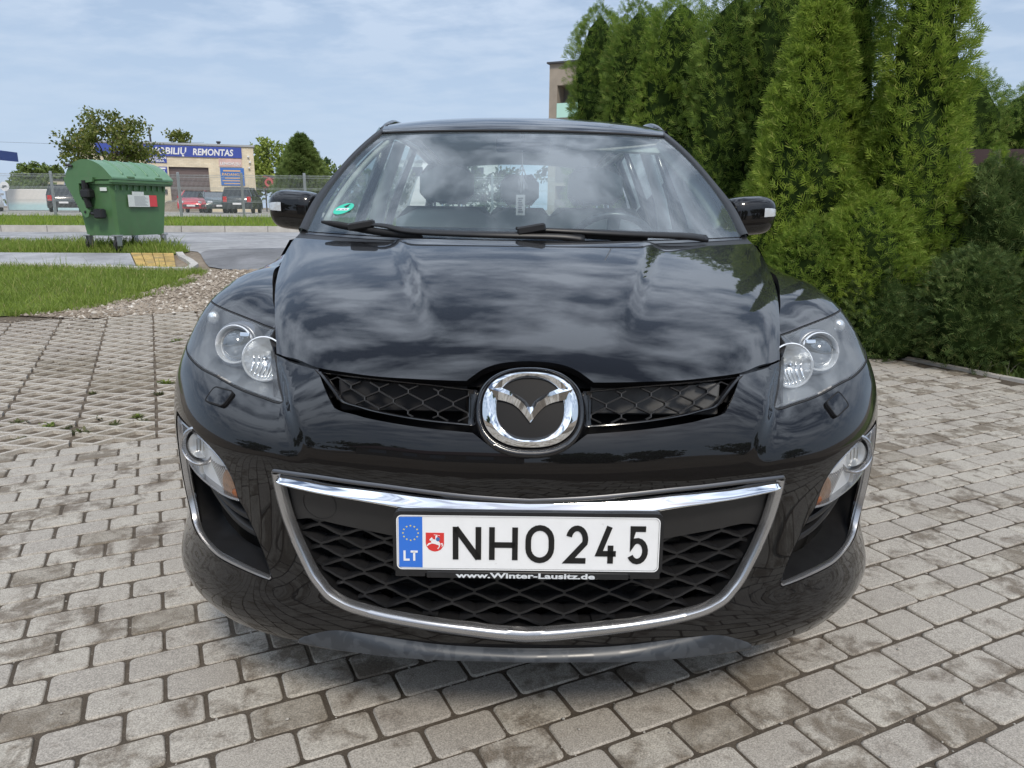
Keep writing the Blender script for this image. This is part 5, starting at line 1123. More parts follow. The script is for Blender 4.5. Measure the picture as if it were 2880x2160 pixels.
# ---- interior
DASH = mat('dashboard', (.075, .08, .085), .75, bump=.1, bscale=200, bdist=.001); SEAT = mat('seat_leather', (.46, .44, .40), .55, bump=.1, bscale=120, bdist=.002); LTRIM = mat('light_trim', (.72, .73, .70), .7)
G = np.array([[(x, 1.06+.26*(x/.76)**2+d, z+.0) for x in np.linspace(-.75, .75, 25)] for d, z in ((0, 1.06), (.08, 1.088), (.25, 1.098), (.42, 1.085), (.50, 1.03), (.52, .90), (.50, .70))]); grid_obj('dashboard', G, DASH, car)
def seat(x, y, w, hd):
    s = empty('seat', (0, 0, 0), parent=car); R = Matrix.Translation((x, y, .62)) @ Matrix.Rotation(math.radians(-14), 4, 'X')
    mb = MB(); mb.bbox(-w/2, w/2, -.075, .08, 0, .60, .06, R); o = mb.build('backrest', SEAT, s); autosmooth(o, 60)
    mb = MB(); mb.bbox(-w/2, w/2, y-.52-y, .04, -.12, .04, .03, Matrix.Translation((x, y, .60))); o = mb.build('cushion', SEAT, s); autosmooth(o, 60)
    mb = MB(); mb.bbox(-hd/2, hd/2, -.055, .055, .63, .81, .045, R); o = mb.build('headrest', SEAT, s); autosmooth(o, 60)
    mb = MB(); mb.tube([R @ Vector((-.06, 0, .58)), R @ Vector((-.06, 0, .66))], .006, 6); mb.tube([R @ Vector((.06, 0, .58)), R @ Vector((.06, 0, .66))], .006, 6); mb.build('headrest_post', CHROME, s)
for x in (-.37, .37): seat(x, 2.25, .50, .27)
for x in (-.42, 0, .42): seat(x, 3.20, .41, .24)
sw = empty('steering_wheel', (0, 0, 0), parent=car); Ms = Matrix.Translation((.365, 1.72, 1.02)) @ Matrix.Rotation(math.radians(-62), 4, 'X')
mb = MB(); mb.tube([Ms @ Vector((.185*math.cos(g), .185*math.sin(g), 0)) for g in np.linspace(0, 2*math.pi, 41)], .015, 8); mb.build('rim', mat('wheel_leather', (.05, .05, .055), .35, 0, .3, .2), sw, True)
mb = MB(); mb.lathe([(.0001, .03), (.05, .028), (.07, .01), (.07, -.03)], 20, Ms); mb.bbox(-.18, .18, -.02, .02, -.01, .01, .004, Ms); mb.bbox(-.025, .025, -.18, 0, -.01, .01, .004, Ms); mb.build('hub', DASH, sw, True)
mb = MB(); mb.bbox(-.21, .21, -.008, .008, -.040, .040, .007, Matrix.Translation((.395, 1.985, 1.478)) @ Matrix.Rotation(math.radians(-42), 4, 'X') @ Matrix.Rotation(math.radians(3), 4, 'Y')); o = mb.build('sun_visor', mat('visor', (.72, .74, .72), .8), car); autosmooth(o, 60)
mb = MB(); mb.bbox(-.21, .21, -.008, .008, -.035, .035, .007, Matrix.Translation((-.395, 2.03, 1.512)) @ Matrix.Rotation(math.radians(72), 4, 'X')); o = mb.build('sun_visor', mat('visor_up', (.5, .52, .5), .8), car); autosmooth(o, 60)
mb = MB(); mb.bbox(-.115, .115, -.012, .012, -.03, .03, .008, Matrix.Translation((0, 1.93, 1.468))); mb.tube([(0, 1.93, 1.47), (0, 1.90, 1.52)], .008, 6); o = mb.build('rear_view_mirror', BLK, car); autosmooth(o, 60)
for sg in (-1, 1):      # inner pillar trims
    mb = MB(); mb.tube([(sg*.765, 2.50, 1.02), (sg*.715, 2.50, 1.25), (sg*.610, 2.50, 1.52)], [.05, .04, .035], 8, flat=.6); mb.build('pillar_trim', LTRIM, car, True)
    pi = WE[3:-1]*[sg*.955, 1, 1]+[0, .045, -.02]; mb = MB(); mb.tube(pi.tolist(), .030, 8, flat=.5); mb.build('front_pillar_trim', LTRIM, car, True)
    G = np.array([[(sg*.79, y, z) for y in np.linspace(1.45, 3.3, 6)] for z in (.5, .8, 1.06)]); grid_obj('door_card', G, DASH, car)
# hanging ornament
af = empty('air_freshener', (.032, 1.36, 0)); tag(af, 'small tag with tassel hanging from the rear view mirror inside the windshield', 'air freshener')
mb = MB(); mb.tube([(0.004, 1.92, 1.45), (.006, 1.915, 1.37), (.0, 1.91, 1.27)], .0015, 5); mb.build('cord', mat('cord', (.5, .48, .5), .8), af)
mb = MB(); mb.bbox(-.021, .019, 1.907, 1.910, 1.175, 1.262, .001); mb.build('tag', mat('tag_card', (.55, .52, .55), .6), af)
mb = MB()
for k in range(7): mb.bbox(-.012+.002*(k % 2), .010-.003*(k % 3), 1.9045, 1.9063, 1.188+.0095*k, 1.1935+.0095*k, .0004)
mb.build('tag_print', mat('tag_ink', (.2, .18, .2), .6), af)
mb = MB()
for k in range(26): a_ = random.uniform(0, 6.28); r_ = random.uniform(.006, .022); z_ = random.uniform(1.30, 1.375); mb.tube([(.006, 1.914, z_+.02), (.006+r_*math.cos(a_), 1.914+r_*math.sin(a_)*.5, z_), (.006+r_*1.1*math.cos(a_), 1.914, z_-.02)], .0015, 4)
mb.build('tassel', mat('tassel', (.42, .40, .45), .7), af)
# ================================================================ CONIFERS AND SHRUBS
def frond_template(k=0):
    r = np.random.default_rng(100+k); Q = []
    def blade(o, d, L, w):
        d = np.array(d)/np.linalg.norm(d); n = np.array([-d[1], d[0], 0]); o = np.array(o)
        Q.append([o, o+d*L*.5+n*w, o+d*L, o+d*L*.5-n*w])
    blade((0, 0, 0), (1, 0, 0), 1., .045)
    for i in range(3):
        t = .14+.24*i; a = .72-.05*i
        for s in (-1, 1):
            L = (.62-.13*i)*r.uniform(.75, 1.2); p = (t, 0, 0); blade(p, (math.cos(a*s*1.0), math.sin(a*s), r.uniform(-.25, .25)), L, .042)
    return np.array(Q)
FR = [frond_template(k) for k in range(4)]
def place_fronds(pos, dirs, scale, twist, tmpl):
    """pos n x 3, dirs n x 3 unit, returns verts and quad faces"""
    n = len(pos); up = np.tile([0, 0, 1.], (n, 1)); side = np.cross(up, dirs); L = np.linalg.norm(side, axis=1); side[L < 1e-3] = [1, 0, 0]; side /= np.linalg.norm(side, axis=1)[:, None]; nr = np.cross(dirs, side)
    c, s = np.cos(twist)[:, None], np.sin(twist)[:, None]; sd = side*c+nr*s; nn = np.cross(dirs, sd)
    T = tmpl.reshape(-1, 3); V = pos[:, None]+scale[:, None, None]*(T[None, :, 0, None]*dirs[:, None]+T[None, :, 1, None]*sd[:, None]+T[None, :, 2, None]*nn[:, None])
    V = V.reshape(-1, 3); F_ = np.arange(len(V)).reshape(-1, 4); return V, F_
def fast_mesh(name, V, F_, m, parent=None):
    me = bpy.data.meshes.new(name); k = F_.shape[1]; me.vertices.add(len(V)); me.vertices.foreach_set('co', np.ascontiguousarray(V, dtype=np.float32).ravel()); me.loops.add(F_.size); me.loops.foreach_set('vertex_index', F_.ravel().astype(np.int32)); me.polygons.add(len(F_)); me.polygons.foreach_set('loop_start', np.arange(0, F_.size, k, dtype=np.int32)); me.polygons.foreach_set('loop_total', np.full(len(F_), k, dtype=np.int32)); me.materials.append(m); me.update(calc_edges=True); me.polygons.foreach_set('use_smooth', [True]*len(F_)); me.update()
    o = bpy.data.objects.new(name, me); COL.objects.link(o); o.parent = parent; return o
def clumpnoise(r, n=14):
    f = r.uniform(.8, 4.5, (n, 2)); f[:, 0] = np.round(f[:, 0]*1.6); p = r.uniform(0, 6.28, n); a = r.uniform(.3, 1, n)/np.sqrt(n)
    return lambda th, z: sum(a[i]*np.sin(f[i, 0]*th+f[i, 1]*2.2*z+p[i]) for i in range(n))
BARK = mat('bark', (.10, .075, .055), .9, var=.3, vscale=20, bump=.4, bscale=40, bdist=.01)
THUJA = leaf_mat('thuja_green', (.115, .195, .030), (.29, .39, .07), (.36, .40, .10), .5, .6, 1.6)
THUJA_D = leaf_mat('thuja_dark', (.10, .17, .032), (.24, .335, .065), (.31, .34, .09), .48, .6, 1.6)
THUJA_L = leaf_mat('thuja_light', (.145, .23, .032), (.35, .45, .075), (.42, .46, .12), .52, .6, 1.6)
JUNI = leaf_mat('juniper_dark', (.055, .098, .028), (.145, .20, .060), (.20, .21, .08), .35, .65, 1.6)
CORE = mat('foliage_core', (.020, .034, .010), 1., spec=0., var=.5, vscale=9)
def conifer(name, label, x, y, h, r, n, m, seed, prof, size=(.085, .16), lean=.55, group=None, spread=.35, cat='conifer', z0=0., wob=.20):
    n = int(n*1.5); size = (size[0]*.82, size[1]*.82)
    R = np.random.default_rng(seed); t = empty(name, (x, y, hz(y))); nz = clumpnoise(R)
    zz = R.uniform(0, 1, n*2)**.9; zz = zz[:n]; th = R.uniform(0, 2*math.pi, n); pr = np.interp(zz, prof[0], prof[1]); depth = R.uniform(0, 1, n)**2*spread
    rad = r*pr*(1+wob*nz(th, zz*h))*(1-depth); pos = np.stack([rad*np.cos(th), rad*np.sin(th), z0+zz*(h-z0)], -1); pos[:, 2] += .10*nz(th*1.3+2, zz*h)
    el = R.normal(lean, .35, n); az = th+R.normal(0, .55, n); d = np.stack([np.cos(az)*np.cos(el), np.sin(az)*np.cos(el), np.sin(el)], -1); sc = R.uniform(*size, n)*(1-.25*(zz > .93))
    Vs, Fs, b = [], [], 0
    for k in range(4):
        i = np.arange(k, n, 4); V, F_ = place_fronds(pos[i], d[i], sc[i], R.uniform(-1.2, 1.2, len(i))+math.pi/2*(R.random(len(i)) < .5), FR[k]); Vs.append(V); Fs.append(F_+b); b += len(V)
    fast_mesh('crown', np.vstack(Vs), np.vstack(Fs), m, t)
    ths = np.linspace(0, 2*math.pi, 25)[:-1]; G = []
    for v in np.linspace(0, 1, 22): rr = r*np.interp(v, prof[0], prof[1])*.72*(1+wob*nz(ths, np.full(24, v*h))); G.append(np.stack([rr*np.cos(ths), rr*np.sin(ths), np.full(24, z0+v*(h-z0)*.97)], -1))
    G = np.array(G); G = np.concatenate([G, G[:, :1]], 1); grid_obj('dark_core', G, CORE, t)  # dark shell added to block see-through, coloured as the crown's shaded inside
    mb = MB(); mb.tube([(0, 0, -.05), (.01, 0, h*.3), (0, .01, h*.8)], [.06, .045, .015], 8); mb.build('trunk', BARK, t, True)
    tag(t, label, cat, group); return t
COLP = ([0, .06, .25, .55, .8, .92, .98, 1], [.8, .95, 1.0, 1.0, .92, .70, .38, .08]); CONE = ([0, .08, .3, .55, .75, .9, .97, 1], [.85, 1.0, .92, .68, .42, .22, .09, .02]); BUSH = ([0, .15, .45, .7, .88, 1], [.75, 1.0, .95, .75, .45, .08])
gH = 'thujas in the tall hedge row'
conifer('thuja', 'narrow dark thuja at the far end of the hedge beside the apartment block', 1.12, 10.4, 3.40, .38, 3000, THUJA_D, 1, COLP, group=gH)
conifer('thuja', 'second narrow thuja from the apartment block, with rounded top', 1.50, 9.65, 3.32, .43, 3200, THUJA_D, 2, COLP, group=gH)
conifer('thuja', 'thuja third from the apartment block, taller with ragged tip', 1.87, 8.95, 3.30, .47, 3200, THUJA, 3, COLP, group=gH)
conifer('thuja', 'fourth thuja from the apartment block with dense dark crown', 2.30, 8.25, 3.25, .46, 3200, THUJA_D, 4, COLP, group=gH)
conifer('thuja', 'dark thuja standing behind the broad light green one', 2.72, 8.0, 3.45, .48, 3200, THUJA_D, 5, COLP, group=gH)
conifer('thuja', 'broad light green thuja with feathery sprays beside the car mirror', 2.68, 6.98, 3.15, .60, 5200, THUJA_L, 6, CONE, (.09, .17), .6, group=gH)
conifer('thuja', 'tall slim thuja behind the broad light green one', 3.08, 7.3, 4.0, .46, 4600, THUJA, 16, CONE, (.09, .17), .6, group=gH)
conifer('thuja', 'tallest bright green thuja with pointed top above the brown fence', 3.46, 6.62, 4.4, .43, 5600, THUJA_L, 7, CONE, (.09, .17), .6, group=gH)
conifer('thuja', 'low rounded thuja bush at the foot of the hedge behind the mirror', 2.62, 6.45, 1.05, .52, 2600, THUJA, 8, BUSH, (.07, .13), .5, 'low bushes in front of the hedge', cat='shrub')
conifer('thuja', 'low bright thuja bush at the foot of the tallest thuja', 3.02, 6.35, 1.25, .55, 2800, THUJA_L, 9, BUSH, (.07, .13), .5, 'low bushes in front of the hedge', cat='shrub')
conifer('juniper', 'dark spreading juniper below the brown fence', 4.15, 6.5, 1.50, .78, 4400, JUNI, 10, BUSH, (.08, .15), .45, 'low bushes in front of the hedge', cat='shrub')
conifer('juniper', 'dark low juniper between the bright bush and the paving edge', 3.62, 5.75, .85, .50, 2600, JUNI, 11, BUSH, (.06, .12), .4, 'low bushes in front of the hedge', cat='shrub')
conifer('juniper', 'small dark juniper at the paving edge behind the headlight', 3.05, 6.0, .62, .42, 2000, JUNI, 21, BUSH, (.06, .11), .4, 'low bushes in front of the hedge', cat='shrub')
conifer('thuja', 'bright green thuja bush nearest the paving with hanging sprays', 4.45, 5.35, 1.45, .62, 4200, THUJA, 12, BUSH, (.07, .13), .35, 'low bushes in front of the hedge', cat='shrub')
conifer('thuja', 'yellowish green thuja top below the brown fence post', 4.62, 7.3, 1.56, .45, 2400, THUJA_L, 22, CONE, (.08, .15), .6, 'low bushes in front of the hedge', cat='shrub')
for i, (x, y, h, r, lb) in enumerate(((6.15, 10.6, 2.7, .55, 'clipped thuja behind the brown fence next to the tallest thuja'), (7.25, 10.9, 2.55, .6, 'second clipped thuja behind the brown fence'), (5.25, 10.2, 2.7, .5, 'clipped thuja half hidden behind the tallest thuja'), (8.3, 11.1, 2.55, .7, 'third clipped thuja behind the brown fence'))):
    conifer('thuja', lb, x, y, h, r, 2400, THUJA_D, 30+i, COLP, group='thujas behind the brown fence')
# ground plants under the hedge
vs, fs = blades('u', [tuple(ed+nn*.05-dd*1.2), tuple(ed+nn*.05+dd*3), tuple(ed+nn*.75+dd*3), tuple(ed+nn*.75-dd*1.2)], 4200, (.04, .15), (.006, .014), GRASS, .6)
o = mesh_obj('hedge_weeds', vs, fs, leaf_mat('hedge_weed', (.05, .085, .02), (.11, .16, .035), (.30, .28, .22), .35), None, True); tag(o, 'weeds and grass growing along the paving edge under the hedge', 'weeds', kind='stuff')
# brown slat fence to the right
BRN = mat('brown_metal', (.055, .030, .030), .4, .1, .3, .2)
bfn = empty('slat_fence', (0, 0, 0)); tag(bfn, 'dark brown metal slat fence behind the shrubs', 'fence')
A, B = np.array([4.72, 8.0]), np.array([8.4, 7.4]); D = (B-A)/np.linalg.norm(B-A); Nn = np.array([-D[1], D[0]]); L = np.linalg.norm(B-A)
for k in range(8):
    z = .35+.19*k; mb = MB(); q = [A+D*.02, B]; vs = [(p[0]+Nn[0]*o_, p[1]+Nn[1]*o_, zz) for zz in (z, z+.165) for o_ in (0, .02) for p in q]; mb.add([vs[i] for i in (0, 1, 3, 2, 4, 5, 7, 6)], [(3, 2, 1, 0), (4, 5, 6, 7), (0, 1, 5, 4), (1, 2, 6, 5), (2, 3, 7, 6), (3, 0, 4, 7)]); mb.build('slat', BRN, bfn)
for t in (0, 2.0, 3.7):
    p = A+D*t; mb = MB(); mb.bbox(p[0]-.04, p[0]+.04, p[1]-.04, p[1]+.04, .05, 1.86, .005); mb.build('post', BRN, bfn)
# ================================================================ BROADLEAF TREES
LEAFQ = np.array([[(0, 0, 0), (.5, .3, .05), (1, 0, 0), (.5, -.3, .05)]])
def leaf_tree(name, label, x, y, zb, crown, nclump, nleaf, ls, m, seed, cr=.34, trunk=None, group=None, cat='tree', dense=0.):
    """crown: (cx, cy, cz, rx, ry, rz) relative to the foot"""
    R = np.random.default_rng(seed); t = empty(name, (x, y, zb)); cx, cy, cz, rx, ry, rz = crown
    u = R.normal(size=(nclump, 3)); u /= np.linalg.norm(u, axis=1)[:, None]; rr = R.uniform(.25, 1, nclump)**.5; c = np.array([cx, cy, cz])+u*rr[:, None]*[rx, ry, rz]; rc = cr*R.uniform(.6, 1.25, nclump)*min(rx, rz)
    v = R.normal(size=(nclump, nleaf, 3)); v /= np.linalg.norm(v, axis=2)[..., None]; P = (c[:, None]+v*(rc[:, None]*R.uniform(.2, 1, (nclump, nleaf))**.5)[..., None]*[1, 1, .75]).reshape(-1, 3)
    d = R.normal(size=(len(P), 3)); d[:, 2] -= .3; d /= np.linalg.norm(d, axis=1)[:, None]
    V, F_ = place_fronds(P, d, R.uniform(ls*.7, ls*1.3, len(P)), R.uniform(0, 6.28, len(P)), LEAFQ); fast_mesh('crown', V, F_, m, t)
    if trunk:
        mb = MB(); mb.tube([(0, 0, -.1), (cx*.3, cy*.3, cz*.45), (cx*.7, cy*.7, cz*.95)], [trunk, trunk*.8, trunk*.4], 8)
        for i in range(0, nclump, max(1, nclump//14)): mb.tube([(cx*.4, cy*.4, cz*.55), tuple(.5*(c[i]+np.array([cx*.5, cy*.5, cz*.8]))), tuple(c[i])], [trunk*.45, trunk*.28, trunk*.1], 5)
        mb.build('trunk', BARK, t, True)
    tag(t, label, cat, group); return t
LF1 = leaf_mat('leaf_roadside', (.085, .115, .022), (.20, .225, .055), (.30, .27, .10), .4, .5, .9); LF2 = leaf_mat('leaf_far_light', (.17, .23, .04), (.30, .36, .08), None, .35, .6, .3); LF3 = leaf_mat('leaf_far_dark', (.045, .085, .03), (.09, .14, .045), None, .3, .6, .3); LF4 = leaf_mat('leaf_far_mid', (.09, .14, .03), (.17, .22, .06), None, .3, .6, .3)
leaf_tree('tree', 'small round-headed roadside tree right behind the green waste container', -12.7, 24, .62, (0, 0, 2.3, 1.50, 1.2, 1.10), 95, 80, .105, LF1, 3, .30, .07)
leaf_tree('tree', 'tree top showing above the roof of the car repair workshop', -32.6, 74, .8, (0, 0, 5.9, 1.5, 1.3, 1.6), 30, 60, .3, LF1, 4, .4, .15)
leaf_tree('tree', 'light green tree right beside the repair workshop', -26.6, 84, .8, (0, 0, 4.6, 3.0, 2.5, 3.4), 60, 70, .4, LF2, 5, .32, .2, 'trees behind the yard')
leaf_tree('tree', 'pale green bushy tree behind the open tyre shed', -23.2, 86, .8, (0, 0, 3.6, 2.6, 2, 2.8), 50, 70, .4, LF2, 6, .32, .2, 'trees behind the yard')
leaf_tree('tree', 'dark round tree between the pale tree and the spruce', -20.6, 80, .8, (0, 0, 4.0, 1.5, 1.5, 2.9), 40, 70, .32, LF3, 7, .36, .2, 'trees behind the yard')
conifer('spruce', 'broad spruce standing behind the mesh fence next to the mirror', -17.2, 62, 6.1, 2.3, 3400, leaf_mat('spruce', (.085, .14, .035), (.19, .25, .07), None, .35, .65, .5), 40, CONE, (.45, .8), .1, 'trees behind the yard', cat='spruce')
leaf_tree('tree', 'mid green bushes in front of the white flat building', -14.4, 66, .8, (0, 0, 2.0, 3.0, 1.5, 1.9), 50, 60, .3, LF4, 9, .32, .15, 'trees behind the yard')
leaf_tree('tree', 'yellow green tree beside the windshield pillar behind the fence', -10.5, 60, .8, (0, 0, 2.2, 2.6, 1.5, 1.6), 45, 60, .3, LF4, 10, .32, .15, 'trees behind the yard')
leaf_tree('tree', 'big light green tree at the left end behind the blue canopy', -48.5, 78, .8, (0, 0, 2.9, 3.2, 2, 1.9), 60, 70, .4, LF4, 11, .30, .3, 'trees behind the yard')
for i, (x, y, w, h, k, lb) in enumerate(((-45.8, 92, 3.2, 4.4, LF3, 'dark green wood edge behind the banner wall'), (-50.5, 92, 3.4, 3.3, LF3, 'dark trees far behind the blue tarpaulin'), (-41.0, 95, 3.5, 4.8, LF3, 'dark tree group behind the low yellow brick building'), (-37.5, 90, 2.6, 3.6, LF2, 'light green bushes behind the low yellow brick building'), (-45.5, 72, 3.4, 2.9, LF4, 'mid green bushes beside the round white sign'), (-36.5, 97, 3.2, 5.0, LF3, 'dark trees far behind the waste container'))):
    leaf_tree('tree', lb, x, y, .8, (0, 0, h*.55, w, 1.6, h*.5), 45, 60, .36, k, 50+i, .34, .15, 'trees behind the yard')
for i, (x, y, w, h, k) in enumerate(((8, 70, 6, 6, LF3), (20, 75, 7, 7, LF4), (-3, 80, 6, 5, LF3), (32, 66, 7, 7, LF3))):
    leaf_tree('tree', ['dark tree behind the hedge row near the apartment block', 'mid green tree far behind the hedge row', 'dark low tree hidden behind the car roof', 'dark tree far behind the brown fence'][i], x, y, .8, (0, 0, h*.5, w, 2, h*.45), 45, 60, .5, k, 70+i, .34, .2, 'trees behind the yard')
# ================================================================ WASTE CONTAINER
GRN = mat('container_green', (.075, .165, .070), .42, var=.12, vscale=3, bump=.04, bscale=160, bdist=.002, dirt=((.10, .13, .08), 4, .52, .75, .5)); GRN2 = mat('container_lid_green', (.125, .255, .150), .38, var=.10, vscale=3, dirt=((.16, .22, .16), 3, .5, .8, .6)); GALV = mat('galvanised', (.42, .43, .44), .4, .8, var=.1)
wb_ = empty('waste_container', (-6.36, 11.98, hz(12.3)), (0, 0, math.radians(-19))); wb_.scale = (.78, .90, .97); tag(wb_, 'green four-wheeled waste container with domed lid beside the road', 'container')
def taper(mb, x0, x1, y0, y1, z0, z1, i, ch=.04):
    def ring(a, b, c, d, z, e): return [(a+e, c, z), (b-e, c, z), (b, c+e, z), (b, d-e, z), (b-e, d, z), (a+e, d, z), (a, d-e, z), (a, c+e, z)]
    vs = ring(x0+i, x1-i, y0+i, y1-i, z0, ch)+ring(x0, x1, y0, y1, z1, ch); fs = [tuple(range(7, -1, -1)), tuple(range(8, 16))]+[(k, (k+1) % 8, 8+(k+1) % 8, 8+k) for k in range(8)]; mb.add(vs, fs)
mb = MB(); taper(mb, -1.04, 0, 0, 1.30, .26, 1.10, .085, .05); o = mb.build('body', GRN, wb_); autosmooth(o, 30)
mb = MB(); mb.bbox(-1.0, .065, -.03, 1.36, 1.085, 1.155, .012); mb.bbox(.0, .085, -.045, 1.375, 1.115, 1.16, .008); o = mb.build('rim', GRN, wb_); autosmooth(o, 30)
mb = MB()
for k in range(9): mb.bbox(-.004, .03, .06+.14*k, .075+.14*k, 1.0, 1.09, .002)
mb.build('rim_ribs', GRN, wb_)
lp = [(.085, 1.165), (.09, 1.20), (.03, 1.245), (-.10, 1.345), (-.26, 1.425), (-.45, 1.475), (-.66, 1.485), (-.86, 1.445), (-1.02, 1.365), (-1.13, 1.25), (-1.15, 1.165)]
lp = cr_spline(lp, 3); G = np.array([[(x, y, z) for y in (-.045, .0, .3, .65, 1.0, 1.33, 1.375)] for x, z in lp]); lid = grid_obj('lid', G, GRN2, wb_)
for y in (-.045, 1.375):
    vs = [(x, y, z) for x, z in lp]; mb = MB(); mb.add(vs+[(-.5, y, 1.165)], [(i, i+1, len(vs)) for i in range(len(vs)-1)]); mb.build('lid_end', GRN, wb_)
for k in range(4):
    mb = MB(); y = .25+.28*k; P_ = [(x, y, z+.004) for x, z in lp[6:16]]; mb.tube(P_, .022, 6, flat=.45); mb.build('lid_rib', GRN2, wb_, True)
for y in (.30, .95): mb = MB(); mb.bbox(.02, .10, y, y+.16, 1.19, 1.225, .006); mb.build('lid_grip', GRN, wb_)
# lifting arm on the near end
mb = MB(); Ma = Matrix(((1, 0, 0, 0), (0, 0, -1, -.05), (0, 1, 0, 0), (0, 0, 0, 1)))
arm = [(-1.14, 1.20), (-.35, 1.20), (-.37, 1.13), (-.74, 1.10), (-.75, .93), (-.60, .74), (-.55, .64), (-.58, .57), (-.66, .555), (-.74, .60), (-1.0, .97), (-1.10, 1.08)]
mb.prism(arm, .0, .045, Ma); o = mb.build('lifting_arm', GRN, wb_); autosmooth(o, 30)
mb = MB(); mb.lathe([(.022, .05), (.022, .06), (.0001, .06)], 12, Ma @ Matrix.Translation((-.645, .645, 0))); mb.build('pivot', BLK, wb_)
mb = MB(); mb.tube([(-.60, -.04, .64), (-.50, -.06, .62), (-.42, -.06, .62)], .03, 8); mb.bbox(-.42, -.20, -.12, .0, .54, .70, .02); mb.bbox(-.70, -.46, -.14, .02, .86, 1.02, .03); mb.tube([(-.60, -.07, 1.15), (-.60, -.07, .86), (-.58, -.05, .72)], .06, 8); o = mb.build('trunnion', BLK, wb_); autosmooth(o, 40)
mb = MB(); mb.tube([(-1.02, -.10, 1.40), (-.90, -.06, 1.375)], .02, 8); mb.tube([(-1.12, -.07, 1.13), (-1.02, -.07, 1.10)], .025, 8); mb.build('handle', BLK, wb_)
for (x, y) in ((-.12, .10), (-.12, 1.18), (-.92, .12), (-.92, 1.16)):
    w = empty('castor', (x, y, 0), (0, 0, random.uniform(-.5, .5)), wb_); mb = MB(); Mx_ = axisM((0, 0, .1), (1, 0, .0), (0, 0, 1)); mb.lathe([(.05, -.025), (.095, -.025), (.10, -.012), (.10, .012), (.095, .025), (.05, .025)], 24, Mx_); o = mb.build('tyre', RUBBER, w, True); autosmooth(o, 40)
    mb = MB(); mb.lathe([(.0001, -.02), (.05, -.02), (.05, .02), (.0001, .02)], 14, Mx_); mb.build('hub', BLK, w)
    mb = MB(); mb.add([(-.036, -.05, .26), (-.036, .07, .26), (-.036, .02, .07), (-.036, -.02, .07), (-.030, -.05, .26), (-.030, .07, .26), (-.030, .02, .07), (-.030, -.02, .07)], [(3, 2, 1, 0), (4, 5, 6, 7), (0, 1, 5, 4), (1, 2, 6, 5), (2, 3, 7, 6), (3, 0, 4, 7)]); mb.box(.030, .036, -.05, .07, .09, .26); mb.bbox(-.07, .07, -.07, .08, .25, .275, .004); mb.build('fork', GALV, w)
SG1 = mat('paper_white', (.62, .66, .64), .7, var=.06, vscale=30); SG2 = mat('paper_red', (.62, .06, .07), .6); PRT = mat('paper_print', (.30, .32, .33), .8)
mb = MB(); mb.box(.006, .009, .33, .82, .735, .93); mb.box(.007, .0105, .43, .70, .93, .985); mb.build('notice', SG1, wb_); mb = MB(); mb.box(.0065, .0095, .82, 1.00, .74, .93); mb.build('red_notice', SG2, wb_)
mb = MB()
for k in range(9): mb.box(.0095, .0105, .47, .78-.03*(k % 3), .755+.018*k, .763+.018*k)
mb.build('notice_print', PRT, wb_)
mb = MB(); mb.box(-.30, -.12, -.010, -.006, .985, 1.04); mb.build('small_label', SG1, wb_)
# ================================================================ WORKSHOP AND YARD
WALLB = pos_mat('yellow_brick', lambda t, g, b: None)
def _brickwall(t, c1, c2, mort, sc, b):
    co = N(t, 'ShaderNodeTexCoord'); sp = N(t, 'ShaderNodeSeparateXYZ'); t.links.new(co.outputs['Object'], sp.inputs[0]); cb = N(t, 'ShaderNodeCombineXYZ'); t.links.new(mth(t, 'ADD', sp.outputs[0], sp.outputs[1]), cb.inputs[0]); t.links.new(sp.outputs[2], cb.inputs[1])
    br = N(t, 'ShaderNodeTexBrick'); br.inputs['Color1'].default_value = (*c1, 1); br.inputs['Color2'].default_value = (*c2, 1); br.inputs['Mortar'].default_value = (*mort, 1); br.inputs['Scale'].default_value = sc; br.inputs['Mortar Size'].default_value = .012; br.inputs['Row Height'].default_value = .12; br.inputs['Brick Width'].default_value = .38
    t.links.new(cb.outputs[0], br.inputs['Vector']); nz = noise(t, co.outputs['Object'], 1.2, 5); hs = N(t, 'ShaderNodeHueSaturation'); t.links.new(br.outputs[0], hs.inputs['Color']); t.links.new(rng_(t, nz, .3, .7, .86, 1.12), hs.inputs['Value']); t.links.new(hs.outputs[0], b.inputs['Base Color']); b.inputs['Roughness'].default_value = .9
_brickwall(WALLB.node_tree, (.66, .56, .40), (.72, .63, .47), (.56, .50, .40), 1.0, WALLB.node_tree.nodes['Principled BSDF'])
SIGNB = mat('sign_blue', (.045, .075, .33), .45, var=.1, vscale=1); SIGNL = mat('sign_lightblue', (.05, .16, .46), .45, var=.12, vscale=1); SIGNW = mat('sign_white', (.72, .72, .72), .5); SIGNO = mat('sign_orange', (.66, .42, .22), .5); SIGNP = mat('sign_pink', (.60, .42, .38), .5, var=.15, vscale=2); DOORM = mat('garage_door', (.135, .10, .095), .5, var=.08, vscale=2); DKG = mat('dark_grey', (.05, .05, .055), .6); STEELR = mat('red_steel', (.30, .085, .065), .55, var=.2, vscale=4); ZINC = mat('zinc_flashing', (.42, .43, .44), .45, .5); GLSD = mat('dark_window', (.03, .035, .04), .08, 0, .5, .02)
ws = empty('workshop', (-22.1, 65, .83), (0, 0, math.radians(20))); tag(ws, 'yellow brick car repair workshop with blue sign and brown roller door', 'building')
def wpart(nm, m, *boxes, parent=ws):
    mb = MB()
    for b in boxes: mb.box(*b)
    return mb.build(nm, m, parent)
wpart('wall', WALLB, (-13.0, -6.70, 0, 8, 0, 5.35), (-3.65, 0, 0, 8, 0, 5.35), (-6.70, -3.65, 0, 8, 3.6, 5.35), (-6.70, -3.65, .5, 8, 0, 3.6))
wpart('roof_flashing', ZINC, (-13.1, .12, -.12, 8.1, 5.35, 5.5))
dr = wpart('roller_door', DOORM, (-6.70, -3.65, .20, .26, 0, 3.6))
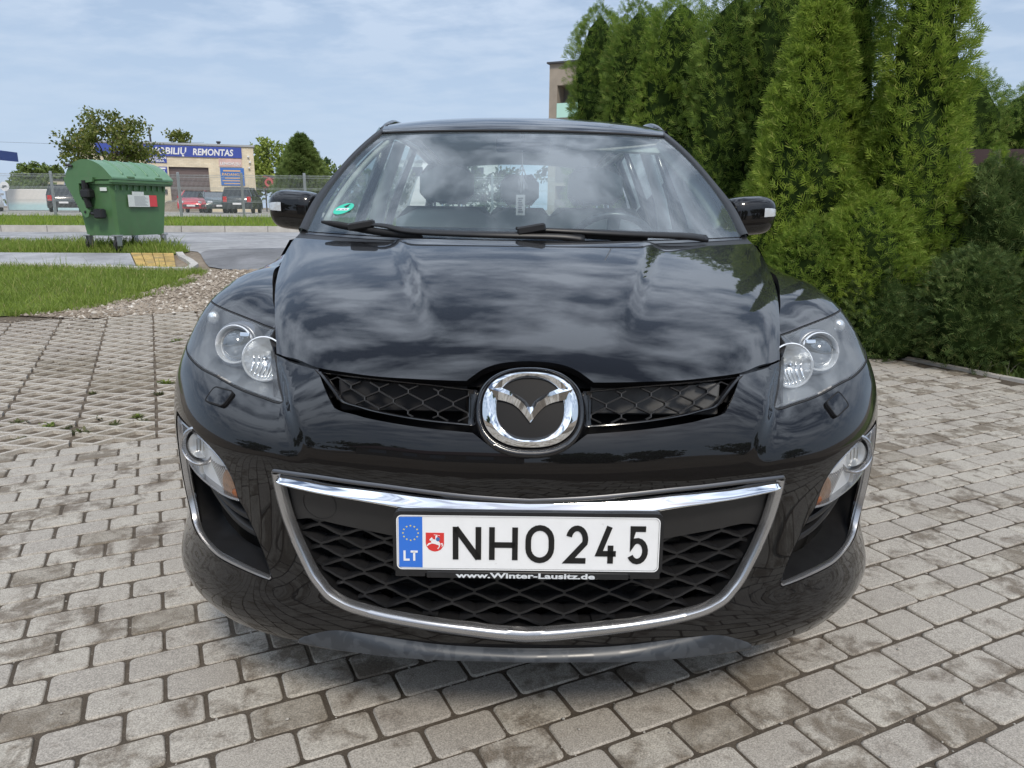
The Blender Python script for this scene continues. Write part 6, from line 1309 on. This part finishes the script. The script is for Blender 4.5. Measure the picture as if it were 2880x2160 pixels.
for k in range(9): wpart('door_rib', DOORM, (-6.70, -3.65, .17, .20, .12+.40*k, .14+.40*k), parent=dr)
for k in range(3): wpart('door_pane', mat('door_pane', (.30, .30, .31), .3), (-6.0+.78*k, -5.62+.78*k, .185, .20, 1.42, 1.62), parent=dr)
wpart('door_pane', mat('door_pane2', (.28, .28, .29), .3), (-5.95, -5.5, .185, .20, .95, 1.15), parent=dr)
wn = wpart('window', GLSD, (-1.42, -.66, -.02, .05, 1.46, 1.90)); wpart('window_frame', mat('wframe', (.10, .06, .05), .6), (-1.48, -.60, -.04, -.015, 1.88, 1.96), (-1.48, -1.40, -.04, -.015, 1.42, 1.90), (-.68, -.60, -.04, -.015, 1.42, 1.90), parent=wn)
for k in range(3): wpart('bar', mat('wbar', (.35, .35, .35), .5), (-1.22+.19*k, -1.20+.19*k, -.05, -.03, 1.46, 1.90), parent=wn)
sgn1 = wpart('main_sign', SIGNB, (-11.9, -.95, -.10, -.002, 4.42, 5.27))
def wtext(s, x, z, size, m, par, width, bold=.012, shear=0.): return text_obj('sign_lettering', s, size, m, par, Matrix(((1, 0, 0, x), (0, 0, -1, -.115), (0, 1, 0, z), (0, 0, 0, 1))), width, shear, bold, .004)
wtext('AUTO', -9.75, 4.60, .72, SIGNW, sgn1, 1.65, .02, .15); wtext('MOBILIŲ', -7.95, 4.60, .72, SIGNW, sgn1, 2.75, .02, .15); wtext('REMONTAS', -4.75, 4.58, .72, SIGNW, sgn1, 3.15, .02, .15)
s2 = wpart('notice_sign', SIGNB, (-8.3, -6.78, -.06, -.002, 3.90, 4.52)); wpart('notice_field', SIGNW, (-8.27, -6.81, -.07, -.061, 4.20, 4.49), parent=s2)
def wt2(s, x, z, size, m, par, width, y=-.08): return text_obj('sign_lettering', s, size, m, par, Matrix(((1, 0, 0, x), (0, 0, -1, y), (0, 1, 0, z), (0, 0, 0, 1))), width, 0, .008, .004)
wt2('TACHOGRAFŲ', -8.22, 4.25, .24, SIGNB, s2, 1.36); wt2('PATIKRA', -8.05, 3.95, .26, SIGNW, s2, 1.1)
s3 = wpart('small_sign', SIGNB, (-8.0, -6.82, -.06, -.002, 2.86, 3.58))
for k in range(3): wpart('sign_print', SIGNW, (-7.9, -6.92-.08*(k % 2), -.07, -.061, 2.95+.22*k, 3.08+.22*k), parent=s3)
s4 = wpart('pink_sign', SIGNP, (-2.8, -1.0, -.06, -.002, 3.70, 4.36)); wt2('LENGVŲJŲ', -2.7, 3.86, .30, SIGNW, s4, 1.6)
s5 = wpart('tyre_sign', SIGNL, (-2.75, -.86, -.06, -.002, 2.18, 3.62)); wt2('PADANGŲ', -2.62, 2.98, .30, SIGNO, s5, 1.6)
for z, n_, w in ((3.32, 7, .19), (2.74, 8, .15), (2.53, 9, .14), (2.30, 7, .13)): wpart('sign_print', SIGNO, (-2.62+.1*(n_ % 3), -1.05-.1*(n_ % 2), -.07, -.061, z, z+w*.6), parent=s5)
wpart('wall_box', DKG, (-7.3, -6.95, -.14, -.003, 1.45, 1.78)); [wpart('floodlight', SIGNW, b) for b in ((-.52, -.36, -.2, -.003, 4.5, 4.62), (-.42, -.26, -.2, -.003, 4.05, 4.2), (-.50, -.36, -.2, -.003, 3.6, 3.72))]
mb = MB(); mb.tube([(-2.75, 2.5, 5.5), (-2.75, 2.5, 5.82)], .12, 10); mb.tube([(-2.75, 2.5, 5.80), (-2.75, 2.5, 5.92)], .19, 10); mb.build('roof_vent', DKG, ws, True)
mb = MB(); mb.tube([(-8.1, 3, 5.5), (-8.15, 3, 6.85)], .075, 8); mb.tube([(-8.15, 3, 6.78), (-8.15, 3, 6.90)], .11, 8); mb.build('flue', DKG, ws, True)
def tyre_disc(nm, lb, x, y, z, r, m, parent=None, grp=None):
    t = empty(nm, (x, y, z)); Mt = axisM((0, 0, 0), (0, -1, 0)); mb = MB(); mb.lathe([(r*.55, -.08), (r*.95, -.09), (r, 0), (r*.95, .09), (r*.55, .08), (r*.5, 0)], 24, Mt); o = mb.build('tyre', m, t, True); autosmooth(o, 50); tag(t, lb, 'tyre', grp); return t
tyre_disc('painted_tyre', 'red painted tyre fixed on the workshop wall below the tyre sign', -24.95, 64.7, 2.5, .36, mat('tyre_red', (.52, .12, .10), .6))
shed = empty('tyre_shed', (-21.9, 66.5, .83)); tag(shed, 'open shed with red steel truss and black roof beside the workshop', 'shed')
mb = MB(); mb.add([(0, 0, 3.05), (4.6, 0, 2.15), (4.6, 5, 2.15), (0, 5, 3.05), (0, 0, 3.16), (4.6, 0, 2.26), (4.6, 5, 2.26), (0, 5, 3.16)], [(3, 2, 1, 0), (4, 5, 6, 7), (0, 1, 5, 4), (1, 2, 6, 5), (2, 3, 7, 6), (3, 0, 4, 7)]); mb.build('roof', DKG, shed)
mb = MB(); mb.box(0, 4.6, -.05, .0, 2.02, 2.12); mb.build('truss_chord', STEELR, shed); mb = MB(); mb.tube([(0, -.02, 3.02), (4.6, -.02, 2.14)], .05, 6); mb.build('truss_chord', STEELR, shed)
for k in range(5): mb = MB(); mb.tube([(.3+k*.85, -.02, 2.1), (.65+k*.85, -.02, 2.92-.19*(k+.4))], .03, 5); mb.build('truss_brace', STEELR, shed)
for x in (.1, 1.45, 2.9, 4.5): mb = MB(); mb.box(x-.05, x+.05, .05, .15, 0, 2.05); mb.build('post', DKG, shed)
mb = MB(); mb.box(0, 4.6, 4.8, 4.9, 0, 2.2); mb.build('back_wall', mat('shed_wall', (.26, .26, .26), .8, var=.1, vscale=2), shed)
for x, z, r, c, lb in ((.55, 2.5, .38, (.55, .12, .12), 'red round tyre sign hung under the shed roof'), (2.0, 2.42, .36, (.66, .55, .33), 'yellow round tyre sign hung under the shed roof'), (3.35, 2.36, .28, (.60, .66, .66), 'pale round tyre sign hung under the shed roof')): tyre_disc('round_sign', lb, -21.9+x, 66.3, .83+z, r, mat('disc', c, .6))
# pile of earth
pm_ = MB(); vs = []; fs = []; nx, ny = 20, 12
for j in range(ny):
    for i in range(nx): u, v = i/(nx-1)*2-1, j/(ny-1)*2-1; r_ = math.hypot(u, v); vs.append((u*2.0, v*1.5, max(0, 1.25*(1-r_)**.9 if r_ < 1 else 0)*(1+.25*math.sin(u*7+v*5))+random.uniform(0, .06)))
for j in range(ny-1):
    for i in range(nx-1): a = j*nx+i; fs.append((a, a+1, a+nx+1, a+nx))
o = mesh_obj('earth_pile', vs, fs, DIRT, None, True); o.location = (-27.0, 61, .80); tag(o, 'brown pile of earth in front of the roller door', 'earth pile')
# low building, canopy, banner wall, tarpaulin
lb = empty('low_building', (-40.2, 76, .8)); tag(lb, 'low yellow brick building behind the banner wall', 'building')
mb = MB(); mb.box(-7.4, 3.5, 0, 6, 0, 2.9); mb.build('wall', WALLB, lb); mb = MB(); mb.box(-7.6, 3.6, -.1, 6.1, 2.9, 3.02); mb.build('roof', DKG, lb); mb = MB(); mb.box(-1.6, .6, -.03, .02, .9, 1.9); mb.build('window', GLSD, lb); mb = MB(); mb.box(-1.7, .7, -.05, -.02, 1.9, 2.0); mb.build('window_lintel', SIGNW, lb)
cn = empty('canopy', (-37.5, 54.5, .8)); tag(cn, 'dark blue flat canopy roof over the yard entrance', 'canopy')
mb = MB(); mb.add([(-5, 0, 4.15), (.2, 0, 3.62), (.2, 3, 3.62), (-5, 3, 4.15), (-5, 0, 4.95), (.2, 0, 4.30), (.2, 3, 4.30), (-5, 3, 4.95)], [(3, 2, 1, 0), (4, 5, 6, 7), (0, 1, 5, 4), (1, 2, 6, 5), (2, 3, 7, 6), (3, 0, 4, 7)]); mb.build('fascia', mat('canopy_blue', (.030, .065, .22), .5), cn)
for x in (-4.5, -.8): mb = MB(); mb.tube([(x, 1.5, 0), (x, 1.5, 4.0)], .08, 8); mb.build('post', mat('post_green', (.35, .38, .28), .6), cn)
bw = empty('banner_wall', (-38.6, 57.5, .8)); tag(bw, 'long white and pale blue advertising banner on the yard wall', 'banner')
BAN = bpy.data.materials.new('banner'); BAN.use_nodes = True; t_ = BAN.node_tree; b_ = t_.nodes['Principled BSDF']; tc2 = N(t_, 'ShaderNodeTexCoord'); sp2 = N(t_, 'ShaderNodeSeparateXYZ'); t_.links.new(tc2.outputs['Object'], sp2.inputs[0]); t_.links.new(mixc(t_, rng_(t_, sp2.outputs[2], .45, .8, 0, 1), (.45, .62, .64), (.70, .67, .63)), b_.inputs['Base Color'])
mb = MB(); mb.box(0, 8.5, 0, .06, .1, 1.62); mb.build('banner_sheet', BAN, bw); mb = MB(); mb.box(-.1, 8.6, .061, .12, 0, 1.66); mb.build('wall', SIGNW, bw)
text_obj('banner_lettering', '/ AUTO', .40, mat('banner_grey', (.25, .25, .25), .6), bw, Matrix(((1, 0, 0, 3.45), (0, 0, -1, -.012), (0, 1, 0, 1.10), (0, 0, 0, 1))), 1.75, 0, 0, .003)
mb = MB(); mb.add([(-35.6, 60, 2.45), (-30.2, 60, 2.45), (-31.6, 60, 2.70), (-35.5, 60, 3.35), (-35.6, 61.5, 2.45), (-30.2, 61.5, 2.45), (-31.6, 61.5, 2.70), (-35.5, 61.5, 3.35)], [(0, 1, 2, 3), (7, 6, 5, 4), (0, 4, 5, 1), (1, 5, 6, 2), (2, 6, 7, 3), (3, 7, 4, 0)]); o = mb.build('tarpaulin', mat('tarp_blue', (.035, .12, .46), .45, bump=.3, bscale=3, bdist=.05)); tag(o, 'bright blue tarpaulin stretched above the banner wall', 'tarpaulin')
mb = MB()
rs = empty('round_sign', (-36.4, 54.2, 0)); mb.lathe([(.0001, 0), (.33, 0), (.33, .04), (.0001, .04)], 24, axisM((0, 0, 2.55), (0, -1, 0))); mb.build('disc', SIGNW, rs); mb = MB(); mb.box(-.14, .16, -.06, -.045, 2.52, 2.62); mb.box(-.18, -.02, -.06, -.045, 2.44, 2.52); mb.build('symbol', DKG, rs); mb = MB(); mb.tube([(0, .05, .8), (0, .05, 2.3)], .03, 6); mb.build('pole', GALV, rs); tag(rs, 'round white traffic sign with dark symbol on a pole', 'sign')
# white flat building far behind, apartment block
wf = empty('flat_building', (-16.5, 120, .8)); tag(wf, 'distant white flat-roofed building above the bushes', 'building'); mb = MB(); mb.box(-4, 14, 0, 8, 0, 7.6); mb.build('wall', mat('white_wall', (.72, .72, .70), .8), wf); mb = MB(); mb.box(-4.2, 14.2, -.2, 8.2, 7.6, 7.9); mb.build('roof', ZINC, wf)
for k in range(5): mb = MB(); mb.box(-3+k*3.2, -1+k*3.2, -.05, 0, 5.4, 6.8); mb.build('window', GLSD, wf)
ap = empty('apartment_block', (2.70, 60, .6), (0, 0, math.radians(-24))); tag(ap, 'concrete apartment block with pale green balcony behind the hedge', 'building')
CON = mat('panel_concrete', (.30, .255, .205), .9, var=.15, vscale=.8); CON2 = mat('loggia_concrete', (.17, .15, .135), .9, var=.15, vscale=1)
mb = MB(); mb.box(0, .65, 0, 1.5, 0, 11.4); mb.box(0, 16, 1.5, 9, 0, 11.4); mb.build('wall', CON, ap); mb = MB(); mb.box(-.15, 16, -.25, 9, 11.4, 11.52); mb.build('roof_edge', DKG, ap); mb = MB(); mb.box(.65, 16, 0, 1.5, 9.85, 11.4); mb.build('parapet', CON, ap)
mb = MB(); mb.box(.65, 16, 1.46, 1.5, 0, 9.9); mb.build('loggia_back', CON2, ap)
for i, z in enumerate((0.3, 2.7, 5.1, 7.45)):
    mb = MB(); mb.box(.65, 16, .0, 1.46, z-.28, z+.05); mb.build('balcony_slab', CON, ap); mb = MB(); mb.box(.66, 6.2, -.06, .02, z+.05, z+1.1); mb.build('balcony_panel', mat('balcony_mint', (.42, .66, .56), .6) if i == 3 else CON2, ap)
    for x in (1.9, 4.4): w = MB(); w.box(x, x+1.3, 1.42, 1.455, z+.35, z+2.0); w = w.build('window', GLSD, ap); f = MB(); f.box(x+.6, x+.68, 1.40, 1.425, z+.35, z+2.0); f.build('frame', SIGNW, w)
mb = MB(); mb.tube([(2.05, 13.2, .4), (2.05, 13.2, 7.0)], .018, 6); o = mb.build('antenna_pole', GALV); tag(o, 'thin grey pole rising behind the hedge row', 'pole')
# power line
mb = MB(); mb.tube([(-45, 62, 6.3), (-35, 62, 6.05), (-25, 62, 6.3)], .012, 4); o = mb.build('power_line', DKG); tag(o, 'thin overhead cable crossing the sky left of the roadside tree', 'cable')
# ================================================================ MESH FENCE
WIRE = mat('fence_wire', (.50, .52, .53), .45, .6)
fe = empty('mesh_fence', (0, 0, 0)); tag(fe, 'grey welded mesh fence with posts along the far side of the road', 'fence')
def fy(x): return 30.2+.02*(x+15)
panel = None
for k in range(-6, 8):
    x0 = -18.35+2.5*k; mb = MB(); mb.bbox(x0-.05, x0+.05, fy(x0)-.03, fy(x0)+.03, .6, 2.55, .01); mb.build('post', GALV, fe)
    if panel is None:
        mb = MB()
        for i in range(50): mb.box(.05*i-.003, .05*i+.003, -.003, .003, .85, 2.47)
        for z in (.95, 1.40, 1.45, 1.90, 1.95, 2.35, 2.43): mb.box(0, 2.45, -.007, -.002, z, z+.011)
        panel = mb.build('mesh_panel', WIRE, fe); panel.location = (x0+.03, fy(x0)-.04, 0)
    else:
        o = panel.copy(); COL.objects.link(o); o.parent = fe; o.location = (x0+.03, fy(x0)-.04, 0)
# ================================================================ PARKED CARS IN THE YARD
TAIL = mat('tail_lamp', (.50, .02, .02), .2, 0, .6, .05); HEADL = mat('head_lamp', (.70, .72, .75), .12, .3, .6, .03); PLW = mat('far_plate', (.75, .75, .75), .5)
def bgcar(name, label, x, y, rot, color, L=4.2, W=1.74, Hh=1.5, van=False, group='cars parked in the yard behind the fence'):
    c = empty(name, (x, y, hz(y)), (0, 0, rot)); m = mat('paint_'+name, color, .25, .2, 1., .03)
    if van: sd = [(-.5, .35), (-.5, .62), (-.49, .85), (-.47, 1.0), (.22, 1.0), (.30, 1.0), (.47, .62), (.5, .55), (.5, .30)]
    prof = [(-L/2, .30), (-L/2-.03, .55), (-L/2+.02, .92), (-L/2+.12, .98)] ; belt = .98 if Hh < 1.6 else 1.08
    low = [(-L/2+.05, .28), (-L/2-.02, .45), (-L/2, .75), (-L/2+.06, belt-.04), (-L/2+.25, belt), (L*.22, belt), (L/2-.35, belt-.17), (L/2-.06, belt-.34), (L/2+.02, .55), (L/2-.05, .28)]
    G = []
    for q, wz in ((-1, .0), (-.97, 0), (-.80, .015), (-.4, .03), (0, .035), (.4, .03), (.80, .015), (.97, 0), (1, 0)): G.append([(px_*(1-.03*abs(q)**3), q*W/2, pz+(wz if pz > .8 else 0)-(.02 if abs(q) > .96 else 0)) for px_, pz in low])
    G = np.array(G); grid_obj('body', G, m, c)
    mb = MB()
    for s in (-1, 1): mb.add([(px_*.985, s*W/2, pz) for px_, pz in low], [tuple(range(10))])
    mb.build('sides', m, c)
    bk, fr_ = (-L/2+.12, L*.24); tk, tf = (-L/2+.50, L*.02) if not van else (-L/2+.22, L*.06)
    rz_ = Hh; w1, w2 = W/2*.97, W/2*.76
    cab = [(bk, -w1, belt-.03), (fr_, -w1, belt-.03), (fr_, w1, belt-.03), (bk, w1, belt-.03), (tk, -w2, rz_-.04), (tf, -w2, rz_-.04), (tf, w2, rz_-.04), (tk, w2, rz_-.04)]
    mb = MB(); mb.add(cab, [(0, 1, 5, 4), (1, 2, 6, 5), (2, 3, 7, 6), (3, 0, 4, 7)]); mb.build('windows', GLSD, c)
    G = np.array([[(tk+(tf-tk)*u-.03*(1 if u == 0 else 0)+.03*(1 if u == 1 else 0), w2*1.02*q, rz_-.045+.06*(1-q*q)*math.sin(math.pi*(.15+.7*u))) for q in np.linspace(-1, 1, 9)] for u in np.linspace(0, 1, 7)]); grid_obj('roof', G, m, c)
    for s in (-1, 1):
        for a, b in ((0, 4), (1, 5)): p, q = Vector(cab[a]), Vector(cab[b]); MB().tube([(p.x, s*abs(p.y), p.z), (q.x, s*abs(q.y), q.z)], .045, 6).build('pillar', m, c)
        MB().tube([((bk+fr_)/2-.1, s*w1, belt), ((tk+tf)/2+.1, s*w2, rz_-.03)], .035, 6).build('pillar', m, c)
    for s in (-1, 1):
        mb = MB(); mb.bbox(L/2-.30, L/2-.02, s*W*.36-.16, s*W*.36+.16, .60, .76, .03); mb.build('headlight', HEADL, c)
        mb = MB(); mb.bbox(-L/2-.045, -L/2+.12, s*W*.40-.12, s*W*.40+.12, .70, belt-.04, .02); mb.build('tail_light', TAIL, c)
        mb = MB(); mb.bbox(fr_-.45, fr_-.30, s*(W/2+.10)-.09, s*(W/2+.10)+.09, belt-.02, belt+.13, .02); mb.build('mirror', m, c)
        for wx in (-L*.30, L*.31): mb = MB(); mb.lathe([(.0001, -.1), (.2, -.1), (.31, -.09), (.32, 0), (.31, .09), (.2, .1), (.0001, .1)], 20, axisM((wx, s*(W/2-.1), .32), (0, s, 0))); mb.build('wheel', TY, c, True)
    mb = MB(); mb.box(L/2+.0, L/2+.03, -.5, .5, .40, .55); mb.build('front_grille', DKG, c); mb = MB(); mb.box(L/2+.01, L/2+.035, -.26, .26, .42, .53); mb.box(-L/2-.05, -L/2-.02, -.26, .26, .55, .66); mb.build('number_plate', PLW, c)
    tag(c, label, 'car', group); return c
bgcar('hatchback', 'red hatchback facing the fence in front of the roller door', -21.7, 51.5, math.radians(-76), (.52, .03, .045), 3.9, 1.68, 1.48)
bgcar('estate_car', 'dark grey estate car with red tail light beside the red hatchback', -17.9, 50.0, math.radians(100), (.035, .045, .05), 4.5, 1.80, 1.66, True)
bgcar('saloon_car', 'dark green car half hidden between the red hatchback and the estate car', -19.6, 49.6, math.radians(-60), (.03, .05, .045), 4.1, 1.70, 1.40)
bgcar('minivan', 'black minivan with white and red tail light in front of the banner wall', -29.3, 49.5, math.radians(116), (.02, .021, .024), 4.5, 1.84, 1.72, True)
bgcar('silver_car', 'silver car at the left end of the yard with raised tailgate', -35.4, 50.5, math.radians(-52), (.42, .44, .46), 4.3, 1.76, 1.62, True)
bgcar('pale_blue_car', 'pale blue car partly hidden behind the waste container', -25.3, 50.5, math.radians(-66), (.42, .52, .66), 4.1, 1.72, 1.45)
# ================================================================ WHAT STANDS BEHIND THE PHOTOGRAPHER (seen only as reflections in the paint)
hb = empty('house', (-6.5, -17, 0), (0, 0, math.radians(6))); tag(hb, 'low house with dark red roof mirrored in the chrome bar', 'house')
mb = MB(); mb.box(-6, 6, -6, 0, 0, 2.7); mb.build('wall', mat('house_wall', (.30, .26, .22), .9), hb); mb = MB(); mb.add([(-6.5, .5, 2.6), (6.5, .5, 2.6), (6.5, -6.5, 2.6), (-6.5, -6.5, 2.6), (-6.5, -3, 4.4), (6.5, -3, 4.4)], [(0, 1, 5, 4), (2, 3, 4, 5), (1, 2, 5), (3, 0, 4)]); mb.build('roof', mat('house_roof', (.10, .035, .035), .7), hb)
for k in range(4): w = MB(); w.box(-5+2.8*k, -3.6+2.8*k, .0, .05, 1.0, 2.2); w.build('window', mat('house_window', (.35, .38, .42), .1), hb)
for i, (x, y, w, h) in enumerate(((-24, -20, 7, 7), (-15, -24, 7, 6.0), (4.5, -19, 4, 4.4), (11, -22, 6, 5.2), (19, -17, 6, 6.5), (27, -10, 6, 7), (-24, -8, 6, 6))):
    leaf_tree('tree', ['tall tree left of the house behind the photographer', 'tree over the house roof behind the photographer', 'small tree right of the house behind the photographer', 'broad tree behind the photographer', 'tree beyond the yard corner behind the photographer', 'tree at the far yard corner behind the photographer', 'tree by the street corner behind the photographer'][i], x, y, 0, (0, 0, h*.52, w*.6, w*.5, h*.48), 40, 60, .55, LF3, 90+i, .36, .25, 'trees mirrored in the car paint')
# overcast-day haze is thin: none needed at these distances
